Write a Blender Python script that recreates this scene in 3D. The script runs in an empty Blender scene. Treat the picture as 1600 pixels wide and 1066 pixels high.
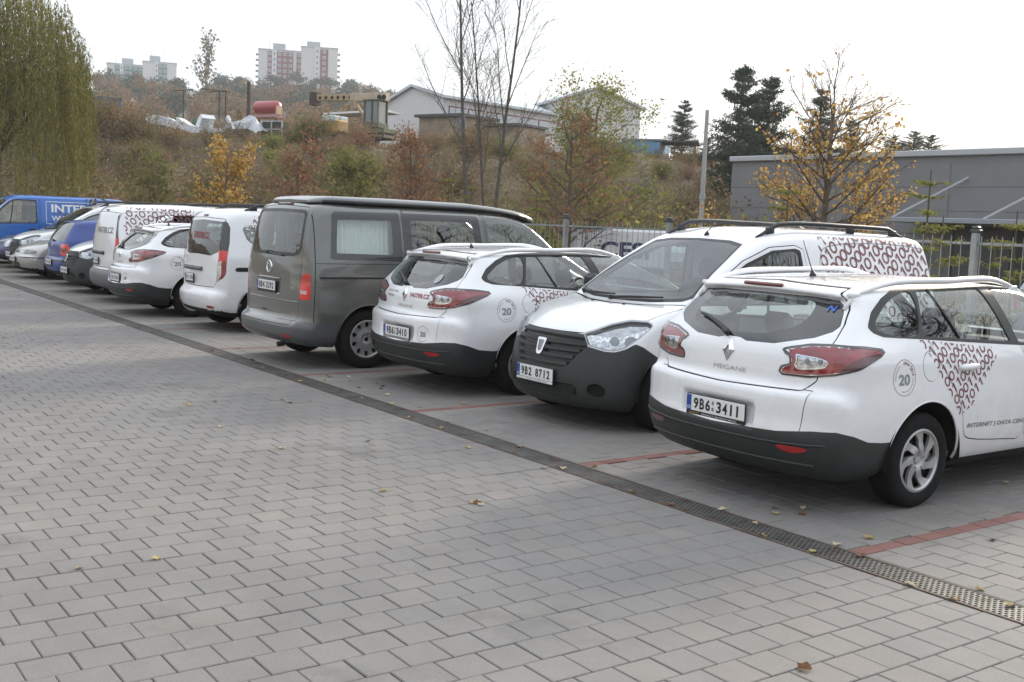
import bpy, math, random
import numpy as np
from mathutils import Vector, Matrix
S = bpy.context.scene
RAD = math.radians; PI = math.pi
# ------------------------------------------------------------------ camera
FPX, YAW, PIT, ROL, CAMH = 1717.58, 0.946340, 0.107769, 0.040879, 1.7667
def cam_axes():
    F = np.array([-math.sin(YAW)*math.cos(PIT), math.cos(YAW)*math.cos(PIT), -math.sin(PIT)])
    R = np.array([math.cos(YAW), math.sin(YAW), 0.0]); U = np.cross(R, F)
    c, s = math.cos(ROL), math.sin(ROL)
    return F, c*R+s*U, -s*R+c*U
CF, CR, CU = cam_axes()
cd = bpy.data.cameras.new('camera'); cam = bpy.data.objects.new('camera', cd)
S.collection.objects.link(cam); S.camera = cam
cd.sensor_width = 36.0; cd.lens = 36.0*FPX/1600.0; cd.clip_start = 0.05; cd.clip_end = 6000
m = Matrix(((CR[0], CU[0], -CF[0], 0), (CR[1], CU[1], -CF[1], 0), (CR[2], CU[2], -CF[2], CAMH), (0, 0, 0, 1)))
cam.matrix_world = m
def ray(px, py, dist):
    """real-world point seen at a pixel of the photograph, at a horizontal distance in metres"""
    D = CF + CR*(px-800)/FPX + CU*(533-py)/FPX
    t = dist/math.hypot(D[0], D[1])
    return np.array([D[0]*t, D[1]*t, CAMH+D[2]*t])
# ------------------------------------------------------------------ sky, sun, exposure
SUN_AZ, SUN_EL = RAD(-14.0), RAD(24.0)      # azimuth from +Y towards +X
W = bpy.data.worlds.new('World'); S.world = W; W.use_nodes = True
nt = W.node_tree; nt.nodes.clear()
def wn(t, **k):
    n = nt.nodes.new(t)
    for a, b in k.items(): setattr(n, a, b)
    return n
out = wn('ShaderNodeOutputWorld'); bg = wn('ShaderNodeBackground')
sky = wn('ShaderNodeTexSky', sky_type='NISHITA', sun_disc=False, sun_elevation=SUN_EL, sun_rotation=SUN_AZ,
         air_density=1.0, dust_density=4.0, ozone_density=1.0, altitude=250)
tc = wn('ShaderNodeTexCoord'); mp = wn('ShaderNodeMapping'); mp.inputs['Scale'].default_value = (1.0, 1.0, 3.2)
nz = wn('ShaderNodeTexNoise'); nz.inputs['Scale'].default_value = 2.1; nz.inputs['Detail'].default_value = 6; nz.inputs['Roughness'].default_value = .55
rp = wn('ShaderNodeValToRGB'); rp.color_ramp.elements[0].position = .30; rp.color_ramp.elements[0].color = (.50, .50, .50, 1)
rp.color_ramp.elements[1].position = .62; rp.color_ramp.elements[1].color = (1, 1, 1, 1)
mx = wn('ShaderNodeMix', data_type='RGBA')
# thin high cloud deck over the clear sky (radiance in the sky texture's own units)
sx = wn('ShaderNodeSeparateXYZ'); nt.links.new(tc.outputs['Generated'], sx.inputs[0]); mr_ = wn('ShaderNodeMapRange'); nt.links.new(sx.outputs['Z'], mr_.inputs['Value'])
mr_.inputs['To Min'].default_value = .72; mr_.inputs['To Max'].default_value = 1.32            # overcast sky: brighter overhead than at the horizon
cm_ = wn('ShaderNodeMix', data_type='RGBA', blend_type='MULTIPLY'); cm_.inputs[0].default_value = 1; cm_.inputs[6].default_value = (6.8, 7.2, 7.7, 1)
nt.links.new(mr_.outputs[0], cm_.inputs[7]); nt.links.new(cm_.outputs[2], mx.inputs[7])
nt.links.new(tc.outputs['Generated'], mp.inputs['Vector']); nt.links.new(mp.outputs['Vector'], nz.inputs['Vector'])
nt.links.new(nz.outputs['Fac'], rp.inputs['Fac']); nt.links.new(rp.outputs['Color'], mx.inputs[0])
nt.links.new(sky.outputs['Color'], mx.inputs[6]); nt.links.new(mx.outputs[2], bg.inputs['Color'])
bg.inputs['Strength'].default_value = 0.15
nt.links.new(bg.outputs['Background'], out.inputs['Surface'])
sl = bpy.data.lights.new('sun', 'SUN'); sl.energy = 3.0; sl.angle = RAD(13.0); sl.color = (1.0, .90, .76)
so = bpy.data.objects.new('sun', sl); S.collection.objects.link(so)
sdir = Vector((math.sin(SUN_AZ)*math.cos(SUN_EL), math.cos(SUN_AZ)*math.cos(SUN_EL), math.sin(SUN_EL)))
so.rotation_euler = sdir.to_track_quat('Z', 'Y').to_euler(); so.location = (0, 0, 60)
S.view_settings.view_transform = 'Standard'; S.view_settings.look = 'None'
S.view_settings.exposure = 0.46; S.view_settings.gamma = 1.0; S.view_settings.use_curve_mapping = False
S.cycles.max_bounces = 8; S.cycles.transparent_max_bounces = 16; S.cycles.volume_bounces = 0
S.cycles.caustics_reflective = False; S.cycles.caustics_refractive = False
# ------------------------------------------------------------------ helpers
rng = np.random.default_rng(7); random.seed(7)
def link(o, parent=None):
    S.collection.objects.link(o)
    if parent is not None: o.parent = parent
    return o
def tag(o, label=None, cat=None, group=None, kind=None):
    if label: o['label'] = label
    if cat: o['category'] = cat
    if group: o['group'] = group
    if kind: o['kind'] = kind
    return o
def empty(name, loc=(0, 0, 0), rz=0.0, label=None, cat=None, group=None):
    o = bpy.data.objects.new(name, None); o.location = loc; o.rotation_euler = (0, 0, rz)
    o.empty_display_size = .2
    link(o); return tag(o, label, cat, group)
def mesh(name, V, Fs, mat=None, smooth=False, N=None):
    """V (n,3); Fs an (m,k) array or a list of such arrays"""
    V = np.asarray(V, dtype=np.float32).reshape(-1, 3)
    if not isinstance(Fs, list): Fs = [Fs]
    Fs = [np.asarray(f, dtype=np.int32) for f in Fs if len(f)]
    me = bpy.data.meshes.new(name)
    nl = sum(f.size for f in Fs); nf = sum(len(f) for f in Fs)
    me.vertices.add(len(V)); me.vertices.foreach_set('co', V.ravel())
    if nf:
        me.loops.add(nl); me.polygons.add(nf)
        me.loops.foreach_set('vertex_index', np.concatenate([f.ravel() for f in Fs]))
        st = np.cumsum([0]+[s for f in Fs for s in [f.shape[1]]*len(f)])[:-1]
        me.polygons.foreach_set('loop_start', st.astype(np.int32))
        me.polygons.foreach_set('use_smooth', np.full(nf, bool(smooth)))
    me.update(calc_edges=True)
    if N is not None and nf: me.normals_split_custom_set_from_vertices(np.asarray(N, dtype=np.float32).tolist())
    if mat: me.materials.append(mat)
    return me
def obj(name, me, parent=None, loc=None, rot=None, scale=None):
    o = bpy.data.objects.new(name, me); link(o, parent)
    if loc is not None: o.location = loc
    if rot is not None: o.rotation_euler = rot
    if scale is not None: o.scale = scale
    return o
def copy_tree(o, parent=None):
    c = o.copy(); link(c)
    c.parent = parent
    for ch in list(o.children): copy_tree(ch, c)
    return c
class MB:
    """collects simple shapes into one mesh"""
    def __init__(s): s.V = []; s.F = {}; s.n = 0
    def add(s, V, F):
        V = np.asarray(V, float).reshape(-1, 3); F = np.asarray(F, int)
        s.F.setdefault(F.shape[1], []).append(F+s.n); s.V.append(V); s.n += len(V); return s
    def box(s, c, d, rz=0.0, M=None, bev=0.0):
        dx, dy, dz = [q/2 for q in d]
        if bev > 0:
            b = min(bev, dx*.9, dy*.9, dz*.9); V = []; 
            for sz in (-1, 1):
                for sy in (-1, 1):
                    for sx in (-1, 1):
                        V += [(sx*dx, sy*(dy-b), sz*(dz-b)), (sx*(dx-b), sy*dy, sz*(dz-b)), (sx*(dx-b), sy*(dy-b), sz*dz)]
            V = np.array(V); i = lambda sx, sy, sz, k: ((sz*2+sy)*2+sx)*3+k
            Q = []; T = []
            for a in (0, 1):
                q = [i(a, 0, 0, 0), i(a, 1, 0, 0), i(a, 1, 1, 0), i(a, 0, 1, 0)]; Q.append(q if a else q[::-1])
                q = [i(0, a, 0, 1), i(0, a, 1, 1), i(1, a, 1, 1), i(1, a, 0, 1)]; Q.append(q if a else q[::-1])
                q = [i(0, 0, a, 2), i(1, 0, a, 2), i(1, 1, a, 2), i(0, 1, a, 2)]; Q.append(q if a else q[::-1])
                for c2 in (0, 1):
                    q = [i(a, c2, 0, 0), i(a, c2, 0, 1), i(a, c2, 1, 1), i(a, c2, 1, 0)]; Q.append(q if a == c2 else q[::-1])
                    q = [i(a, 0, c2, 0), i(a, 0, c2, 2), i(a, 1, c2, 2), i(a, 1, c2, 0)]; Q.append(q if a != c2 else q[::-1])
                    q = [i(0, a, c2, 1), i(0, a, c2, 2), i(1, a, c2, 2), i(1, a, c2, 1)]; Q.append(q if a == c2 else q[::-1])
            for sx in (0, 1):
                for sy in (0, 1):
                    for sz in (0, 1):
                        t = [i(sx, sy, sz, k) for k in (0, 1, 2)]; T.append(t if (sx+sy+sz) % 2 else t[::-1])
        else:
            V = np.array([(x*dx, y*dy, z*dz) for z in (-1, 1) for y in (-1, 1) for x in (-1, 1)])
            Q = [(0, 2, 3, 1), (4, 5, 7, 6), (0, 1, 5, 4), (2, 6, 7, 3), (0, 4, 6, 2), (1, 3, 7, 5)]; T = []
        if M is not None: V = V@np.asarray(M).T
        if rz: c_, s_ = math.cos(rz), math.sin(rz); V = V@np.array([[c_, s_, 0], [-s_, c_, 0], [0, 0, 1]])
        V = V+np.asarray(c); n0 = s.n
        s.F.setdefault(4, []).append(np.array(Q)+n0)
        if T: s.F.setdefault(3, []).append(np.array(T)+n0)
        s.V.append(V); s.n += len(V); return s
    def tube(s, pts, r, n=6, cap=True):
        pts = np.asarray(pts, float); k = len(pts); r = np.broadcast_to(np.asarray(r, float), (k,))
        t = np.gradient(pts, axis=0); t /= np.linalg.norm(t, axis=1)[:, None]+1e-12
        a = np.array([0, 0, 1.0]) if abs(t[0][2]) < .9 else np.array([1.0, 0, 0])
        u = np.cross(t, a); u /= np.linalg.norm(u, axis=1)[:, None]+1e-12; v = np.cross(t, u)
        th = np.arange(n)*2*math.pi/n
        V = pts[:, None, :]+r[:, None, None]*(np.cos(th)[None, :, None]*u[:, None, :]+np.sin(th)[None, :, None]*v[:, None, :])
        i = np.arange(k-1)[:, None]*n; j = np.arange(n)[None, :]; j2 = (j+1) % n
        Q = np.stack([i+j, i+j2, i+n+j2, i+n+j], -1).reshape(-1, 4)
        s.add(V.reshape(-1, 3), Q)
        if cap and n >= 3:
            b = s.n-k*n
            s.F.setdefault(n, []).append(np.array([[b+q for q in range(n)][::-1], [b+(k-1)*n+q for q in range(n)]]))
        return s
    def bar(s, a, b, w, h=None):
        """square bar from a to b"""
        a = np.asarray(a, float); b = np.asarray(b, float); h = h or w
        t = b-a; L = np.linalg.norm(t); t /= L
        up = np.array([0, 0, 1.0]) if abs(t[2]) < .95 else np.array([0, 1.0, 0])
        u = np.cross(up, t); u /= np.linalg.norm(u); v = np.cross(t, u)
        return s.box((a+b)/2, (w, L, h), M=np.stack([u, t, v], 1))
    def lathe(s, prof, n=32, axis='x', close=False):
        """profile of (radius, height along axis)"""
        p = np.asarray(prof, float); k = len(p); th = np.arange(n)*2*math.pi/n
        r = p[:, 0][:, None]; h = np.broadcast_to(p[:, 1][:, None], (k, n))
        a, b = r*np.cos(th), r*np.sin(th)
        V = np.stack([h, a, b], -1) if axis == 'x' else np.stack([a, b, h], -1)
        i = np.arange(k-1)[:, None]*n; j = np.arange(n)[None, :]; j2 = (j+1) % n
        Q = np.stack([i+j, i+j2, i+n+j2, i+n+j], -1).reshape(-1, 4)
        return s.add(V.reshape(-1, 3), Q)
    def prism(s, poly, z0, z1):
        p = np.asarray(poly, float); n = len(p)
        V = np.concatenate([np.c_[p, np.full(n, z0)], np.c_[p, np.full(n, z1)]])
        j = np.arange(n); j2 = (j+1) % n
        s.add(V, np.stack([j, j2, j2+n, j+n], 1)); b = s.n-2*n
        s.F.setdefault(n, []).append(np.array([b+j[::-1], b+n+j])); return s
    def arrays(s): return np.concatenate(s.V), [np.concatenate(f) for f in s.F.values()]
    def me(s, name, mat, smooth=False):
        V, F = s.arrays(); return mesh(name, V, F, mat, smooth)
    def build(s, name, mat, parent=None, smooth=False, **k): return obj(name, s.me(name, mat, smooth), parent, **k)
# ------------------------------------------------------------------ materials
MATS = {}
def mat(name, col=(.5, .5, .5), rough=.5, metal=0.0, coat=0.0, var=None, bump=None, spec=.5, alpha=1.0, isl=None, tr=0.0, space='Object', rust=None, dirt=0.0):
    """principled material; var=(scale, amount) mottles the colour, isl=[colours] one per loose piece, bump=(scale, strength)"""
    if name in MATS: return MATS[name]
    M_ = bpy.data.materials.new(name); M_.use_nodes = True; t = M_.node_tree; b = t.nodes['Principled BSDF']
    b.inputs['Base Color'].default_value = (*col, 1); b.inputs['Roughness'].default_value = rough
    b.inputs['Metallic'].default_value = metal; b.inputs['Coat Weight'].default_value = coat
    b.inputs['Coat Roughness'].default_value = .04; b.inputs['Specular IOR Level'].default_value = spec
    N = t.nodes.new; Lk = t.links.new
    src = None
    if isl:
        g = N('ShaderNodeNewGeometry'); oi = N('ShaderNodeObjectInfo'); ad = N('ShaderNodeMath'); ad.operation = 'ADD'
        fr = N('ShaderNodeMath'); fr.operation = 'FRACT'; r = N('ShaderNodeValToRGB')
        Lk(g.outputs['Random Per Island'], ad.inputs[0]); Lk(oi.outputs['Random'], ad.inputs[1]); Lk(ad.outputs[0], fr.inputs[0])
        Lk(fr.outputs[0], r.inputs['Fac']); e = r.color_ramp.elements
        while len(e) < len(isl): e.new(.5)
        for i, c in enumerate(isl): e[i].position = i/max(1, len(isl)-1); e[i].color = (*c, 1)
        src = r.outputs['Color']
    if var or bump or rust: co = N('ShaderNodeTexCoord').outputs[space] if space != 'World' else N('ShaderNodeNewGeometry').outputs['Position']
    if var:
        n = N('ShaderNodeTexNoise'); n.inputs['Scale'].default_value = var[0]; n.inputs['Detail'].default_value = 5; n.inputs['Roughness'].default_value = .6
        Lk(co, n.inputs['Vector']); mr = N('ShaderNodeMapRange'); mr.inputs['From Min'].default_value = .3; mr.inputs['From Max'].default_value = .7
        mr.inputs['To Min'].default_value = 1-var[1]; mr.inputs['To Max'].default_value = 1+var[1]; Lk(n.outputs['Fac'], mr.inputs['Value'])
        mm = N('ShaderNodeMix'); mm.data_type = 'RGBA'; mm.blend_type = 'MULTIPLY'; mm.inputs[0].default_value = 1
        if src is None: mm.inputs[6].default_value = (*col, 1)
        else: Lk(src, mm.inputs[6])
        Lk(mr.outputs[0], mm.inputs[7]); src = mm.outputs[2]
    if rust:
        n = N('ShaderNodeTexNoise'); n.inputs['Scale'].default_value = rust[0]; n.inputs['Detail'].default_value = 6; Lk(co, n.inputs['Vector'])
        mr = N('ShaderNodeMapRange'); mr.inputs['From Min'].default_value = rust[1]; mr.inputs['From Max'].default_value = rust[1]+.12; Lk(n.outputs['Fac'], mr.inputs['Value'])
        mm = N('ShaderNodeMix'); mm.data_type = 'RGBA'; Lk(mr.outputs[0], mm.inputs[0]); mm.inputs[7].default_value = (*rust[2], 1)
        if src is None: mm.inputs[6].default_value = (*col, 1)
        else: Lk(src, mm.inputs[6])
        src = mm.outputs[2]
    if dirt:                                                          # road dust thrown up on the lower panels, in ragged patches
        dc = N('ShaderNodeTexCoord').outputs['Object']; n = N('ShaderNodeTexNoise'); n.inputs['Scale'].default_value = 5; n.inputs['Detail'].default_value = 9; n.inputs['Roughness'].default_value = .7; Lk(dc, n.inputs['Vector'])
        sp = N('ShaderNodeSeparateXYZ'); Lk(dc, sp.inputs[0]); m1 = N('ShaderNodeMapRange'); m1.inputs['From Min'].default_value = .95; m1.inputs['From Max'].default_value = .25; m1.inputs['To Min'].default_value = -.28; m1.inputs['To Max'].default_value = .30; Lk(sp.outputs['Z'], m1.inputs['Value'])
        ad2 = N('ShaderNodeMath'); ad2.operation = 'ADD'; Lk(m1.outputs[0], ad2.inputs[0]); Lk(n.outputs['Fac'], ad2.inputs[1]); m2 = N('ShaderNodeMapRange'); m2.inputs['From Min'].default_value = .38; m2.inputs['From Max'].default_value = .85; m2.inputs['To Max'].default_value = dirt; Lk(ad2.outputs[0], m2.inputs['Value'])
        mm = N('ShaderNodeMix'); mm.data_type = 'RGBA'; Lk(m2.outputs[0], mm.inputs[0]); mm.inputs[7].default_value = (.22, .19, .16, 1)
        if src is None: mm.inputs[6].default_value = (*col, 1)
        else: Lk(src, mm.inputs[6])
        src = mm.outputs[2]; m3 = N('ShaderNodeMapRange'); m3.inputs['To Max'].default_value = dirt; m3.inputs['To Min'].default_value = rough; m3.inputs['To Max'].default_value = .7; Lk(m2.outputs[0], m3.inputs['Value']); Lk(m3.outputs[0], b.inputs['Roughness'])
    if src is not None: Lk(src, b.inputs['Base Color'])
    if bump:
        n = N('ShaderNodeTexNoise'); n.inputs['Scale'].default_value = bump[0]; n.inputs['Detail'].default_value = 4
        Lk(co, n.inputs['Vector']); bp = N('ShaderNodeBump'); bp.inputs['Strength'].default_value = bump[1]; bp.inputs['Distance'].default_value = .01
        Lk(n.outputs['Fac'], bp.inputs['Height']); Lk(bp.outputs[0], b.inputs['Normal'])
    if tr:
        tn = N('ShaderNodeBsdfTranslucent'); ms = N('ShaderNodeMixShader'); ms.inputs[0].default_value = tr
        if src is not None: Lk(src, tn.inputs['Color'])
        else: tn.inputs['Color'].default_value = (*col, 1)
        Lk(b.outputs[0], ms.inputs[1]); Lk(tn.outputs[0], ms.inputs[2]); Lk(ms.outputs[0], t.nodes['Material Output'].inputs['Surface'])
    MATS[name] = M_; return M_
def glass_mat(name, tint, gloss=(1, 1, 1), rough=.0, ior=1.5):
    if name in MATS: return MATS[name]
    M_ = bpy.data.materials.new(name); M_.use_nodes = True; t = M_.node_tree; t.nodes.clear(); N = t.nodes.new; Lk = t.links.new
    o = N('ShaderNodeOutputMaterial'); a = N('ShaderNodeBsdfTransparent'); a.inputs[0].default_value = (*tint, 1)
    g = N('ShaderNodeBsdfGlossy'); g.inputs['Color'].default_value = (*gloss, 1); g.inputs['Roughness'].default_value = rough
    lw = N('ShaderNodeLayerWeight'); pw = N('ShaderNodeMath'); pw.operation = 'POWER'; pw.inputs[1].default_value = 5; f = N('ShaderNodeMapRange'); x = N('ShaderNodeMixShader')
    Lk(lw.outputs['Facing'], pw.inputs[0]); Lk(pw.outputs[0], f.inputs['Value']); f.inputs['To Min'].default_value = ((ior-1)/(ior+1))**2; f.inputs['To Max'].default_value = 1.0
    Lk(f.outputs[0], x.inputs[0]); Lk(a.outputs[0], x.inputs[1]); Lk(g.outputs[0], x.inputs[2]); Lk(x.outputs[0], o.inputs['Surface'])
    MATS[name] = M_; return M_
# ------------------------------------------------------------------ flat lettering
_txt = {}
def text2d(s, bold=.0):
    """lettering as a flat triangle mesh: bounding box 0..1 in height, returned with its aspect"""
    k = (s, bold)
    if k not in _txt:
        cu = bpy.data.curves.new('lettering', 'FONT'); cu.body = s; cu.size = 1; cu.offset = bold; cu.resolution_u = 4
        o = bpy.data.objects.new('lettering', cu); S.collection.objects.link(o)
        dg = bpy.context.evaluated_depsgraph_get(); me = bpy.data.meshes.new_from_object(o.evaluated_get(dg))
        n = len(me.vertices); V = np.zeros(n*3, np.float32); me.vertices.foreach_get('co', V); V = V.reshape(-1, 3)[:, :2].astype(float)
        me.calc_loop_triangles(); T = np.zeros(len(me.loop_triangles)*3, np.int32); me.loop_triangles.foreach_get('vertices', T); T = T.reshape(-1, 3)
        S.collection.objects.unlink(o); bpy.data.objects.remove(o); bpy.data.curves.remove(cu); bpy.data.meshes.remove(me)
        V -= V.min(0); h = V[:, 1].max(); V /= h
        _txt[k] = (V, T, V[:, 0].max())
    return _txt[k]
def lettering(s, height, width=None, bold=0.0):
    V, T, asp = text2d(s, bold); V = V.copy(); w = width if width else asp*height
    V[:, 0] = (V[:, 0]/asp-.5)*w; V[:, 1] = (V[:, 1]-.5)*height
    return V, T
def ring2d(r0, r1, n=40, a0=0, a1=2*math.pi, sx=1.0, sy=1.0):
    th = np.linspace(a0, a1, n+1); V = np.concatenate([np.c_[np.cos(th)*r0*sx, np.sin(th)*r0*sy], np.c_[np.cos(th)*r1*sx, np.sin(th)*r1*sy]])
    i = np.arange(n); T = np.concatenate([np.stack([i, i+n+1, i+1], 1), np.stack([i+1, i+n+1, i+n+2], 1)])
    return V, T
def join2d(items):
    V = []; T = []; n = 0
    for v, t in items: V.append(v); T.append(t+n); n += len(v)
    return np.concatenate(V), np.concatenate(T)
def arc_text(s, r, h, a_mid, bold=0.0, sp=1.25):
    its = []; ws = []
    for ch in s: 
        asp = text2d(ch, bold)[2] if ch.strip() else .5
        ws.append((min(asp*h, h*1.0) if ch not in '1-' else h*.5)*sp)
    tot = sum(ws); a = a_mid+tot/2/r
    for ch, w in zip(s, ws):
        a -= w/2/r
        if ch.strip():
            v, t = lettering(ch, h if ch != '-' else h*.16, None, bold); ph = a-math.pi/2; c_, s_ = math.cos(ph), math.sin(ph)
            v = v@np.array([[c_, s_], [-s_, c_]])+np.array([math.cos(a)*r, math.sin(a)*r]); its.append((v, t))
        a -= w/2/r
    return join2d(its)
# ================================================================== car bodies
def catmull(P, n=6, closed=True):
    P = np.asarray(P, float); k = len(P); out = []
    for i in range(k if closed else k-1):
        if closed: p0, p1, p2, p3 = P[i-1], P[i], P[(i+1) % k], P[(i+2) % k]
        else: p0, p1, p2, p3 = P[max(i-1, 0)], P[i], P[i+1], P[min(i+2, k-1)]
        t = (np.arange(n)/n)[:, None]
        a = np.sqrt(np.linalg.norm(p1-p0))+1e-6; b = np.sqrt(np.linalg.norm(p2-p1))+1e-6; c = np.sqrt(np.linalg.norm(p3-p2))+1e-6
        m1 = (p1-p0)/a-(p2-p0)/(a+b)+(p2-p1)/b if a > 1e-5 else (p2-p1)/b
        m2 = (p2-p1)/b-(p3-p1)/(b+c)+(p3-p2)/c if c > 1e-5 else (p2-p1)/b
        m1, m2 = m1*b, m2*b
        out.append((2*t**3-3*t**2+1)*p1+(t**3-2*t**2+t)*m1+(-2*t**3+3*t**2)*p2+(t**3-t**2)*m2)
    if not closed: out.append(P[-1:])
    return np.concatenate(out)
def polysdf(P, Q):
    """signed distance (negative inside) of points Q to polygon P"""
    P = np.asarray(P, float); d2 = np.full(len(Q), 1e9); ins = np.zeros(len(Q), bool); n = len(P)
    for i in range(n):
        a = P[i]; b = P[(i+1) % n]; e = b-a; w = Q-a
        t = np.clip((w@e)/(e@e+1e-12), 0, 1); d = w-t[:, None]*e; d2 = np.minimum(d2, (d*d).sum(1))
        c = (a[1] > Q[:, 1]) != (b[1] > Q[:, 1])
        if abs(e[1]) > 1e-12: ins ^= c & (Q[:, 0] < a[0]+(Q[:, 1]-a[1])*e[0]/e[1])
    d = np.sqrt(d2); return np.where(ins, -d, d)
def linedist(P, Q):
    P = np.asarray(P, float); d2 = np.full(len(Q), 1e9)
    for a, b in zip(P[:-1], P[1:]):
        e = b-a; w = Q-a; t = np.clip((w@e)/(e@e+1e-12), 0, 1); d = w-t[:, None]*e; d2 = np.minimum(d2, (d*d).sum(1))
    return np.sqrt(d2)
def smax(a, b, k):
    h = np.maximum(k-np.abs(a-b), 0)/k; return np.maximum(a, b)+h*h*k*.25
def sm01(t): t = np.clip(t, 0, 1); return t*t*(3-2*t)
def table(pts, lo, hi, n=400):
    pts = np.asarray(pts, float); x = np.linspace(lo, hi, n)
    c = catmull(pts, 12, closed=False); o = np.argsort(c[:, 0]); y = np.interp(x, c[o, 0], c[o, 1])
    k = np.hanning(13); k /= k.sum(); y = np.convolve(np.pad(y, 6, mode='edge'), k, 'valid'); return x, y
class Shape:
    def __init__(s, L, W, H, sil, sec, plan, planu=None, zu=(.95, 1.3), bowR=.14, bowF=.25, pR=2.6, pF=2.2, crown=.05, k=(.16, .10), sharp=6, bumps=(), recess=()):
        s.L, s.W, s.H = L, W, H; s.bowR, s.bowF, s.pR, s.pF, s.crown, s.k = bowR, bowF, pR, pF, crown, k; s.bumps = bumps; s.rec = recess
        P = catmull(sil, sharp); s.h = .0125; s.o = np.array([-.35, -.2]); ny = int((L+.7)/s.h); nz_ = int((H+.55)/s.h)
        yy, zz = np.meshgrid(s.o[0]+np.arange(ny)*s.h, s.o[1]+np.arange(nz_)*s.h, indexing='ij')
        G = polysdf(P, np.c_[yy.ravel(), zz.ravel()]).reshape(ny, nz_)
        kr = np.exp(-np.arange(-4, 5)**2/(2*1.3**2)); kr /= kr.sum()
        for ax in (0, 1):
            Gp = np.pad(G, [(4, 4) if q == ax else (0, 0) for q in (0, 1)], mode='edge')
            G = sum(kr[i]*(Gp[i:i+ny] if ax == 0 else Gp[:, i:i+nz_]) for i in range(9))
        s.G = G
        s.sec = table(sec, 0, H+.4); s.plan = table(plan, -.1, L+.1); s.planu = table(planu or plan, -.1, L+.1); s.zu = zu
    def sil(s, y, z):
        u = (y-s.o[0])/s.h; v = (z-s.o[1])/s.h; ny, nz_ = s.G.shape
        u = np.clip(u, 0, ny-1.001); v = np.clip(v, 0, nz_-1.001); i = u.astype(int); j = v.astype(int); a = u-i; b = v-j; G = s.G
        return G[i, j]*(1-a)*(1-b)+G[i+1, j]*a*(1-b)+G[i, j+1]*(1-a)*b+G[i+1, j+1]*a*b
    def width(s, y, z):
        u = sm01((z-s.zu[0])/(s.zu[1]-s.zu[0]))
        w = np.interp(z, *s.sec)*((1-u)*np.interp(y, *s.plan)+u*np.interp(y, *s.planu))
        for (y0, z0, ry, rz_, amp) in s.bumps: w = w+amp*np.exp(-((y-y0)/ry)**2-((z-z0)/rz_)**2)
        return w
    def f(s, P):
        x, y, z = P[..., 0], P[..., 1], P[..., 2]; ax = np.abs(x); t = np.clip(ax/s.W, 0, 1.15)
        yy = y-s.bowR*t**s.pR*sm01(1-y/1.5)+s.bowF*t**s.pF*sm01(1-(s.L-y)/1.6)
        for (xh, zc, zh, e, dp) in s.rec: yy = yy-dp*sm01((xh-ax)/e)*sm01((zh-np.abs(z-zc))/(e*.7))*(y < .5)
        zz = z+s.crown*t*t*sm01((z-.7*s.H)/(.25*s.H))
        k = np.interp(z, [.5, 1.2], s.k)
        return smax(s.sil(yy, zz), (ax-s.width(y, z))*.94, k)
    def grad(s, P, e=.012):
        g = np.empty_like(P)
        for i in range(3):
            d = np.zeros(3); d[i] = e; g[:, i] = s.f(P+d)-s.f(P-d)
        return g/(2*e)
    def surface(s, h):
        lo = np.array([-s.W-.06, -.12, .02]); n = np.ceil((np.array([s.W+.06, s.L+.12, s.H+.14])-lo)/h).astype(int)+1
        lo[0] = -(n[0]-1)*h/2
        ax = [lo[i]+np.arange(n[i])*h for i in range(3)]; g = np.stack(np.meshgrid(*ax, indexing='ij'), -1)
        D = s.f(g); ins = D < 0
        C = [ins[a:n[0]-1+a, b:n[1]-1+b, c:n[2]-1+c] for a in (0, 1) for b in (0, 1) for c in (0, 1)]
        cnt = sum(c.astype(int) for c in C); mixed = (cnt > 0) & (cnt < 8); idx = -np.ones(mixed.shape, int)
        cells = np.argwhere(mixed); idx[mixed] = np.arange(len(cells))
        acc = np.zeros((len(cells), 3)); num = np.zeros(len(cells)); cr = [(0, 0, 0), (0, 0, 1), (0, 1, 0), (0, 1, 1), (1, 0, 0), (1, 0, 1), (1, 1, 0), (1, 1, 1)]
        for i in range(8):
            for j in range(i+1, 8):
                a, b = np.array(cr[i]), np.array(cr[j])
                if abs(a-b).sum() != 1: continue
                da = D[tuple((cells+a).T)]; db = D[tuple((cells+b).T)]; q = (da < 0) != (db < 0); t = np.where(q, da/(da-db+1e-12), 0)
                acc += np.where(q[:, None], a+t[:, None]*(b-a), 0); num += q
        V = lo+(cells+acc/num[:, None])*h
        T = []
        for a in range(3):
            b, c = (a+1) % 3, (a+2) % 3
            sl0 = [slice(None)]*3; sl1 = [slice(None)]*3; sl0[a] = slice(0, -1); sl1[a] = slice(1, None)
            for q in (b, c): sl0[q] = slice(1, -1); sl1[q] = slice(1, -1)
            i0, i1 = ins[tuple(sl0)], ins[tuple(sl1)]
            for flip in (False, True):
                e = np.argwhere((i0 & ~i1) if not flip else (~i0 & i1))
                if not len(e): continue
                e[:, b] += 1; e[:, c] += 1
                def cell(db, dc):
                    q = e.copy(); q[:, b] += db; q[:, c] += dc; return idx[tuple(q.T)]
                q = [cell(-1, -1), cell(0, -1), cell(0, 0), cell(-1, 0)]
                if flip: q = q[::-1]
                T += [np.stack([q[0], q[1], q[2]], 1), np.stack([q[0], q[2], q[3]], 1)]
        T = np.concatenate(T)
        for _ in range(3):
            g_ = s.grad(V); st = (s.f(V)/(np.maximum((g_*g_).sum(1), .2)))[:, None]*g_
            l = np.linalg.norm(st, axis=1)[:, None]; V = V-st*np.minimum(1, .6*h/(l+1e-9))
        N = s.grad(V); N /= np.linalg.norm(N, axis=1)[:, None]+1e-9
        return V, N, T
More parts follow.
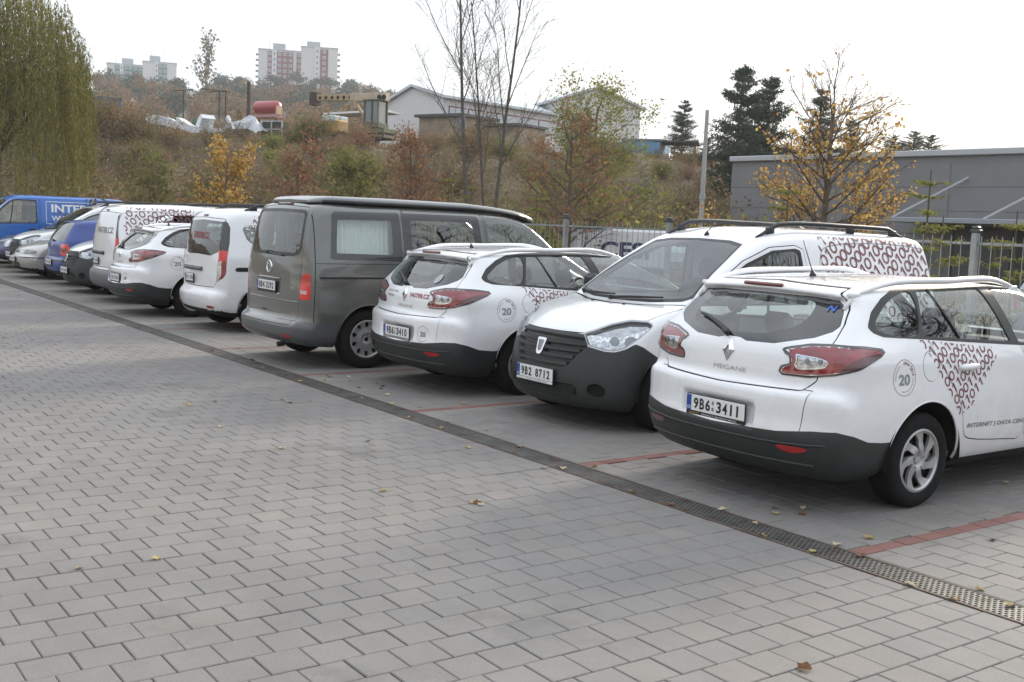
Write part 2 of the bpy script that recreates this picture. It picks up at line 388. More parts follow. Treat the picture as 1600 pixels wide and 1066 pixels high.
    # put flat coordinates onto the skin
    def onto(s, Q, proj, off=.003, side=1):
        n = len(Q); 
        if proj == 'side': B = np.c_[np.full(n, side*(s.W+.15)), Q[:, 0], Q[:, 1]]; d = np.array([-side, 0, 0.]); reach = s.W+.1
        elif proj == 'rear': B = np.c_[Q[:, 0], np.full(n, -.3), Q[:, 1]]; d = np.array([0, 1., 0]); reach = 1.9
        elif proj == 'front': B = np.c_[Q[:, 0], np.full(n, s.L+.3), Q[:, 1]]; d = np.array([0, -1., 0]); reach = 2.2
        elif proj == 'top': B = np.c_[Q, np.full(n, s.H+.3)]; d = np.array([0, 0, -1.]); reach = 1.4
        t = np.zeros(n); hit = np.zeros(n, bool)
        for k in range(int(reach/.04)):
            t2 = t+.04; ins = s.f(B+t2[:, None]*d) < 0; t = np.where(hit | ins, t, t2); hit |= ins
        lo, hi = t, t+.04
        for _ in range(14):
            m_ = (lo+hi)/2; ins = s.f(B+m_[:, None]*d) < 0; hi = np.where(ins, m_, hi); lo = np.where(ins, lo, m_)
        P = B+lo[:, None]*d; N = s.grad(P); N /= np.linalg.norm(N, axis=1)[:, None]+1e-9
        return P+N*off, N
def fproj(V, proj):
    if proj == 'side': return np.c_[V[:, 1], V[:, 2]]
    if proj in ('rear', 'front'): return np.c_[V[:, 0], V[:, 2]]
    if proj == 'rearabs' or proj == 'frontabs': return np.c_[np.abs(V[:, 0]), V[:, 2]]
    if proj == 'corner': return np.c_[np.abs(V[:, 0])+V[:, 1], V[:, 2]]        # unrolled round a rear corner
    if proj == 'top': return np.c_[V[:, 0], V[:, 1]]
class Skin:
    """triangle soup of one body; pieces are cut out of it along signed fields"""
    def __init__(s, shape, h):
        s.sh = shape; s.V, s.N, s.T = shape.surface(h)
    def clip(s, T, g):
        """split triangles T where g changes sign; returns (inside, outside)"""
        g = np.where(np.abs(g) < 1e-6, 1e-6, g); q = g[T] < 0; c = q.sum(1)
        full, none, mixed = T[c == 3], T[c == 0], T[(c > 0) & (c < 3)]
        if not len(mixed): return full, none
        qm = g[mixed] < 0; one = qm.sum(1) == 1
        k = np.where(one, np.argmax(qm, 1), np.argmin(qm, 1)); r = np.arange(len(mixed))
        a, b, d = mixed[r, k], mixed[r, (k+1) % 3], mixed[r, (k+2) % 3]      # a is alone on its side
        E = np.concatenate([np.stack([a, b], 1), np.stack([a, d], 1)]); E = np.sort(E, 1)
        U, inv = np.unique(E, axis=0, return_inverse=True); inv = inv.ravel(); n0 = len(s.V)
        t = (g[U[:, 0]]/(g[U[:, 0]]-g[U[:, 1]]))[:, None]
        s.V = np.concatenate([s.V, s.V[U[:, 0]]+t*(s.V[U[:, 1]]-s.V[U[:, 0]])]); nn = s.N[U[:, 0]]+t*(s.N[U[:, 1]]-s.N[U[:, 0]])
        s.N = np.concatenate([s.N, nn/(np.linalg.norm(nn, axis=1)[:, None]+1e-9)])
        p, r_ = n0+inv[:len(a)], n0+inv[len(a):]
        tri = np.stack([a, p, r_], 1); q1 = np.stack([p, b, d], 1); q2 = np.stack([p, d, r_], 1)
        I = [full, tri[one], q1[~one], q2[~one]]; O = [none, tri[~one], q1[one], q2[one]]
        return np.concatenate(I), np.concatenate(O)
    def field(s, poly, proj, cond=None, smooth=0, abs_line=None):
        V = s.V; g = np.full(len(V), 1.0); m_ = np.ones(len(V), bool)
        L = s.sh.L
        if proj in ('rear', 'rearabs'): m_ &= V[:, 1] < 1.35
        if proj in ('front', 'frontabs'): m_ &= V[:, 1] > L-2.3
        if proj == 'corner': m_ &= (V[:, 1] < 1.6) & (np.abs(V[:, 0]) > .25)
        if proj == 'top': m_ &= V[:, 2] > .75*s.sh.H
        if proj == 'side': m_ &= (np.abs(s.N[:, 0]) > .22)
        if cond is not None: m_ &= cond(V, s.N)
        P = catmull(poly, smooth) if smooth else np.asarray(poly, float)
        Q = fproj(V, proj); lo, hi = P.min(0)-.15, P.max(0)+.15; m_ &= (Q > lo).all(1) & (Q < hi).all(1)
        if m_.any(): g[m_] = polysdf(P, Q[m_])
        return g
    def piece(s, name, T, mt, parent, off=0.0, smooth=True, thick=0):
        if not len(T): return None
        cx = s.V[T][:, :, 0].mean(1)
        if name not in ('body', 'underbody', 'cabin_lining', 'panel_gap') and np.abs(cx).min() > .2 and (cx > 0).any() and (cx < 0).any():
            s.piece(name, T[cx < 0], mt, parent, off, smooth, thick); return s.piece(name, T[cx > 0], mt, parent, off, smooth, thick)
        u, inv = np.unique(T, return_inverse=True); inv = inv.reshape(-1, 3)
        V = s.V[u]+s.N[u]*off; Nn = s.N[u]; F = inv
        if thick:                                                     # rim turned inwards along the open edge
            E = np.concatenate([F[:, [0, 1]], F[:, [1, 2]], F[:, [2, 0]]]); key = np.sort(E, 1)
            _, ii, ct = np.unique(key, axis=0, return_index=True, return_counts=True); B = E[ii[ct == 1]]
            n = len(V); V = np.concatenate([V, V-Nn*thick]); 
            F = np.concatenate([F, np.stack([B[:, 1], B[:, 0], B[:, 0]+n], 1), np.stack([B[:, 1], B[:, 0]+n, B[:, 1]+n], 1)])
            Nn = np.concatenate([Nn, Nn])
        return obj(name, mesh(name, V, F, mt, smooth, Nn), parent)
def merge_T(*a): return np.concatenate([t for t in a if len(t)]) if any(len(t) for t in a) else np.zeros((0, 3), int)
# ------------------------------------------------------------------ car materials
WHITE = mat('white_car_paint', (.77, .775, .785), .28, coat=1.0, var=(3.5, .025), dirt=.24)
GREYP = mat('grey_metallic_paint', (.130, .135, .124), .30, metal=.5, coat=1.0, var=(2.5, .06), dirt=.4)
BLUEP = mat('royal_blue_paint', (.008, .040, .22), .35, coat=.5, var=(3, .06))
DBLUE = mat('dark_blue_paint', (.012, .02, .10), .3, coat=.9)
LBLUE = mat('bright_blue_van_paint', (.016, .13, .47), .32, coat=.8, var=(2, .05))
SILVER = mat('silver_car_paint', (.46, .45, .44), .32, metal=.45, coat=.9)
PLAST = mat('dark_bumper_plastic', (.025, .028, .028), .48, var=(14, .12), bump=(260, .08))
BLACKT = mat('black_trim', (.012, .012, .013), .38)
SEALM = mat('window_seal_rubber', (.016, .016, .017), .45)
SEAM = mat('panel_gap_shadow', (.006, .006, .006), .9)
INNER = mat('cabin_lining', (.26, .26, .265), .9)
SEATM = mat('seat_cloth', (.035, .036, .04), .9, var=(20, .2))
DASHM = mat('dashboard_plastic', (.03, .03, .032), .6)
TYRE = mat('tyre_rubber', (.013, .013, .013), .9, var=(9, .25), bump=(90, .25), spec=.2)
RIM = mat('wheel_cover_silver', (.42, .42, .42), .36, metal=.55, coat=.3, var=(6, .12))
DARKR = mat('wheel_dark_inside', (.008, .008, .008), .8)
CHROME = mat('chrome', (.75, .75, .76), .12, metal=1.0)
REDL = mat('red_lamp_lens', (.27, .008, .014), .12, coat=1.0, var=(9, .3))
DREDL = mat('dark_red_lamp_lens', (.10, .006, .009), .15, coat=1.0)
BREDL = mat('bright_red_lamp_lens', (.62, .02, .018), .12, coat=1.0)
CLEARL = mat('clear_lamp_reflector', (.55, .55, .56), .14, metal=.8, coat=1.0, var=(34, .6))
AMBER = mat('amber_lens', (.6, .2, .02), .2, coat=1)
GLASS = glass_mat('car_window_glass', (.80, .87, .84), ior=2.15)
GLASSD = glass_mat('tinted_window_glass', (.52, .60, .56), ior=2.25)
LENS = glass_mat('headlamp_cover', (.92, .94, .95))
PLATEW = mat('plate_white', (.72, .73, .72), .35)
PLATEB = mat('plate_blue', (.015, .06, .30), .4)
INK = mat('plate_ink', (.012, .012, .012), .5)
MAROON = mat('maroon_vinyl', (.19, .060, .066), .45)
REDV = mat('red_vinyl', (.30, .02, .03), .45)
GREYV = mat('grey_vinyl', (.20, .19, .19), .45)
LGREYV = mat('light_grey_vinyl', (.36, .36, .36), .45)
WHITEV = mat('white_vinyl', (.75, .76, .76), .5)
YELV = mat('yellow_vinyl', (.6, .36, .03), .5)
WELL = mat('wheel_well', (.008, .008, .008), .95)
# ------------------------------------------------------------------ car pieces
def decal(name, sh, V2, T, proj, mt, parent, off=.0025, side=1):
    P, N = sh.onto(V2, proj, off, side)
    T = T if (proj in ('rear',) or (proj == 'side' and side > 0)) else T[:, ::-1]
    return obj(name, mesh(name, P, T, mt, True, N), parent)
def place_text(V, cx, cz, flip=False, rot=0.0):
    V = V.copy()
    if rot: c_, s_ = math.cos(rot), math.sin(rot); V = V@np.array([[c_, s_], [-s_, c_]])
    if flip: V[:, 0] *= -1
    return V+np.array([cx, cz])
def digits01(size, poly, rows_ang, pitch_x, pitch_y, seed, stroke=.17):
    """slanted rows of binary digits clipped to a polygon (flat coordinates)"""
    r = random.Random(seed); P = np.asarray(poly, float); c0 = P.mean(0); R_ = np.abs(P-c0).max()*1.5; its = []
    ca, sa = math.cos(rows_ang), math.sin(rows_ang); M_ = np.array([[ca, sa], [-sa, ca]])
    zv, zt = ring2d(.5-stroke, .5, 22, sx=.82, sy=1.0); w = stroke
    ov = np.array([(-w/2, -.5), (w/2, -.5), (w/2, .5), (-w/2, .5), (-.34, .20), (-.34, .36)]); ot = np.array([(0, 1, 2), (0, 2, 3), (4, 3, 5), (4, 2, 3)])
    ov = np.array([(0, -.5), (w, -.5), (w, .5), (0, .5), (-.26, .16), (-.26, .33)]); ot = np.array([(0, 1, 2), (0, 2, 3), (4, 3, 5), (4, 2, 3)])
    nx = int(R_/pitch_x)+2; ny = int(R_/pitch_y)+2
    for j in range(-ny, ny+1):
        for i in range(-nx, nx+1):
            d = r.random() < .5; c = np.array([(i+.35*(j % 3))*pitch_x, j*pitch_y])
            v, t = (zv, zt) if d else (ov, ot)
            its.append(((v*size+c)@M_+c0, t))
    V, T = join2d(its)
    sk = Skin.__new__(Skin); sk.V = np.c_[V, np.zeros(len(V))]; sk.N = np.zeros_like(sk.V); sk.N[:, 2] = 1
    near = polysdf(P, V[T].mean(1)) < size; T = T[near]
    I, _ = sk.clip(T, polysdf(P, sk.V[:, :2]))
    u, inv = np.unique(I, return_inverse=True); return sk.V[u][:, :2], inv.reshape(-1, 3)
def wheel(parent, x, y, R=.316, Wd=.205, rimR=.215, style='star', side=1, name='wheel', label=None):
    w = empty(name, (x, y, R)); w.parent = parent
    h = Wd/2; b = MB()
    b.lathe([(rimR-.02, -h*.8), (rimR+.004, -h*.92), (rimR+.03, -h), (R-.05, -h), (R-.02, -h*.93), (R-.004, -h*.72), (R, -h*.45), (R, h*.45), (R-.004, h*.72), (R-.02, h*.93), (R-.05, h*1.0), (rimR+.03, h), (rimR+.004, h*.92), (rimR-.02, h*.8)], 56)
    # tread grooves
    for g in (-.35, 0, .35): b.lathe([(R+.0015, g*h*1.6-.006), (R+.0015, g*h*1.6+.006)], 40)
    tb = b.build('tyre', TYRE, w, True)
    # wheel cover: a dished polar grid whose openings are cut exactly
    nr, na = 26, 150; rr = np.linspace(.0, rimR+.003, nr); th = np.arange(na)*2*math.pi/na
    Rg, Tg = np.meshgrid(rr, th, indexing='ij'); q = Rg/rimR
    dish = h*.90-.035*np.clip(1-q, 0, 1)**.7+.020*np.exp(-((q-.30)/.22)**2)
    dish = np.where(q > .93, h*.90+.004-.05*np.clip(q-.93, 0, 1), dish)
    V = np.stack([side*dish, Rg*np.cos(Tg)*-side, Rg*np.sin(Tg)], -1).reshape(-1, 3)
    i = np.arange(nr-1)[:, None]*na; j = np.arange(na)[None, :]; j2 = (j+1) % na
    T = np.concatenate([np.stack([i+j, i+na+j, i+na+j2], -1).reshape(-1, 3), np.stack([i+j, i+na+j2, i+j2], -1).reshape(-1, 3)])
    Q = q.ravel(); A = Tg.ravel()
    if style == 'star':                                              # seven leaning blades
        n = 7; a = (A+1.5*(Q-.5)*.55) % (2*math.pi/n)-math.pi/n
        half = np.interp(Q, [.25, .4, .62, .9], [.0, .12, .27, .23])*(7/n)
        g = np.maximum(np.abs(a)-half, np.maximum(.30-Q, Q-.88))*rimR*np.maximum(Q, .3)
    elif style == 'slots':
        n = 10; a = A % (2*math.pi/n)-math.pi/n
        g = np.sqrt(((a*Q)/.115)**2+((Q-.76)/.15)**2)-1
        g = g*.02
    elif style == 'five':
        n = 5; a = A % (2*math.pi/n)-math.pi/n
        g = np.maximum(np.abs(a)-np.interp(Q, [.3, .9], [.28, .42]), np.maximum(.34-Q, Q-.86))*rimR*np.maximum(Q, .3)
    else:
        n = 8; a = A % (2*math.pi/n)-math.pi/n
        g = np.maximum(np.abs(a)-np.interp(Q, [.3, .9], [.1, .26]), np.maximum(.36-Q, Q-.86))*rimR*np.maximum(Q, .3)
    sk = Skin.__new__(Skin); sk.V = V; sk.N = np.tile([side, 0, 0.], (len(V), 1))
    I, O = sk.clip(T, np.where(np.abs(g) < 1e-5, 1e-5, g))
    u, inv = np.unique(O, return_inverse=True); inv = inv.reshape(-1, 3)
    F = inv; P = sk.V[u]; n0 = len(P)
    E = np.concatenate([F[:, [0, 1]], F[:, [1, 2]], F[:, [2, 0]]]); _, ii, ct = np.unique(np.sort(E, 1), axis=0, return_index=True, return_counts=True); Bd = E[ii[ct == 1]]
    P = np.concatenate([P, P-np.array([side*.02, 0, 0])]); F = np.concatenate([F, np.stack([Bd[:, 1], Bd[:, 0], Bd[:, 0]+n0], 1), np.stack([Bd[:, 1], Bd[:, 0]+n0, Bd[:, 1]+n0], 1)])
    rim = obj('wheel_cover', mesh('wheel_cover', P, F, RIM), w)
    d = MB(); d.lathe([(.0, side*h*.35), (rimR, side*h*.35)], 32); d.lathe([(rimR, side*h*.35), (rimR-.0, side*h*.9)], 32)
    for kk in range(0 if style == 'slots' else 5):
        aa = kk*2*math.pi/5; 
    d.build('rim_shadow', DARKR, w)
    for kk in range(5):
        cb = MB(); aa = kk*2*math.pi/5+.3; rr_ = .28*rimR
        cb.lathe([(0, 0), (.009, 0), (.009, .006)], 8); cb.V[-1] = cb.V[-1]*np.array([side, 1, 1])+np.array([side*(h*.90-.012), rr_*math.cos(aa), rr_*math.sin(aa)])
        cb.build('wheel_bolt', DARKR, w)
    c = MB(); c.lathe([(.0, side*(h*.90-.012)), (.026, side*(h*.90-.013)), (.029, side*(h*.90-.03))], 20); c.build('hub_cap', CHROME if style == 'slots' else RIM, w)
    return w
def seat(parent, x, y, z, w=.5, back=.62, name='seat', mt=None):
    e = MB(); e.box((0, .0, 0), (w, .48, .16), bev=.05); a = RAD(-14)
    M_ = np.array([[1, 0, 0], [0, math.cos(a), -math.sin(a)], [0, math.sin(a), math.cos(a)]])
    M_ = np.array([[1, 0, 0], [0, math.cos(a), math.sin(a)], [0, -math.sin(a), math.cos(a)]])
    e.box((0, -.27, back/2), (w, .13, back), M=M_, bev=.05)
    o = e.build(name, mt or SEATM, parent, loc=(x, y, z))
    n = MB()
    for q in ([0] if w < .8 else [-w*.32, w*.32]): n.box((q, -.355, back+.10), (.26, .09, .18), M=M_, bev=.04); n.box((q, -.345, back-.01), (.10, .02, .12), M=M_)
    n.build('headrest', mt or SEATM, o); return o
def plate(parent, sh, cx, cz, y, text, proj='rear', tilt=0.0, holder=True, unread=False, w=.52, sticker=True, foot=None):
    """number plate standing on a small holder; +Y is the way the car looks"""
    d = -1 if proj == 'rear' else 1
    p = empty('number_plate', (cx, y, cz)); p.parent = parent; p.rotation_euler = (tilt, 0, 0 if d < 0 else math.pi)
    b = MB(); b.box((0, .006, -.012), (w+.012, .012, .146), bev=.004); b.build('plate_holder', BLACKT, p)
    b = MB(); b.box((0, -.003, 0), (w, .006, .108), bev=.002); b.build('plate_face', PLATEW, p)
    b = MB(); b.box((-w/2+.022, -.0072, 0), (.042, .0015, .106)); b.build('plate_country_band', PLATEB, p)
    def flat(name, V, T, mt, yy): return obj(name, mesh(name, np.c_[V[:, 0], np.full(len(V), yy), V[:, 1]], T, mt), p)
    its = []
    if unread:
        for i in range(7): its.append((np.array([(-.016, -.03), (.016, -.03), (.016, .03), (-.016, .03)])*np.array([.8, 1])+np.array([-.15+i*.058+(.03 if i > 2 else 0), 0]), np.array([(0, 1, 2), (0, 2, 3)])))
    else:
        a, b_ = text.split(' ')
        x = -w/2+.068; pitch = .0545
        for grp in (a, b_):
            for ch in grp:
                v, t = lettering(ch, .074, .016 if ch == '1' else .042, .028); its.append((v+np.array([x+.021, 0]), t)); x += pitch
            x += .045
        x0 = -w/2+.068+3*pitch+.012
        if sticker:
            for q, mt in ((.022, REDV), (-.020, INK)):
                v, t = ring2d(.006, .012, 16, sx=.8); flat('plate_seal', v+np.array([x0, q]), t, mt, -.0082)
    V, T = join2d(its); flat('plate_lettering', V, T, INK, -.0078)
    v, t = lettering('CZ', .018, None, .02); flat('country_code', v+np.array([-w/2+.022, -.033]), t, WHITEV, -.0084)
    if foot:
        b = MB(); b.box((0, -.004, -.067), (w, .004, .019)); b.build('holder_strip', foot[0], p)
        v, t = lettering(foot[1], .010, w*.6); flat('holder_lettering', v+np.array([.04, -.067]), t, foot[2], -.0066)
        v, t = lettering('AUTO', .010, w*.17); flat('holder_mark', v+np.array([-w*.36, -.067]), t, YELV, -.0066)
    return p
def mirror_glass(parent, x, y, z, side, mt, w=.2, h=.15):
    b = MB(); b.box((side*.10, 0, 0), (w, .10, h), bev=.045); b.box((side*-.03, .02, -.02), (.12, .05, .05), bev=.01)
    o = b.build('door_mirror', mt, parent, loc=(x, y, z), smooth=False)
    g = MB(); g.box((side*.10, -.052, 0), (w*.8, .004, h*.75)); g.build('mirror_glass', CHROME, o); return o
def handle(parent, sh, y, z, side, mt, w=.2):
    P, N = sh.onto(np.array([(y, z)]), 'side', .0, side); n = N[0]; c = P[0]
    b = MB(); b.tube([c+n*.004+np.array([0, -w/2, 0]), c+n*.032+np.array([0, -w/2+.03, 0]), c+n*.036, c+n*.032+np.array([0, w/2-.03, 0]), c+n*.004+np.array([0, w/2, 0])], [.012, .016, .017, .016, .012], 8)
    o = b.build('door_handle', mt, parent, True)
    for v in o.data.vertices: v.co.z = c[2]+(v.co.z-c[2])*1.3
    return o
def rail(parent, sh, x0, y0, y1, mt, lift=.045, feet=(.0, .5, 1.0), w=.03, taper=.25, side=1, flat=1.0):
    ys = np.linspace(y0, y1, 26); t = (ys-y0)/(y1-y0)
    xs = side*(x0 if np.isscalar(x0) else np.interp(t, [0, .5, 1], x0))*np.ones_like(ys)
    P, N = sh.onto(np.c_[xs, ys], 'top', 0.0); e = sm01(np.minimum(t, 1-t)/taper); pts = P+np.array([0, 0, 1.0])*(lift*e)[:, None]
    b = MB(); r = w*(.55+.45*e)*.6; b.tube(pts, r, 8); Vt = b.V[0].reshape(26, 8, 3); cz = pts[:, None, 2]; Vt[:, :, 2] = cz+(Vt[:, :, 2]-cz)*flat; b.V[0] = Vt.reshape(-1, 3)
    for f_ in feet:
        i = int(f_*25); i = min(max(i, 2), 23) if f_ in (0, 1) else i
        b.box((pts[i]+P[i])/2, (w*.9, .10, max(.03, (pts[i]-P[i])[2]+.02)), bev=.006)
    return b.build('roof_rail', mt, parent, True)
def wiper(parent, sh, pts, proj, mt=BLACKT, r=.011, boss=None):
    Q = np.array(pts, float); Q = catmull(Q, 6, closed=False); P, N = sh.onto(Q, proj, .016); b = MB(); b.tube(P, np.linspace(r*1.4, r*.7, len(P)), 6)
    if boss is not None:
        p, n = sh.onto(np.array([boss]), proj, .01); b.tube([p[0]-n[0]*.02, p[0]+n[0]*.03], .022, 10)
    return b.build('wiper', mt, parent, True)
def antenna(parent, sh, x, y, mt=BLACKT, length=.22, lean=-.55):
    P, N = sh.onto(np.array([(x, y)]), 'top', 0.0); p = P[0]; b = MB()
    b.tube([p-np.array([0, 0, .01]), p+np.array([0, -.005, .015]), p+np.array([0, -.012, .04])], [.030, .022, .008], 10)
    d = np.array([0, lean, 1.0]); d /= np.linalg.norm(d); b.tube([p+np.array([0, -.012, .035]), p+np.array([0, -.012, .035])+d*length], [.0045, .003], 6)
    return b.build('roof_aerial', mt, parent, True)
# ================================================================== the cars of the row
def mirror_poly(half):
    """half outline with x>=0 from bottom centre to top centre -> full outline"""
    h = np.asarray(half, float); return np.concatenate([h, (h*np.array([-1, 1]))[::-1]])
def arches(sk, T, ys, R, zc, x_in=.5):
    for y0 in ys:
        V = sk.V; g = np.hypot(V[:, 1]-y0, V[:, 2]-zc)-R; g = np.where(np.abs(V[:, 0]) > x_in, g, 1.0); _, T = sk.clip(T, g)
    return T
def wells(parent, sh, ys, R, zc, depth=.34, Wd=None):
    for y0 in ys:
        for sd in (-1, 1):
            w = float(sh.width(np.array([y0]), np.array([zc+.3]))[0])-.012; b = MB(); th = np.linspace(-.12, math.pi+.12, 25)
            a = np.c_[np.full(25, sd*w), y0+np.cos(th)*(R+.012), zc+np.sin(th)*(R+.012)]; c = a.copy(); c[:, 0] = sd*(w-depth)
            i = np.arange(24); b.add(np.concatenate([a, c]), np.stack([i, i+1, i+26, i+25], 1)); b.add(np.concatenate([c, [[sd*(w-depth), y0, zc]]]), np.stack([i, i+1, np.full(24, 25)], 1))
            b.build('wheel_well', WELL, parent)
            t = MB(); q = np.linspace(.02, math.pi-.02, 40); P, N = sh.onto(np.c_[y0+np.cos(q)*R, zc+np.sin(q)*R], 'side', -.004, sd); t.tube(P, .007, 6); t.build('arch_lip', parent.get('lipmat') and MATS[parent['lipmat']] or WHITE, parent, True)
def seam(sk, T, g, parent, w=.0035, name='panel_gap'):
    """cut the skin along g=0 and sink a narrow gap there; returns inside, outside"""
    I, O = sk.clip(T, g); return I, O
def gap(sk, T, g_of, parent, w=.0042):
    I, O = sk.clip(T, g_of()); T = merge_T(I, O); g = g_of(); band, rest = sk.clip(T, np.abs(g)-w)
    sk.piece('panel_gap', band, SEAM, parent, off=-.004); return rest
def line_cabin(sk, T, root):
    c = sk.V[T].mean(1); n = sk.N[T].mean(1); q = (c[:, 2] > .75) & (c[:, 1] > .25) & (c[:, 1] < sk.sh.L-1.1); sk.piece('cabin_lining', T[q][:, ::-1], INNER, root, off=-.03)
def oval_decal(parent, sh, x, z, rx, rz_, mt=None, name='rear_reflector', proj='rear'):
    th = np.linspace(0, 2*math.pi, 25)[:-1]; v = np.concatenate([[[0, 0]], np.c_[np.sign(np.cos(th))*np.abs(np.cos(th))**.6*rx, np.sign(np.sin(th))*np.abs(np.sin(th))**.6*rz_]]); t = np.array([(0, i+1, (i+1) % 24+1) for i in range(24)])
    return decal(name, sh, v+np.array([x, z]), t, proj, mt or mat('reflector_red', (.35, .015, .015), .3, coat=.6), parent, .005)
def cabin(parent, sh, sk, seats, floor=.32, dash=None, wheel_x=None, lining_T=None):
    if lining_T is not None: sk.piece('cabin_lining', lining_T[:, ::-1], INNER, parent, off=-.035)
    for s_ in seats: seat(parent, *s_)
    b = MB(); b.box((0, sh.L*.47, floor), (sh.W*1.8, sh.L*.80, .04)); b.build('cabin_floor', INNER, parent)
    if dash:
        y, z = dash; d = MB(); d.box((0, y, z-.16), (sh.W*1.62, .42, .30), bev=.10); d.box((-.36, y-.05, z), (.42, .30, .12), bev=.05); d.build('dashboard', DASHM, parent)
        t = MB(); th = np.linspace(0, 2*math.pi, 25); c0 = np.array([-.37, y-.34, z-.04]); t.tube(c0+np.c_[np.cos(th)*.185, np.sin(th)*.185*-.42, np.sin(th)*.185*.9], .016, 6); t.bar(c0, c0+np.array([0, .2, -.08]), .06); t.build('steering_wheel', DASHM, parent, True)
def ucurve(sk, pts, cond):
    V = sk.V; u = np.abs(V[:, 0])+V[:, 1]; x, y = np.asarray(pts, float).T; return np.where(cond(V), V[:, 2]-np.interp(u, x, y), 1.0)

# ------------------------------------------------------------------ white estate car
def estate_shape():
    sil = [(.34, .20), (.15, .25), (.055, .33), (.012, .44), (.004, .53), (.016, .57), (.022, .63), (.024, .72), (.034, .775), (.095, .805), (.105, .90), (.118, 1.0), (.15, 1.065), (.24, 1.16), (.36, 1.285), (.455, 1.375), (.40, 1.388), (.385, 1.402), (.40, 1.418), (.50, 1.438), (.70, 1.462), (1.1, 1.482), (1.6, 1.49), (2.1, 1.478), (2.5, 1.435), (2.95, 1.26), (3.40, 1.04), (3.55, .99), (3.9, .93), (4.25, .83), (4.46, .70), (4.55, .55), (4.56, .42), (4.52, .28), (4.36, .20), (3, .19), (1.5, .19)]
    sec = [(0, .78), (.2, .80), (.3, .86), (.42, .89), (.55, .902), (.70, .906), (.86, .897), (.97, .885), (1.05, .862), (1.15, .824), (1.26, .780), (1.36, .728), (1.44, .675), (1.5, .62), (1.7, .5)]
    plan = [(-.1, .93), (0, .94), (.2, .965), (.5, .99), (.9, 1.0), (2.4, 1.0), (3.4, .995), (4.0, .965), (4.4, .90), (4.66, .82)]
    planu = [(-.1, .84), (.15, .87), (.4, .905), (.8, .955), (1.3, .99), (2.0, 1.0), (2.8, .98), (3.4, .95), (4.66, .8)]
    return Shape(4.56, .905, 1.49, sil, sec, plan, planu, zu=(1.0, 1.35), bowR=.20, bowF=.36, pR=2.5, crown=.05, k=(.16, .07),
                 recess=[(.335, .60, .088, .05, .035)], bumps=[(.30, 1.0, .42, .10, .022), (1.0, .70, .45, .16, .010), (3.7, .70, .45, .16, .012)])
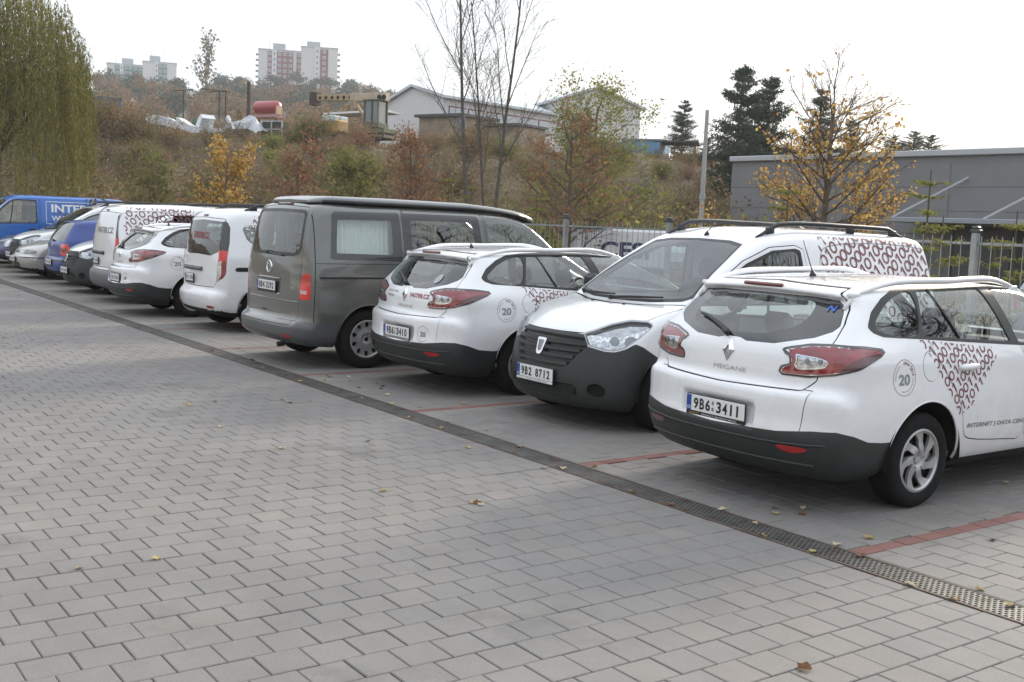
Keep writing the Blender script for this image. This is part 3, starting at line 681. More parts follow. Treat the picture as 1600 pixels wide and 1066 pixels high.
def make_estate():
    root = empty('white_estate_car'); sh = estate_shape(); sk = Skin(sh, .027); T = sk.T; L = sh.L; zc = .335
    T = arches(sk, T, (1.05, 3.74), .385, zc)
    lining = None
    F = sk.field
    # side glass
    q1 = [(.60, 1.198), (.66, 1.165), (1.00, 1.150), (1.075, 1.412), (.93, 1.395), (.80, 1.345), (.68, 1.27)]
    q2 = [(1.045, 1.135), (2.04, 1.075), (1.87, 1.437), (1.5, 1.436), (1.14, 1.420)]
    q3 = [(2.14, 1.066), (3.33, 1.01), (3.30, 1.035), (3.0, 1.20), (2.62, 1.375), (2.4, 1.432), (1.99, 1.440)]
    surround = [(.535, 1.20), (.56, 1.165), (.64, 1.138), (1.0, 1.118), (2.0, 1.055), (3.40, .985), (3.42, 1.00), (3.05, 1.215), (2.66, 1.405), (2.42, 1.462), (1.5, 1.468), (1.1, 1.447), (.90, 1.425), (.76, 1.375), (.62, 1.29)]
    sur, T = sk.clip(T, F(surround, 'side'))
    panes = []
    for p in (q1, q2, q3):
        g, sur = sk.clip(sur, F(p, 'side', smooth=3 if p is q1 else 0)); panes.append(g)
    for g in panes: sk.piece('side_window', g, GLASS, root, off=-.006)
    sk.piece('window_surround', sur, BLACKT, root, thick=.012, off=.001)
    # rear glass with its black border
    rg = mirror_poly([(0, 1.072), (.06, 1.072), (.12, 1.055), (.34, 1.062), (.58, 1.12), (.665, 1.165), (.685, 1.20), (.655, 1.27), (.592, 1.352), (.40, 1.366), (0, 1.369)])
    brd, T = sk.clip(T, F(rg, 'rear'))
    cl = [(-.50, 1.165), (-.40, 1.12), (.18, 1.115), (.30, 1.14), (.42, 1.19), (.45, 1.25), (.43, 1.322), (.35, 1.342), (-.35, 1.342), (-.45, 1.32), (-.52, 1.23)]
    gl, brd = sk.clip(brd, F(cl, 'rear', smooth=3)); sk.piece('rear_window', gl, GLASS, root, off=-.003)
    sk.piece('rear_window_border', brd, mat('ceramic_glass_border', (.010, .011, .012), .08, coat=1.0), root, off=-.003)
    # windscreen
    ws = mirror_poly([(0, 1.045), (.55, 1.045), (.70, 1.07), (.62, 1.25), (.50, 1.43), (0, 1.452)])
    g, T = sk.clip(T, F(ws, 'front')); sk.piece('windscreen', g, GLASS, root, off=-.004)
    # tail lamps wrapped round the corner
    tl = [(.595, .874), (.80, .876), (1.0, .903), (1.22, .950), (1.42, 1.022), (1.462, 1.050), (1.43, 1.072), (1.25, 1.090), (1.0, 1.094), (.82, 1.086), (.64, 1.056), (.575, 1.040), (.585, 1.010), (.635, .998), (.645, .955), (.565, .932), (.545, .878)]
    lamp, T = sk.clip(T, F(tl, 'corner', lambda V, N: V[:, 2] > .8))
    inner = [(.60, .888), (.80, .882), (1.0, .912), (1.20, .968), (1.385, 1.045), (1.395, 1.062), (1.24, 1.094), (1.0, 1.102), (.82, 1.096), (.66, 1.052), (.63, 1.035), (.672, 1.02), (.68, .945), (.60, .912)]
    li, rim_ = sk.clip(lamp, F(tl, 'corner', lambda V, N: V[:, 2] > .8)+.013); sk.piece('tail_lamp_frame', rim_, mat('lamp_frame_black', (.02, .006, .007), .25, coat=1), root, thick=.02, off=.004)
    sk.piece('tail_lamp_cover', lamp, LENS, root, off=.007)
    ln, li = sk.clip(li, np.where(np.abs(sk.V[:, 0])+sk.V[:, 1] < 1.13, np.maximum(F(tl, 'corner', lambda V, N: V[:, 2] > .8)+.012, -(F(tl, 'corner', lambda V, N: V[:, 2] > .8)+.020)), 1.0)); sk.piece('lamp_chrome_line', ln, CHROME, root, off=.002)
    wh = [(.672, .930), (.86, .934), (.945, .958), (.96, .980), (.91, 1.000), (.74, 1.012), (.675, 1.012), (.692, .975)]
    w_, li = sk.clip(li, F(wh, 'corner', lambda V, N: V[:, 2] > .8, smooth=3)); 
    chl, w_ = w_, w_
    core, chr_ = sk.clip(w_, F(np.array(wh)*np.array([.93, .80])+np.array([.058, .196]), 'corner', lambda V, N: V[:, 2] > .8, smooth=3))
    sk.piece('reversing_lamp', core, CLEARL, root, off=-.004); sk.piece('lamp_chrome_line', chr_, CHROME, root, off=.001)
    dk = [(1.0, .90), (1.10, .975), (1.2, 1.015), (1.42, 1.045), (1.45, 1.03), (1.25, .95)]
    d_, li = sk.clip(li, F(dk, 'corner', lambda V, N: V[:, 2] > .8, smooth=3))
    sk.piece('tail_lamp', li, REDL, root); sk.piece('tail_lamp_lower', d_, DREDL, root, off=-.001)
    for sd in (-1, 1):
        P, N = sh.onto(np.array([(sd*(.60), .978), (sd*.68, .980)]), 'rear', -.002)
        for p, n in zip(P, N): b = MB(); b.tube([p-n*.01, p+n*.005], [.019, .016], 14); b.build('lamp_bulb_cup', mat('lamp_cup_grey', (.22, .23, .24), .25, metal=.7), root)
    # dark lower bumper
    low, T = sk.clip(T, ucurve(sk, [(0, .515), (.55, .530), (.85, .560), (1.05, .565), (1.2, .54), (1.35, .492), (1.5, .478), (1.9, .474)], lambda V: (V[:, 1] < .80)))
    strip = [(-.78, .405), (.78, .405), (.80, .452), (-.80, .452)]
    sk.piece('rear_bumper_lower', low, PLAST, root)
    b = MB(); qs = np.linspace(-.80, .80, 40); P, N = sh.onto(np.c_[qs, .455+.02*(qs/.8)**4], 'rear', .0); b.tube(P-np.array([0, 0, 0]), .008, 6); b.build('bumper_crease', PLAST, root, True)
    P, N = sh.onto(np.c_[qs*.9, np.full(40, .335)], 'rear', .0); b = MB(); b.tube(P, .010, 6); b.build('bumper_lip', PLAST, root, True)
    for sd in (-1, 1):
        th = np.linspace(0, 2*math.pi, 25)[:-1]; v = np.c_[np.cos(th)*.10, np.sin(th)*.021+.010*np.cos(th)**2]; v = np.concatenate([[[0, 0]], v]); t = np.array([(0, i+1, (i+1) % 24+1) for i in range(24)])
        decal('rear_reflector', sh, place_text(v, sd*.60, .428), t, 'rear', DREDL if sd < 0 else mat('reflector_red', (.35, .015, .015), .3, coat=.6), root, .004)
    # panel gaps and doors
    tg = mirror_poly([(0, .782), (.60, .795), (.672, .86), (.705, 1.0), (.712, 1.12), (.700, 1.21), (.662, 1.30), (.60, 1.392), (.56, 1.43), (0, 1.45)])
    fg = lambda: F(tg, 'rear', lambda V, N: V[:, 1] < .95)
    T = gap(sk, T, fg, root); tail, T = sk.clip(T, fg()); sk.piece('tailgate', tail, WHITE, root, thick=.015)
    bc = mirror_poly([(0, .40), (.640, .40), (.645, .55), (.655, .70), (.672, .80), (.6, .802), (0, .79)])
    fb = lambda: F(bc, 'rear', lambda V, N: V[:, 1] < .6)
    T = gap(sk, T, fb, root, .0028); bcov, T = sk.clip(T, fb()); sk.piece('bumper_cover', bcov, WHITE, root, thick=.015)
    d1 = catmull([(1.075, 1.15), (1.14, 1.0), (1.26, .86), (1.375, .72), (1.44, .60), (1.47, .50), (1.50, .455), (1.56, .43), (2.18, .375)], 4, closed=False)
    rd = np.concatenate([d1, [(2.225, .43), (2.235, .62), (2.215, .90), (2.13, 1.10), (1.965, 1.452), (1.16, 1.435)]])
    fd = np.array([(2.245, .43), (2.30, .365), (3.15, .33), (3.24, .45), (3.30, .70), (3.38, .96), (3.40, 1.02), (2.66, 1.42), (2.42, 1.46), (1.985, 1.455), (2.15, 1.10), (2.235, .90), (2.255, .62)])
    for poly, nm in ((rd, 'rear_door'), (fd, 'front_door')):
        fdn = lambda: F(poly, 'side'); T = gap(sk, T, fdn, root); I, T = sk.clip(T, fdn()); sk.piece(nm, I, WHITE, root, thick=.015)
    th = np.linspace(0, 2*math.pi, 33)[:-1]; fc = np.c_[1.065+.093*np.cos(th), .945+.098*np.sin(th)]
    ff = lambda: F(fc, 'side', lambda V, N: V[:, 0] > 0); T = gap(sk, T, ff, root, .0022); I, T = sk.clip(T, ff()); sk.piece('fuel_flap', I, WHITE, root)
    und, T = sk.clip(T, np.where((sk.N[:, 2] < -.55) & (sk.V[:, 2] < .4), -1.0, 1.0))
    sk.piece('underbody', und, WELL, root)
    sk.piece('body', T, WHITE, root, thick=.015); line_cabin(sk, T, root)
    root['lipmat'] = 'white_car_paint'; wells(root, sh, (1.05, 3.74), .385, zc)
    # spoiler lamp, aerial, rails, badge, wiper
    b = MB(); P, N = sh.onto(np.c_[np.linspace(-.165, .165, 12), np.full(12, 1.415)], 'rear', .004)
    b.tube(P+np.array([0, .005, .003]), .015, 8); o = b.build('high_brake_lamp', mat('brake_lamp_dull_red', (.14, .018, .016), .25, coat=1), root, True)
    antenna(root, sh, .0, .92, length=.24)
    for sd in (-1, 1): rail(root, sh, (.635, .665, .60), .46, 2.58, WHITE, lift=.050, feet=(.05, .95), w=.044, taper=.26, side=sd, flat=.85)
    bd = empty('badge', (0, 0, 0)); bd.parent = root
    dm = np.array([(0, .075), (.052, 0), (0, -.075), (-.052, 0)]); di = dm*np.array([.36, .45])
    P, N = sh.onto(place_text(np.concatenate([dm, di]), 0, .985), 'rear', .004); P2 = P.copy(); P2[:4] += N[:4]*.0; P2[4:] += N[4:]*.012
    b = MB(); b.add(P2, [(i, (i+1) % 4, 4+(i+1) % 4, 4+i) for i in range(4)]); b.add(np.concatenate([P[:4]-N[:4]*.01, P[:4]]), [(i, (i+1) % 4, 4+(i+1) % 4, 4+i) for i in range(4)]); b.build('diamond_emblem', CHROME, bd)
    v, t = lettering('MEGANE', .030, .285, .0); decal('model_lettering', sh, place_text(v, .03, .868), t, 'rear', CHROME, root, .004)
    wiper(root, sh, [(-.06, 1.085), (-.16, 1.12), (-.30, 1.158), (-.42, 1.18)], 'rear', r=.014, boss=(-.055, 1.083))
    for sd in (-1, 1): handle(root, sh, 1.47, .925, sd, WHITE, .21); handle(root, sh, 2.47, .90, sd, WHITE, .21); mirror_glass(root, sd*.90, 3.12, 1.03, sd, WHITE)
    for sd in (-1, 1):                                                # pillar strips in the side glass
        b = MB(); P, N = sh.onto(np.array([(1.44, 1.115), (1.36, 1.25), (1.27, 1.43)]), 'side', -.001, sd); b.tube(P, .010, 4); b.build('quarter_glass_bar', BLACKT, root)
    # vinyls on both sides
    for sd in (1, -1):
        fl = sd < 0
        wedge = [(.985, 1.115), (1.30, 1.085), (1.80, 1.045), (1.83, .99), (1.70, .86), (1.53, .66), (1.40, .60), (1.18, .86)]
        v, t = digits01(.070, np.array(wedge)*[sd, 1], RAD(35), .062, .082, 3, stroke=.17); v = v*[sd, 1]
        decal('binary_vinyl', sh, v, t if sd > 0 else t[:, ::-1], 'side', MAROON, root, .0028, sd)
        r1 = ring2d(.113, .116, 60); r2 = ring2d(.088, .091, 40, RAD(120), RAD(195)); r3 = ring2d(.088, .091, 40, RAD(-110), RAD(0))
        v, t = join2d([r1, r2, r3]); decal('anniversary_ring', sh, place_text(v, .77, .885, fl), t if sd > 0 else t[:, ::-1], 'side', MAROON, root, .0025, sd)
        v, t = lettering('20', .072, .115, .03); decal('anniversary_number', sh, place_text(v, .77, .872, fl), t if not fl else t[:, ::-1], 'side', mat('grey_green_vinyl', (.22, .25, .25), .45), root, .0025, sd)
        v, t = arc_text('1994-2014', .092, .022, RAD(52), .02); decal('anniversary_years', sh, place_text(v, .77, .885, fl), t if not fl else t[:, ::-1], 'side', MAROON, root, .0025, sd)
        v, t = lettering('INTERNET | DATA CENTRUM | VOIP | TV', .040, 1.22, .02); v = v@np.array([[1, -.02], [.17, 1]])
        decal('service_lettering', sh, place_text(v, 2.12, .507, fl), t if not fl else t[:, ::-1], 'side', GREYV, root, .0025, sd)
    for nm, y in (('wheel', 1.05), ('wheel', 3.74)):
        for sd in (-1, 1): wheel(root, sd*.775, y, .318, .208, .212, 'star', sd, nm)
    cabin(root, sh, sk, [(0, 1.40, .50, 1.2, .50), (-.37, 2.25, .52, .5, .56), (.37, 2.25, .52, .5, .56)], dash=(3.15, 1.0))
    b = MB(); b.box((0, .75, .80), (1.25, .9, .03)); b.build('luggage_cover', INNER, root)
    return root, sh
# ------------------------------------------------------------------ small delivery van (panel and glazed)
def van_shape(ext=0.0):
    sil = [(.30, .22), (.13, .25), (.03, .32), (.0, .42), (.0, .52), (.025, .575), (.06, .60), (.065, .80), (.075, 1.05), (.105, 1.3), (.15, 1.52), (.20, 1.68), (.27, 1.755), (.42, 1.79), (1.0, 1.82), (1.5, 1.828), (1.9, 1.81), (2.2, 1.76), (2.42, 1.685), (2.9, 1.405), (3.37, 1.125), (3.45, 1.09), (3.7, 1.05), (3.98, .985), (4.18, .89), (4.27, .80), (4.315, .68), (4.35, .55), (4.363, .42), (4.345, .28), (4.26, .20), (3.5, .2), (1.5, .2)]
    sec = [(0, .80), (.2, .82), (.32, .852), (.5, .870), (.7, .876), (.9, .872), (1.05, .862), (1.15, .845), (1.3, .82), (1.5, .775), (1.65, .735), (1.75, .69), (1.85, .62), (2.0, .5)]
    plan = [(-.1, .955), (0, .96), (.3, .985), (.8, 1.0), (2.6, 1.0), (3.5, .995), (3.9, .985), (4.2, .945), (4.45, .87)]
    planu = [(-.1, .92), (.3, .955), (.9, .99), (2.2, 1.0), (2.8, .975), (3.4, .93), (4.4, .85)]
    st = lambda P: [(y+ext*min(1, max(0, (y-.5)/1.2)), z) for y, z in P]
    return Shape(4.363+ext, .876, 1.83, st(sil), sec, st(plan), st(planu), zu=(1.05, 1.4), bowR=.10, bowF=.42, pR=3.2, pF=2.3, crown=.05, k=(.13, .09),
                 bumps=[(.80, .60, .42, .22, .018), (3.54+ext, .62, .45, .22, .022)])
def make_van(kind, sh=None):
    """kind: 'nose' (seen from the front), 'glazed' or 'panel' (seen from the rear)"""
    root = empty('white_delivery_van'); sh = sh or VSH; FW = sh.L-.818; sk = Skin(sh, .027 if kind == 'nose' else .034); T = sk.T; F = sk.field; L = sh.L; zc = .335
    T = arches(sk, T, (.75, FW), .375, zc)
    A = lambda *p: [(L-a, z) for a, z in p]
    # cab side window
    sw = A((1.16, 1.125), (1.30, 1.115), (2.50, 1.115), (2.54, 1.14), (2.50, 1.585), (2.44, 1.60), (2.15, 1.575), (1.80, 1.45), (1.45, 1.255))
    big = A((1.10, 1.10), (2.56, 1.095), (2.58, 1.12), (2.53, 1.605), (2.46, 1.625), (2.13, 1.60), (1.77, 1.475), (1.40, 1.27))
    sur, T = sk.clip(T, F(big, 'side')); g, sur = sk.clip(sur, F(sw, 'side')); sk.piece('cab_side_window', g, GLASSD, root, off=-.006); sk.piece('window_surround', sur, BLACKT, root, off=.001, thick=.012)
    # windscreen with dark border
    ws = mirror_poly([(0, 1.092), (.40, 1.098), (.70, 1.125), (.765, 1.16), (.735, 1.25), (.66, 1.48), (.59, 1.648), (.40, 1.678), (0, 1.688)])
    wi = mirror_poly([(0, 1.125), (.40, 1.13), (.68, 1.158), (.725, 1.185), (.70, 1.26), (.635, 1.48), (.565, 1.63), (.38, 1.658), (0, 1.668)])
    br, T = sk.clip(T, F(ws, 'front')); g, br = sk.clip(br, F(wi, 'front')); sk.piece('windscreen', g, GLASS, root, off=-.004); sk.piece('windscreen_border', br, BLACKT, root, off=-.003)
    # headlamps (unrolled round the front corner: |x| + distance from the nose)
    def fu(poly, smooth=0):
        V = sk.V; Q = np.c_[np.abs(V[:, 0])+(L-V[:, 1]), V[:, 2]]; P = catmull(poly, smooth) if smooth else np.asarray(poly, float)
        m_ = (V[:, 1] > L-1.4) & (np.abs(V[:, 0]) > .2); g = np.ones(len(V)); g[m_] = polysdf(P, Q[m_]); return g
    hl = [(.60, .845), (.665, .74), (.88, .712), (1.0, .712), (1.13, .745), (1.30, .835), (1.435, .925), (1.44, .950), (1.37, .975), (1.16, .975), (.93, .935), (.72, .875)]
    lamp, T = sk.clip(T, fu(hl))
    hi = [(.635, .838), (.69, .758), (.88, .732), (1.0, .732), (1.12, .763), (1.29, .85), (1.405, .93), (1.36, .955), (1.16, .955), (.94, .915), (.74, .862)]
    core, rimh = sk.clip(lamp, fu(hl)+.013); sk.piece('headlamp_frame', rimh, mat('headlamp_bezel', (.30, .31, .32), .3, metal=.6, coat=.6), root, off=.0)
    up = [(.66, .842), (.86, .835), (1.05, .835), (1.42, .93), (1.36, .97), (1.16, .97), (.93, .93), (.70, .87)]
    u_, lo_ = sk.clip(core, fu(up)); sk.piece('headlamp_bowl', u_, mat('lamp_bowl_grey', (.34, .35, .36), .18, metal=.8, coat=1, var=(16, .5)), root, off=-.030); sk.piece('headlamp_reflector', lo_, CLEARL, root, off=-.022)
    sk.piece('headlamp_cover', core, LENS, root, off=.003)
    for sd in (-1, 1):
        P, N = sh.onto(np.array([(sd*.80, .795), (sd*.68, .80)]), 'front', -.03)
        for q, r_ in ((0, .05), (1, .036)): b = MB(); b.tube([P[q], P[q]+N[q]*.02], [r_, r_*1.1], 18); b.build('headlamp_bulb_cup', mat('lamp_cup_grey', (.22, .23, .24), .25, metal=.7), root)
    # dark front bumper below the lamps
    V = sk.V; Q = np.c_[np.abs(V[:, 0])+(L-V[:, 1]), V[:, 2]]
    line = [(0, .845), (.50, .838), (.62, .83), (.665, .735), (.88, .705), (1.0, .705), (1.13, .735), (1.245, .785), (1.34, .76), (1.60, .625), (2.0, .42)]
    zl = np.interp(Q[:, 0], *np.array(line).T); g = np.where((V[:, 1] > L-.95), V[:, 2]-zl, 1.0); bump, T = sk.clip(T, g)
    gr = mirror_poly([(0, .535), (.30, .535), (.36, .56), (.515, .775), (.52, .805), (0, .815)])
    gi, bump = sk.clip(bump, F(gr, 'front')); sk.piece('grille_recess', gi, BLACKT, root, off=-.035)
    lg = mirror_poly([(0, .285), (.40, .285), (.47, .33), (.44, .405), (0, .405)]); li, bump = sk.clip(bump, F(lg, 'front')); sk.piece('lower_grille_recess', li, BLACKT, root, off=-.03)
    for sd in (1,):
        th = np.linspace(0, 2*math.pi, 25)[:-1]; fg = np.c_[.615+np.cos(th)*.075, .365+np.sin(th)*.062]; fi, bump = sk.clip(bump, F(fg, 'frontabs')); sk.piece('fog_lamp_recess', fi, WELL, root, off=-.03)
    sk.piece('front_bumper', bump, PLAST, root, thick=.035)
    for k, z in enumerate((.575, .635, .695, .755)):
        wdt = np.interp(z, [.55, .79], [.33, .505]); b = MB(); q = np.linspace(-wdt, wdt, 24); P, N = sh.onto(np.c_[q, np.full(24, z)], 'front', -.012)
        for a in range(23): b.bar(P[a], P[a+1]+(P[a+1]-P[a])*.02, .03, .030)
        b.build('grille_slat', mat('grille_slat_plastic', (.05, .053, .055), .4), root)
    for z in (.305, .325, .345, .365, .385):
        b = MB(); q = np.linspace(-.44, .44, 16); P, N = sh.onto(np.c_[q, np.full(16, z)], 'front', -.012); b.tube(P, .006, 5); b.build('lower_grille_slat', PLAST, root)
    # bonnet emblem: a small shield
    shd = np.array([(-.062, .068), (-.030, .072), (.030, .072), (.062, .068), (.040, -.05), (.022, -.072), (-.022, -.072), (-.040, -.05)]); si = shd*np.array([.62, .66])+np.array([0, .004])
    P, N = sh.onto(place_text(np.concatenate([shd, si]), 0, .69), 'front', .012); n = len(shd); b = MB(); b.add(np.concatenate([P, P[:n]-N[:n]*.03]), [(i, n+i, n+(i+1) % n, (i+1) % n) for i in range(n)]+[(i, (i+1) % n, 2*n+(i+1) % n, 2*n+i) for i in range(n)]); o = b.build('front_emblem', CHROME, root)
    b = MB(); b.add(P[n:]-N[n:]*.004, [list(range(n))[::-1]]); b.build('emblem_field', mat('emblem_grey', (.25, .25, .25), .3, metal=.8), o)
    # bonnet edge
    bn = mirror_poly([(0, .838), (.45, .842), (.60, .862), (.70, .895), (.785, .985), (.80, 1.06), (.775, 1.10), (.70, 1.098), (.4, 1.078), (0, 1.072)])
    fb = lambda: F(bn, 'front', lambda V, N: (V[:, 1] > L-1.15)); T = gap(sk, T, fb, root); I, T = sk.clip(T, fb()); sk.piece('bonnet', I, WHITE, root, thick=.015)
    for x in (-.22, .22): b = MB(); P, N = sh.onto(np.array([(x, L-.80)]), 'top', 0); b.box(P[0]+np.array([0, 0, .006]), (.03, .02, .012), bev=.003); b.build('washer_jet', BLACKT, root)
    wiper(root, sh, [(.10, 1.095), (-.12, 1.115), (-.48, 1.135)], 'front', r=.012, boss=(.10, 1.093)); wiper(root, sh, [(.62, 1.12), (.42, 1.12), (.12, 1.125)], 'front', r=.012, boss=(.62, 1.118))
    # cab door and sliding door gaps
    cd_ = np.array(A((1.02, .50), (1.08, .34), (2.50, .33), (2.60, .42), (2.63, .80), (2.62, 1.20), (2.575, 1.62), (2.46, 1.655), (2.10, 1.63), (1.74, 1.50), (1.38, 1.29), (1.04, 1.11), (1.0, .80)))
    f1 = lambda: F(cd_, 'side'); T = gap(sk, T, f1, root); I, T = sk.clip(T, f1()); sk.piece('cab_door', I, WHITE, root, thick=.015)
    sd_ = np.array(A((2.66, .80), (2.66, .36), (3.2, .34), (3.34, .60), (3.50, .78), (3.52, 1.55), (3.45, 1.62), (2.70, 1.645)))
    if kind != 'nose':
        fs = lambda: F(sd_, 'side'); T = gap(sk, T, fs, root); I, T = sk.clip(T, fs()); 
    # embossed cargo panel
    e_ = L-4.363
    e_ = L-4.363; pan = catmull(A((2.80, 1.02), (2.82, 1.58), (2.95, 1.655), (4.02+e_, 1.655), (4.13+e_, 1.60), (4.18+e_, 1.02), (4.1+e_, .95), (2.9, .95)), 5)
    if kind != 'glazed':
        fp = lambda: F(pan, 'side'); T = merge_T(*sk.clip(T, fp())); g = fp(); band, rest = sk.clip(T, np.abs(g)-.006); sk.piece('cargo_panel_edge', band, mat('white_paint_groove_shade', (.40, .41, .43), .5), root, off=-.004);  # groove band greyed: the crease's shade is put into its colour
        I, T = sk.clip(rest, fp()); sk.piece('cargo_panel', I, WHITE, root, off=-.002)
    else:
        qw = A((2.75, 1.10), (3.35, 1.10), (3.62, 1.16), (3.85, 1.36), (3.90, 1.50), (3.86, 1.56), (2.75, 1.60)); I, T = sk.clip(T, F(qw, 'side')); sk.piece('rear_side_window', I, GLASSD, root, off=.0, thick=.015)
    if kind != 'nose':
        if kind == 'glazed':
            lt = catmull(A((2.66, .955), (4.02, .955), (4.05, .925), (4.02, .895), (2.66, .895)), 1); I, T = sk.clip(T, F(lt, 'side')); sk.piece('sliding_door_rail', I, BLACKT, root, off=.004, thick=.02)
    # rear end
    lampu = lambda poly: F(poly, 'corner', lambda V, N: V[:, 2] > .6)
    full = [(.80, .74), (.97, .80), (1.03, .86), (1.045, 1.3), (1.02, 1.52), (.96, 1.60), (.86, 1.61), (.83, 1.58), (.845, 1.1), (.80, .95)]
    lp, T = sk.clip(T, lampu(full))
    topd, lp = sk.clip(lp, lampu([(.6, 1.19), (1.2, 1.19), (1.2, 1.8), (.6, 1.8)])); sk.piece('pillar_gloss_panel', topd, mat('gloss_black_panel', (.012, .014, .015), .07, coat=1), root, off=.001)
    rd_, lp = sk.clip(lp, lampu([(.6, 1.02), (1.2, 1.05), (1.2, 1.3), (.6, 1.3)])); sk.piece('brake_lamp', rd_, BREDL, root, off=.006, thick=.02)
    wht, lp = sk.clip(lp, lampu([(.6, .70), (.86, .76), (.925, .84), (.93, 1.06), (.6, 1.06)])); sk.piece('reversing_lamp', wht, CLEARL, root, off=.006, thick=.02); sk.piece('tail_lamp', lp, mat('crimson_lamp_lens', (.22, .006, .012), .12, coat=1), root, off=.006, thick=.02)
    rearc = lambda V, N: V[:, 1] < .5
    if kind == 'glazed':
        gw = mirror_poly([(0, 1.115), (.48, 1.105), (.70, 1.17), (.735, 1.30), (.70, 1.56), (.66, 1.60), (0, 1.62)]); I, T = sk.clip(T, F(gw, 'rear', rearc)); sk.piece('rear_window', I, GLASSD, root, off=.0, thick=.01)
        v, t = lettering('FASTER.CZ', .10, .62, .02); decal('company_lettering', sh, place_text(v, .02, 1.39), t, 'rear', REDV, root, .004)
    elif kind == 'panel':
        v, t = lettering('FASTER.CZ', .11, .92, .02); decal('company_lettering', sh, place_text(v, .12, 1.32), t, 'rear', GREYV, root, .004)
    rdp = mirror_poly([(0, .64), (.60, .655), (.69, .74), (.735, 1.1), (.72, 1.55), (.66, 1.64), (0, 1.66)])
    fr = lambda: F(rdp, 'rear', rearc); T = gap(sk, T, fr, root); I, T = sk.clip(T, fr())
    fl_ = lambda: np.where(sk.V[:, 1] < .6, sk.V[:, 0], 1.0); I = gap(sk, I, fl_, root); a, b_ = sk.clip(I, fl_()); sk.piece('rear_door', a, WHITE, root, thick=.012); sk.piece('rear_door', b_, WHITE, root, thick=.012)
    b = MB(); q = np.linspace(-.56, .22, 12); P, N = sh.onto(np.c_[q, np.full(12, .90)], 'rear', .006)
    b.tube(P, .032, 8); b.build('rear_handle_bar', PLAST if kind == 'panel' else mat('grey_handle_plastic', (.10, .105, .11), .5), root, True)
    b = MB(); P, N = sh.onto(np.array([(0, 1.685)]), 'rear', .0); b.box(P[0], (.16, .03, .035), bev=.01); b.build('high_brake_lamp', DREDL, root)
    if kind == 'panel':
        low, T = sk.clip(T, ucurve(sk, [(0, .60), (.8, .61), (1.0, .60), (1.3, .50), (2, .5)], lambda V: V[:, 1] < .45)); sk.piece('rear_bumper', low, mat('grey_bumper_plastic', (.13, .135, .14), .5), root, thick=.02)
    for sd in (-1, 1):
        oval_decal(root, sh, sd*.62, .37, .10, .018)
    und, T = sk.clip(T, np.where((sk.N[:, 2] < -.55) & (sk.V[:, 2] < .4), -1.0, 1.0)); sk.piece('underbody', und, WELL, root)
    sk.piece('body', T, WHITE, root, thick=.015); line_cabin(sk, T, root)
    root['lipmat'] = 'dark_bumper_plastic' if kind == 'nose' else 'white_car_paint'; wells(root, sh, (.75, FW), .375, zc)
    for sd in (-1, 1):
        if kind != 'panel': rail(root, sh, (.60, .625, .59), .55, L-2.08, mat('black_roof_rail', (.018, .019, .02), .4), lift=.068, feet=(.08, .40, .93), w=.042, taper=.13, side=sd)
        mirror_glass(root, sd*.90, L-1.42, 1.17, sd, mat('black_mirror_plastic', (.03, .03, .032), .5), .20, .22); handle(root, sh, L-2.45, .99, sd, PLAST if kind != 'glazed' else WHITE, .2)
        if kind != 'nose': handle(root, sh, L-2.80, .99, sd, PLAST, .2)
        fl = sd < 0
        poly = A((2.80, 1.745), (4.02+e_, 1.745), (4.10+e_, 1.40), (4.0+e_, 1.05), (3.6+e_*.5, .86), (3.1, 1.0), (2.84, 1.22)) if kind != 'glazed' else A((2.75, 1.70), (3.70, 1.70), (3.80, 1.52), (3.65, 1.1), (3.3, .88), (2.8, 1.0))
        v, t = digits01(.125, np.array(poly)*[sd, 1], RAD(38), .105, .145, 5, stroke=.16); v = v*[sd, 1]
        decal('binary_vinyl', sh, v, t if sd > 0 else t[:, ::-1], 'side', MAROON, root, .004, sd)
        for y in (.75, FW): wheel(root, sd*.745, y, .316, .19, .205, 'five', sd)
    antenna(root, sh, 0.0, L-2.03, length=.13, lean=-1.1)
    cabin(root, sh, sk, [(-.38, L-2.11, .66, .5, .62), (.38, L-2.11, .66, .5, .62)]+([(0, 1.35, .66, 1.25, .5)] if kind == 'glazed' else []), floor=.40, dash=(L-1.14, 1.08))
    if kind != 'glazed': b = MB(); b.box((0, L-2.6, 1.05), (1.45, .03, 1.25)); b.build('bulkhead', mat('bulkhead_grey', (.30, .31, .32), .7), root)
    return root
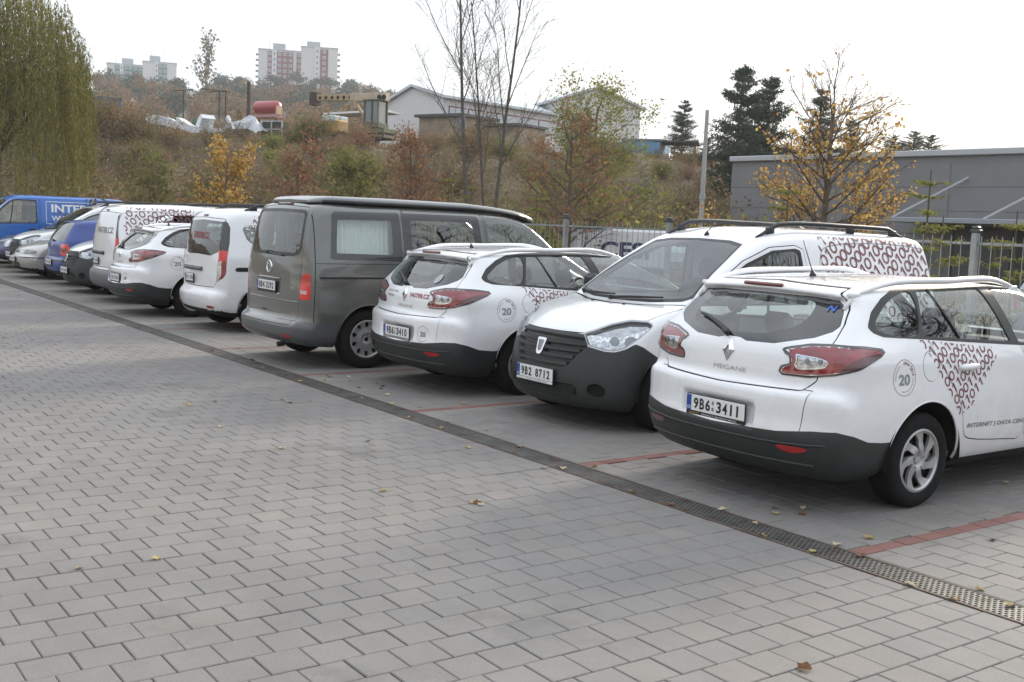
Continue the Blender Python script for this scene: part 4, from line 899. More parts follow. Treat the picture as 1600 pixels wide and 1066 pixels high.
# ------------------------------------------------------------------ grey camper van
def make_camper():
    root = empty('grey_camper_van')
    sil = [(.34, .25), (.13, .28), (.02, .35), (.0, .43), (.0, .50), (.03, .545), (.075, .57), (.085, .80), (.10, 1.1), (.125, 1.3), (.18, 1.6), (.235, 1.80), (.29, 1.875), (.42, 1.905), (.9, 1.915), (2.4, 1.90), (3.0, 1.845), (3.25, 1.77), (3.65, 1.50), (4.05, 1.19), (4.2, 1.13), (4.45, 1.07), (4.70, .95), (4.82, .78), (4.88, .55), (4.89, .42), (4.84, .27), (4.6, .22), (3, .22), (1.5, .22)]
    sec = [(0, .86), (.22, .88), (.35, .92), (.5, .94), (.8, .952), (1.05, .95), (1.25, .935), (1.45, .91), (1.65, .875), (1.8, .835), (1.9, .78), (2.2, .6)]
    plan = [(-.1, .955), (0, .96), (.4, .985), (1, 1), (3.6, 1), (4.2, .98), (4.6, .93), (5, .84)]
    planu = [(-.1, .92), (.3, .95), (.9, .985), (2, 1), (3.2, .99), (4.0, .93), (5, .8)]
    sh = Shape(4.89, .952, 1.915, sil, sec, plan, planu, zu=(1.1, 1.5), bowR=.13, bowF=.40, pR=3.0, crown=.045, k=(.15, .10), bumps=[(.93, .60, .50, .25, .016), (3.93, .6, .5, .25, .016)])
    sk = Skin(sh, .032); T = sk.T; F = sk.field; zc = .355; rearc = lambda V, N: V[:, 1] < .6
    T = arches(sk, T, (.93, 3.93), .39, zc)
    rg = mirror_poly([(0, 1.275), (.55, 1.275), (.66, 1.30), (.705, 1.36), (.66, 1.78), (.58, 1.81), (0, 1.82)]); ri = mirror_poly([(0, 1.315), (.54, 1.315), (.62, 1.335), (.655, 1.38), (.615, 1.75), (.55, 1.775), (0, 1.785)])
    br, T = sk.clip(T, F(rg, 'rear', rearc)); g, br = sk.clip(br, F(ri, 'rear', rearc)); sk.piece('rear_window', g, GLASSD, root, off=-.002); sk.piece('rear_window_border', br, BLACKT, root, off=-.001)
    w1 = [(.44, 1.285), (.47, 1.26), (1.36, 1.255), (1.37, 1.27), (1.345, 1.80), (1.33, 1.815), (.52, 1.805), (.485, 1.78)]; w1i = [(.52, 1.335), (1.24, 1.325), (1.235, 1.72), (.55, 1.715)]
    w2 = [(1.39, 1.27), (1.40, 1.255), (2.50, 1.25), (2.52, 1.27), (2.46, 1.80), (2.44, 1.815), (1.375, 1.815), (1.365, 1.80)]; w2i = [(1.50, 1.325), (2.41, 1.32), (2.36, 1.735), (1.49, 1.735)]
    w3 = [(2.62, 1.26), (3.72, 1.22), (3.98, 1.22), (3.9, 1.30), (3.60, 1.53), (3.25, 1.745), (3.05, 1.80), (2.58, 1.805)]
    for p, pi_, nm in ((w1, w1i, 'rear_side_window'), (w2, w2i, 'middle_side_window')):
        br, T = sk.clip(T, F(p, 'side')); g, br = sk.clip(br, F(pi_, 'side')); sk.piece(nm, g, GLASS, root, off=-.002); sk.piece('window_border', br, mat('smoked_border', (.022, .023, .024), .12, coat=.7), root, off=-.001)
    g, T = sk.clip(T, F(w3, 'side', smooth=0)); sk.piece('cab_side_window', g, GLASSD, root, off=-.004)
    ws = mirror_poly([(0, 1.17), (.6, 1.18), (.80, 1.22), (.72, 1.55), (.65, 1.76), (.3, 1.80), (0, 1.805)]); g, T = sk.clip(T, F(ws, 'front')); sk.piece('windscreen', g, GLASS, root, off=-.004)
    tl = [(.885, .80), (1.09, .80), (1.10, .82), (1.10, 1.07), (1.075, 1.10), (.99, 1.10), (.93, 1.07), (.905, 1.0)]
    cc_ = lambda V, N: V[:, 2] > .7
    lp, T = sk.clip(T, F(tl, 'corner', cc_)); wh, lp = sk.clip(lp, F([(.90, .862), (1.04, .862), (1.04, .905), (.90, .905)], 'corner', cc_)); up, lp = sk.clip(lp, F([(.8, .985), (1.2, .985), (1.2, 1.2), (.8, 1.2)], 'corner', cc_))
    sk.piece('tail_lamp', lp, BREDL, root, off=.004, thick=.02); sk.piece('reversing_lamp', wh, mat('pale_pink_lens', (.6, .38, .36), .2, coat=1), root, off=.003); sk.piece('brake_lamp', up, mat('brake_lens_red', (.45, .012, .012), .14, coat=1), root, off=.005, thick=.02)
    bm, T = sk.clip(T, ucurve(sk, [(0, .475), (.72, .48), (.80, .50), (.88, .55), (1.0, .56), (1.35, .53), (1.7, .50), (2.2, .50)], lambda V: V[:, 1] < .62)); sk.piece('rear_bumper', bm, mat('grey_painted_bumper', (.085, .089, .094), .42, coat=.3, bump=(200, .05)), root, thick=.03)
    fbm, T = sk.clip(T, np.where(sk.V[:, 1] > 4.35, sk.V[:, 2]-.60, 1.0)); sk.piece('front_bumper', fbm, GREYP, root)
    tg = mirror_poly([(0, .50), (.66, .505), (.715, .57), (.745, .90), (.735, 1.25), (.70, 1.70), (.64, 1.84), (0, 1.865)]); fg = lambda: F(tg, 'rear', rearc); T = gap(sk, T, fg, root); I, T = sk.clip(T, fg())
    # tailgate with a crease below the plate
    sk.piece('tailgate', I, GREYP, root, thick=.012)
    b = MB(); q = np.linspace(-.62, .74, 30); P, N = sh.onto(np.c_[q, .765+.0*q], 'rear', -.004); b.tube(P, .009, 6); b.build('tailgate_crease', GREYP, root, True)
    for poly in ([(.21, .52), (.24, .50), (.60, .50), (.60, .2), (.1, .2), (.1, .52)],): pass
    sp = np.array([(.245, .40), (.255, 1.10), (.285, 1.85), (.30, 1.95), (1.39, 1.95), (1.385, 1.20), (1.385, .30), (.3, .3)]); f2 = lambda: F(sp, 'side'); T = gap(sk, T, f2, root); I, T = sk.clip(T, f2())
    line = lambda: np.where((np.abs(sk.N[:, 0]) > .3) & (sk.V[:, 1] > .25) & (sk.V[:, 1] < 2.6), sk.V[:, 2]-1.215, 1.0)
    I = gap(sk, I, line, root, .003); sk.piece('rear_side_panel', I, GREYP, root, thick=.012)
    sld = np.array([(1.39, .34), (2.55, .34), (2.60, .42), (2.575, 1.25), (2.52, 1.84), (1.395, 1.85)]); f3 = lambda: F(sld, 'side'); T = gap(sk, T, f3, root); I, T = sk.clip(T, f3()); sk.piece('sliding_door', I, GREYP, root, thick=.012)
    cdp = np.array([(2.615, .38), (3.45, .34), (3.56, .60), (3.80, .86), (4.02, 1.05), (4.05, 1.23), (3.62, 1.58), (3.26, 1.79), (3.05, 1.84), (2.55, 1.845), (2.60, 1.25)]); f4 = lambda: F(cdp, 'side'); T = gap(sk, T, f4, root); I, T = sk.clip(T, f4()); sk.piece('cab_door', I, GREYP, root, thick=.012)
    und, T = sk.clip(T, np.where((sk.N[:, 2] < -.55) & (sk.V[:, 2] < .4), -1.0, 1.0)); sk.piece('underbody', und, WELL, root)
    sk.piece('body', T, GREYP, root, thick=.015); line_cabin(sk, T, root); root['lipmat'] = 'grey_metallic_paint'; wells(root, sh, (.93, 3.93), .39, zc)
    for sd in (-1, 1):
        b = MB(); P, N = sh.onto(np.c_[np.linspace(.30, 1.37, 16), np.full(16, 1.055)], 'side', -.001, sd)
        for a in range(15): b.bar(P[a], P[a+1], .012, .022)
        b.build('sliding_door_track', BLACKT, root)
        for y in (.93, 3.93): wheel(root, sd*.815, y, .345, .215, .222, 'slots', sd)
        mirror_glass(root, sd*.97, 3.72, 1.28, sd, GREYP, .2, .2); handle(root, sh, 2.75, 1.06, sd, GREYP)
    # lifting roof shell
    pr = empty('lifting_roof'); pr.parent = root
    half = lambda y: np.interp(y, [.34, .42, .55, .9, 2.6, 3.2, 3.46, 3.52], [.50, .62, .69, .735, .735, .70, .62, .56])
    ys = np.array([.34, .37, .42, .55, .7, 1.2, 1.8, 2.4, 2.8, 3.1, 3.3, 3.45, 3.52]); th = np.linspace(0, 1, 17); V = []
    top = np.interp(ys, [.34, .40, .55, .95, 2.4, 3.0, 3.3, 3.45, 3.52], [1.925, 1.955, 1.978, 1.986, 1.976, 1.938, 1.89, 1.852, 1.825]); bot = np.interp(ys, [.34, .5, 2.6, 3.2, 3.52], [1.895, 1.905, 1.895, 1.835, 1.76])
    for y, t_, b0 in zip(ys, top, bot):
        w = half(y); prof = [(-w*.99, b0), (-w*1.0, b0+(t_-b0)*.30), (-w*.985, b0+(t_-b0)*.62), (-w*.93, b0+(t_-b0)*.86), (-w*.80, b0+(t_-b0)*.965), (-w*.45, t_), (0, t_+.006)]
        prof += [(-a, z) for a, z in prof[:-1][::-1]]; V += [(x, y, z) for x, z in prof]
    n = 13; b = MB(); i = np.arange(len(ys)-1)[:, None]*n; j = np.arange(n-1)[None, :]; b.add(np.array(V), np.stack([i+j, i+j+1, i+n+j+1, i+n+j], -1).reshape(-1, 4)); b.add(np.array(V[:n]), [list(range(n))[::-1]]); b.add(np.array(V[-n:]), [list(range(n))])
    b.build('roof_shell', mat('grey_roof_shell', (.16, .168, .168), .33, coat=.7), pr, True)
    b = MB()
    for sd in (-1, 1):
        ys2 = np.linspace(.45, 3.3, 20); b.tube(np.c_[sd*(half(ys2)+.015), ys2, np.interp(ys2, ys, bot)+.01], .024, 8)
    b.build('roof_seal', BLACKT, pr, True)
    b = MB(); P, N = sh.onto(np.c_[np.linspace(-.20, .20, 10), np.full(10, 1.872)], 'rear', .004); b.tube(P, .016, 8); b.build('high_brake_lamp', DREDL, root, True)
    # emblem, wiper, small parts
    P, N = sh.onto(np.array([(0, 1.135)]), 'rear', .006); em = empty('rear_emblem', tuple(P[0])); em.parent = root
    v, t = ring2d(.060, .072, 36); o = MB(); o.lathe([(.060, 0), (.063, -.010), (.072, -.008), (.074, .006)], 36, axis='y' if False else 'x'); Vv = o.V[0].copy(); o.V[0] = np.c_[Vv[:, 1], Vv[:, 0], Vv[:, 2]]; o.build('emblem_ring', CHROME, em, True)
    o = MB(); 
    for pts in ([(-.042, .045), (-.018, -.005), (0, .045)], [(0, .045), (.018, -.005), (.042, .045)], [(-.052, .02), (-.026, -.05), (0, -.008), (.026, -.05), (.052, .02)]):
        o.tube(np.array([(x, -.004, z) for x, z in pts]), .006, 6)
    o.build('emblem_letters', CHROME, em)
    P, N = sh.onto(np.array([(.0, .985)]), 'rear', 0)
    pr_ = MB(); 
    for q in np.linspace(-.30, .30, 2): pass
    b = MB(); P, N = sh.onto(np.c_[np.linspace(-.31, .31, 14), np.full(14, 1.005)], 'rear', .0); b.tube(P, .016, 6); b.build('plate_lamp_ledge', GREYP, root, True)
    b = MB(); P, N = sh.onto(np.c_[np.linspace(-.31, .31, 14), np.full(14, .835)], 'rear', .002); b.tube(P, .007, 6); b.build('plate_trim', CHROME, root, True)
    wiper(root, sh, [(-.06, 1.30), (.10, 1.285), (.34, 1.275)], 'rear', r=.012, boss=(-.06, 1.30))
    b = MB(); P, N = sh.onto(np.array([(-.10, .63)]), 'rear', -.002); b.box(P[0], (.14, .012, .022), bev=.004); b.build('tailgate_grip', BLACKT, root)
    for sd in (-1, 1):
        oval_decal(root, sh, sd*.62, .375, .10, .018)
    b = MB(); b.tube([(.45, .10, .27), (.45, .02, .265)], .03, 12); b.build('exhaust_pipe', DARKR, root)
    v, t = lettering('TDI', .022, .07); decal('engine_lettering', sh, place_text(v, .60, .915), t, 'rear', CHROME, root, .003)
    # drawn curtains behind the side panes
    for sd in (-1, 1):
        for y0, y1 in ((.50, 1.27), (1.47, 2.43)):
            ys2 = np.linspace(y0, y1, 90); xx = .78+.012*np.sin(np.arange(90)*.9); zz = np.linspace(1.30, 1.77, 6); V = np.array([(sd*(x-.09*(z-1.3)), y, z) for z in zz for x, y in zip(xx, ys2)]); b = MB(); i = np.arange(5)[:, None]*90; j = np.arange(89)[None, :]
            b.add(V, np.stack([i+j, i+j+1, i+90+j+1, i+90+j], -1).reshape(-1, 4))
            if y0 < 1 or sd < 0: b.build('window_curtain', mat('pale_curtain', (.62, .66, .64), .9), root, True)
    cabin(root, sh, sk, [(-.42, 2.6, .80, .52, .70), (.42, 2.6, .80, .52, .70), (0, 1.0, .72, 1.3, .62)], floor=.45, dash=(3.78, 1.16))
    return root, sh
VSH = van_shape()
# ------------------------------------------------------------------ the simpler cars further along the row
def hatch_shape():
    sil = [(.30, .20), (.10, .26), (.02, .36), (.0, .48), (.015, .56), (.06, .60), (.07, .66), (.075, .80), (.10, .93), (.27, 1.22), (.39, 1.37), (.52, 1.41), (1.2, 1.44), (1.8, 1.43), (2.15, 1.385), (2.55, 1.17), (2.93, .985), (3.1, .95), (3.5, .90), (3.85, .82), (4.05, .70), (4.14, .55), (4.15, .42), (4.10, .27), (3.9, .19), (2.5, .18), (1.2, .18)]
    sec = [(0, .76), (.2, .78), (.4, .85), (.6, .868), (.8, .862), (.95, .84), (1.1, .78), (1.25, .71), (1.38, .64), (1.45, .58), (1.7, .5)]
    plan = [(-.1, .93), (0, .94), (.4, .98), (1, 1), (2.8, 1), (3.5, .98), (3.9, .93), (4.3, .84)]
    planu = [(-.1, .88), (.3, .91), (.8, .97), (1.6, 1), (2.4, .98), (3, .93), (4.3, .8)]
    return Shape(4.15, .868, 1.44, sil, sec, plan, planu, zu=(.95, 1.25), bowR=.12, bowF=.34, crown=.05, k=(.14, .08), bumps=[(.80, .58, .42, .2, .014), (3.31, .58, .42, .2, .014)])
HSH = hatch_shape()
def make_hatch(paint, paintname, front_bumper=None):
    root = empty('hatchback_car'); sh = HSH; sk = Skin(sh, .042); T = sk.T; F = sk.field; L = sh.L; zc = .315; rearc = lambda V, N: V[:, 1] < 1.0
    T = arches(sk, T, (.80, 3.31), .35, zc)
    rg = mirror_poly([(0, .955), (.55, .965), (.64, 1.0), (.56, 1.30), (.50, 1.36), (0, 1.375)]); g, T = sk.clip(T, F(rg, 'rear', rearc)); sk.piece('rear_window', g, GLASSD, root, off=-.002)
    for p, nm in (([(.78, 1.02), (1.68, .97), (1.62, 1.33), (1.2, 1.34), (.98, 1.31)], 'rear_side_window'), ([(1.76, .965), (2.80, .94), (2.55, 1.10), (2.15, 1.30), (1.71, 1.335)], 'front_side_window')):
        g, T = sk.clip(T, F(p, 'side')); sk.piece(nm, g, GLASSD, root, off=-.004, thick=.01)
    ws = mirror_poly([(0, .985), (.5, .99), (.68, 1.02), (.58, 1.22), (.50, 1.37), (0, 1.395)]); g, T = sk.clip(T, F(ws, 'front')); sk.piece('windscreen', g, GLASSD, root, off=-.003)
    cc = lambda V, N: V[:, 2] > .55
    lp, T = sk.clip(T, F([(.66, .665), (.96, .665), (1.10, .69), (1.08, .80), (1.01, .905), (.68, .905)], 'corner', cc)); md, lp = sk.clip(lp, F([(.75, .725), (.95, .725), (.98, .83), (.75, .83)], 'corner', cc)); sk.piece('tail_lamp', lp, BREDL, root, off=.004); sk.piece('lamp_centre', md, mat('smoked_amber_lens', (.12, .03, .012), .15, coat=1), root, off=.003)
    V = sk.V; Q = np.c_[np.abs(V[:, 0])+(L-V[:, 1]), V[:, 2]]; m_ = (V[:, 1] > L-1.1) & (np.abs(V[:, 0]) > .2); g = np.ones(len(V)); g[m_] = polysdf(catmull([(.66, .60), (.95, .58), (1.12, .64), (1.14, .72), (.95, .76), (.70, .745)], 3), Q[m_]); lp, T = sk.clip(T, g); sk.piece('headlamp', lp, CLEARL, root, off=-.01); sk.piece('headlamp_cover', lp, LENS, root, off=.003)
    gl = mirror_poly([(0, .60), (.46, .61), (.46, .70), (0, .71)]); g, T = sk.clip(T, F(gl, 'front')); sk.piece('grille', g, BLACKT, root, off=-.01)
    lw = mirror_poly([(0, .27), (.62, .29), (.62, .36), (0, .36)]); g, T = sk.clip(T, F(lw, 'front')); sk.piece('lower_grille', g, BLACKT, root, off=-.01)
    tg = mirror_poly([(0, .625), (.60, .63), (.66, .75), (.67, .95), (.58, 1.33), (.52, 1.40), (0, 1.41)]); f1 = lambda: F(tg, 'rear', rearc); T = gap(sk, T, f1, root, .004); I, T = sk.clip(T, f1()); sk.piece('tailgate', I, paint, root, thick=.01)
    st, T = sk.clip(T, np.where((sk.V[:, 1] < .55), np.abs(sk.V[:, 2]-.545)-.022, 1.0)); sk.piece('bumper_strip', st, BLACKT, root, off=.004)
    dr = np.array([(1.72, .30), (2.75, .30), (2.86, .50), (2.88, .90), (2.5, 1.16), (2.15, 1.36), (1.66, 1.37), (1.72, .95)]); f2 = lambda: F(dr, 'side'); T = gap(sk, T, f2, root, .004); I, T = sk.clip(T, f2()); sk.piece('door', I, paint, root, thick=.01)
    und, T = sk.clip(T, np.where((sk.N[:, 2] < -.55) & (sk.V[:, 2] < .4), -1.0, 1.0)); sk.piece('underbody', und, WELL, root)
    sk.piece('body', T, paint, root, thick=.01); root['lipmat'] = paintname; wells(root, sh, (.80, 3.31), .35, zc)
    P, N = sh.onto(np.array([(0, .86)]), 'rear', .004); b = MB(); b.lathe([(0, 0), (.05, 0), (.05, -.01), (0, -.012)], 20); v = b.V[0].copy(); b.V[0] = np.c_[v[:, 1], v[:, 0], v[:, 2]]+P[0]; b.build('rear_emblem', CHROME, root)
    wiper(root, sh, [(.0, .965), (-.2, .985), (-.40, 1.0)], 'rear', boss=(0, .96))
    for sd in (-1, 1):
        mirror_glass(root, sd*.87, 2.72, .98, sd, paint); handle(root, sh, 1.85, .86, sd, paint)
        for y in (.80, 3.31): wheel(root, sd*.745, y, .305, .19, .195, 'spoke', sd)
    cabin(root, sh, sk, [(0, 1.15, .55, 1.2, .58), (-.36, 1.95, .52, .5, .6), (.36, 1.95, .52, .5, .6)], dash=(2.75, .92))
    return root
def make_saloon():
    root = empty('silver_saloon_car')
    sil = [(.30, .2), (.08, .3), (.0, .5), (.02, .7), (.08, .86), (.35, .93), (.62, .95), (1.05, 1.22), (1.35, 1.36), (1.7, 1.41), (2.2, 1.40), (2.55, 1.34), (3.0, 1.10), (3.28, .96), (3.45, .92), (3.8, .86), (4.1, .77), (4.25, .68), (4.30, .60), (4.31, .545), (4.375, .53), (4.385, .44), (4.36, .32), (4.25, .20), (3, .19), (1.2, .19)]
    sec = [(0, .77), (.2, .79), (.4, .855), (.6, .87), (.8, .862), (.92, .84), (1.05, .79), (1.2, .71), (1.35, .63), (1.45, .56), (1.7, .5)]
    plan = [(-.1, .93), (.4, .98), (1, 1), (3, 1), (3.7, .98), (4.1, .93), (4.5, .85)]
    sh = Shape(4.385, .87, 1.41, sil, sec, plan, zu=(.95, 1.2), bowR=.14, bowF=.30, crown=.05, k=(.12, .08), bumps=[(.9, .58, .42, .2, .012), (3.5, .58, .42, .2, .012)])
    sk = Skin(sh, .042); T = sk.T; F = sk.field; L = sh.L; zc = .31; T = arches(sk, T, (.93, 3.52), .35, zc)
    ws = mirror_poly([(0, .965), (.5, .97), (.68, 1.0), (.58, 1.22), (.50, 1.33), (0, 1.355)]); g, T = sk.clip(T, F(ws, 'front')); sk.piece('windscreen', g, GLASSD, root, off=-.003)
    g, T = sk.clip(T, F([(1.0, 1.0), (1.75, .97), (1.70, 1.31), (1.42, 1.29)], 'side')); sk.piece('rear_side_window', g, GLASSD, root, off=-.003); g, T = sk.clip(T, F([(1.82, .965), (3.0, .94), (2.6, 1.22), (2.4, 1.30), (1.78, 1.315)], 'side')); sk.piece('front_side_window', g, GLASSD, root, off=-.003)
    rg = mirror_poly([(0, .98), (.5, .99), (.6, 1.02), (.5, 1.30), (0, 1.33)]); g, T = sk.clip(T, np.where(sk.V[:, 1] < 1.3, F(rg, 'rear'), 1.0)); sk.piece('rear_window', g, GLASSD, root, off=-.003)
    V = sk.V; Q = np.c_[np.abs(V[:, 0])+(L-V[:, 1]), V[:, 2]]; m_ = (V[:, 1] > L-1.1) & (np.abs(V[:, 0]) > .2); g = np.ones(len(V)); g[m_] = polysdf(catmull([(.58, .585), (.90, .585), (1.15, .60), (1.18, .65), (1.0, .675), (.62, .655)], 3), Q[m_]); lp, T = sk.clip(T, g); sk.piece('headlamp', lp, mat('dull_lamp', (.16, .16, .16), .2, metal=.6, coat=1), root, off=-.01); sk.piece('headlamp_cover', lp, LENS, root, off=.003)
    gl = mirror_poly([(0, .595), (.20, .60), (.24, .645), (0, .66)]); g, T = sk.clip(T, F(gl, 'front')); sk.piece('grille', g, BLACKT, root, off=-.01)
    lw = mirror_poly([(0, .25), (.34, .25), (.42, .38), (0, .38)]); g, T = sk.clip(T, F(lw, 'front')); sk.piece('lower_grille', g, BLACKT, root, off=-.015)
    st, T = sk.clip(T, np.where((sk.V[:, 1] > L-.62) & (np.abs(sk.V[:, 0]) > .34), np.abs(sk.V[:, 2]-.50)-.013, 1.0)); sk.piece('bumper_strip', st, BLACKT, root, off=.003)
    bn = mirror_poly([(0, .67), (.50, .675), (.62, .71), (.70, .80), (.73, .93), (.66, .955), (0, .945)]); f1 = lambda: F(bn, 'front', lambda V, N: V[:, 1] > L-1.2); T = gap(sk, T, f1, root, .004); I, T = sk.clip(T, f1()); sk.piece('bonnet', I, SILVER, root, thick=.01)
    dr = np.array([(1.80, .30), (2.9, .30), (3.02, .50), (3.06, .92), (2.62, 1.25), (2.42, 1.335), (1.74, 1.345)]); f2 = lambda: F(dr, 'side'); T = gap(sk, T, f2, root, .004); I, T = sk.clip(T, f2()); sk.piece('door', I, SILVER, root, thick=.01)
    und, T = sk.clip(T, np.where((sk.N[:, 2] < -.55) & (sk.V[:, 2] < .4), -1.0, 1.0)); sk.piece('underbody', und, WELL, root); sk.piece('body', T, SILVER, root, thick=.01); root['lipmat'] = 'silver_car_paint'; wells(root, sh, (.93, 3.52), .35, zc)
    for sd in (-1, 1):
        mirror_glass(root, sd*.87, 2.95, .98, sd, SILVER)
        for y in (.93, 3.52): wheel(root, sd*.745, y, .30, .185, .19, 'spoke', sd)
    cabin(root, sh, sk, [(0, 1.45, .55, 1.2, .55), (-.36, 2.2, .52, .5, .58), (.36, 2.2, .52, .5, .58)], dash=(2.95, .92))
    return root, sh
def make_bluevan():
    root = empty('blue_panel_van')
    sil = [(.3, .25), (.1, .3), (.0, .42), (.0, .55), (.05, .62), (.06, 1.0), (.08, 1.5), (.12, 1.82), (.20, 1.93), (.40, 1.965), (2.0, 1.98), (3.0, 1.975), (3.25, 1.94), (3.45, 1.83), (3.85, 1.45), (4.12, 1.19), (4.3, 1.13), (4.55, 1.03), (4.70, .88), (4.77, .65), (4.78, .45), (4.72, .28), (4.5, .22), (3, .22), (1.5, .22)]
    sec = [(0, .86), (.3, .92), (.6, .95), (.9, .952), (1.2, .945), (1.5, .915), (1.75, .875), (1.9, .83), (2.0, .76), (2.3, .6)]
    plan = [(-.1, .965), (.4, .99), (1, 1), (3.5, 1), (4.1, .98), (4.5, .92), (4.9, .84)]; planu = [(-.1, .94), (.4, .97), (1.2, 1), (3, .99), (3.6, .95), (4.9, .8)]
    sh = Shape(4.78, .952, 1.98, sil, sec, plan, planu, zu=(1.1, 1.5), bowR=.07, bowF=.40, pR=4, crown=.05, k=(.12, .09), bumps=[(.85, .6, .45, .22, .014), (3.95, .6, .45, .22, .014)])
    sk = Skin(sh, .045); T = sk.T; F = sk.field; L = sh.L; zc = .345; T = arches(sk, T, (.85, 3.95), .39, zc)
    sw = [(2.72, 1.21), (2.76, 1.19), (3.90, 1.16), (3.96, 1.18), (3.60, 1.56), (3.36, 1.77), (3.25, 1.81), (2.76, 1.81), (2.72, 1.78)]; swo = [(2.68, 1.17), (3.98, 1.12), (4.02, 1.16), (3.64, 1.59), (3.40, 1.80), (3.26, 1.845), (2.70, 1.845)]
    br, T = sk.clip(T, F(swo, 'side')); g, br = sk.clip(br, F(sw, 'side')); sk.piece('cab_side_window', g, GLASS, root, off=-.006); sk.piece('window_surround', br, BLACKT, root, off=-.001)
    ws = mirror_poly([(0, 1.19), (.6, 1.20), (.82, 1.23), (.72, 1.58), (.66, 1.80), (0, 1.85)]); g, T = sk.clip(T, F(ws, 'front')); sk.piece('windscreen', g, GLASSD, root, off=-.003)
    g, T = sk.clip(T, np.where(sk.V[:, 1] > L-.5, sk.V[:, 2]-.55, 1.0)); sk.piece('front_bumper', g, PLAST, root)
    V = sk.V; Q = np.c_[np.abs(V[:, 0])+(L-V[:, 1]), V[:, 2]]; m_ = (V[:, 1] > L-1.2) & (np.abs(V[:, 0]) > .3); g = np.ones(len(V)); g[m_] = polysdf(catmull([(.70, .78), (.95, .76), (1.2, .85), (1.3, 1.0), (1.1, .98), (.8, .9)], 3), Q[m_]); lp, T = sk.clip(T, g); sk.piece('headlamp', lp, CLEARL, root)
    lp, T = sk.clip(T, F([(.92, .8), (1.06, .8), (1.06, 1.35), (.92, 1.35)], 'corner', lambda V, N: V[:, 2] > .6)); sk.piece('tail_lamp', lp, BREDL, root, off=.003)
    for poly in ([(2.62, .40), (3.55, .36), (3.66, .6), (3.95, .95), (4.08, 1.16), (3.66, 1.62), (3.42, 1.83), (3.26, 1.875), (2.64, 1.875)], [(1.35, .38), (2.58, .38), (2.60, 1.88), (1.35, 1.88)]):
        p = np.array(poly); f1 = lambda: F(p, 'side'); T = gap(sk, T, f1, root, .004); I, T = sk.clip(T, f1()); sk.piece('cab_door' if poly[0][0] > 2 else 'sliding_door', I, LBLUE, root, thick=.01)
    rd = mirror_poly([(0, .62), (.80, .64), (.80, 1.80), (0, 1.88)]); f1 = lambda: F(rd, 'rear', lambda V, N: V[:, 1] < .5); T = gap(sk, T, f1, root, .004); I, T = sk.clip(T, f1()); sk.piece('rear_door', I, LBLUE, root, thick=.01)
    und, T = sk.clip(T, np.where((sk.N[:, 2] < -.55) & (sk.V[:, 2] < .4), -1.0, 1.0)); sk.piece('underbody', und, WELL, root); sk.piece('body', T, LBLUE, root, thick=.01); line_cabin(sk, T, root); root['lipmat'] = 'dark_bumper_plastic'; wells(root, sh, (.85, 3.95), .39, zc)
    for sd in (-1, 1):
        fl = sd < 0; e = (1, -1)[fl]
        yc = 1.46
        v, t = lettering('INTERNET', .225, 1.72, .03); v[:, 1] += 0; decal('slogan_lettering', sh, place_text(v, yc+.02*e, 1.62, fl), t if not fl else t[:, ::-1], 'side', WHITEV, root, .006, sd)
        v, t = lettering('WWW.FASTER.CZ', .16, 1.72, .03); decal('address_lettering', sh, place_text(v, yc+.02*e, 1.33, fl), t if not fl else t[:, ::-1], 'side', WHITEV, root, .006, sd)
        fr = catmull([(yc-.98, 1.17), (yc-.98, 1.80), (yc+.98, 1.80), (yc+.98, 1.17)], 1); pts = np.concatenate([fr, fr[:1]]); q = np.concatenate([np.linspace(pts[i], pts[i+1], 14)[:-1] for i in range(4)]); b = MB(); P, N = sh.onto(np.concatenate([q, q[:1]]), 'side', .003, sd); b.tube(P, .010, 4); b.build('lettering_frame', WHITEV, root)
        v, t = join2d([ring2d(.17, .21, 30), ring2d(.07, .11, 24)]); decal('globe_mark', sh, v*[1, 1]+np.array([.28, 1.66]), t, 'side', LGREYV, root, .005, sd)
        mirror_glass(root, sd*.99, 3.82, 1.32, sd, BLACKT, .24, .30); handle(root, sh, 2.80, 1.0, sd, BLACKT)
        b = MB(); P, N = sh.onto(np.array([(3.42, 1.17), (3.36, 1.45), (3.32, 1.80)]), 'side', 0, sd); b.tube(P, .014, 4); b.build('quarter_glass_bar', BLACKT, root)
        for y in (.85, 3.95): wheel(root, sd*.82, y, .335, .205, .21, 'spoke', sd)
    antenna(root, sh, 0, 3.1, length=.3, lean=-.3)
    cabin(root, sh, sk, [(-.42, 2.9, .80, .52, .70), (.42, 2.9, .80, .52, .70)], floor=.45, dash=(3.9, 1.16)); b = MB(); b.box((0, 2.45, 1.1), (1.7, .03, 1.35)); b.build('bulkhead', mat('bulkhead_grey', (.30, .31, .32), .7), root)
    return root
ROW = 'cars parked in the bays along the drain'

def put(o, name, x, y, rz, label, cat, group=ROW):
    o.name = name; o.location = (x, y, 0); o.rotation_euler = (0, 0, rz); return tag(o, label, cat, group)
def nose_put(o, name, x, yf, L, yaw, label, cat, group=ROW):
    """nose towards the drain: yf is where the nose stands"""
    rz = PI+yaw; return put(o, name, x-math.sin(yaw)*-0+L*math.sin(rz)*1.0, yf-L*math.cos(rz), rz, label, cat, group)
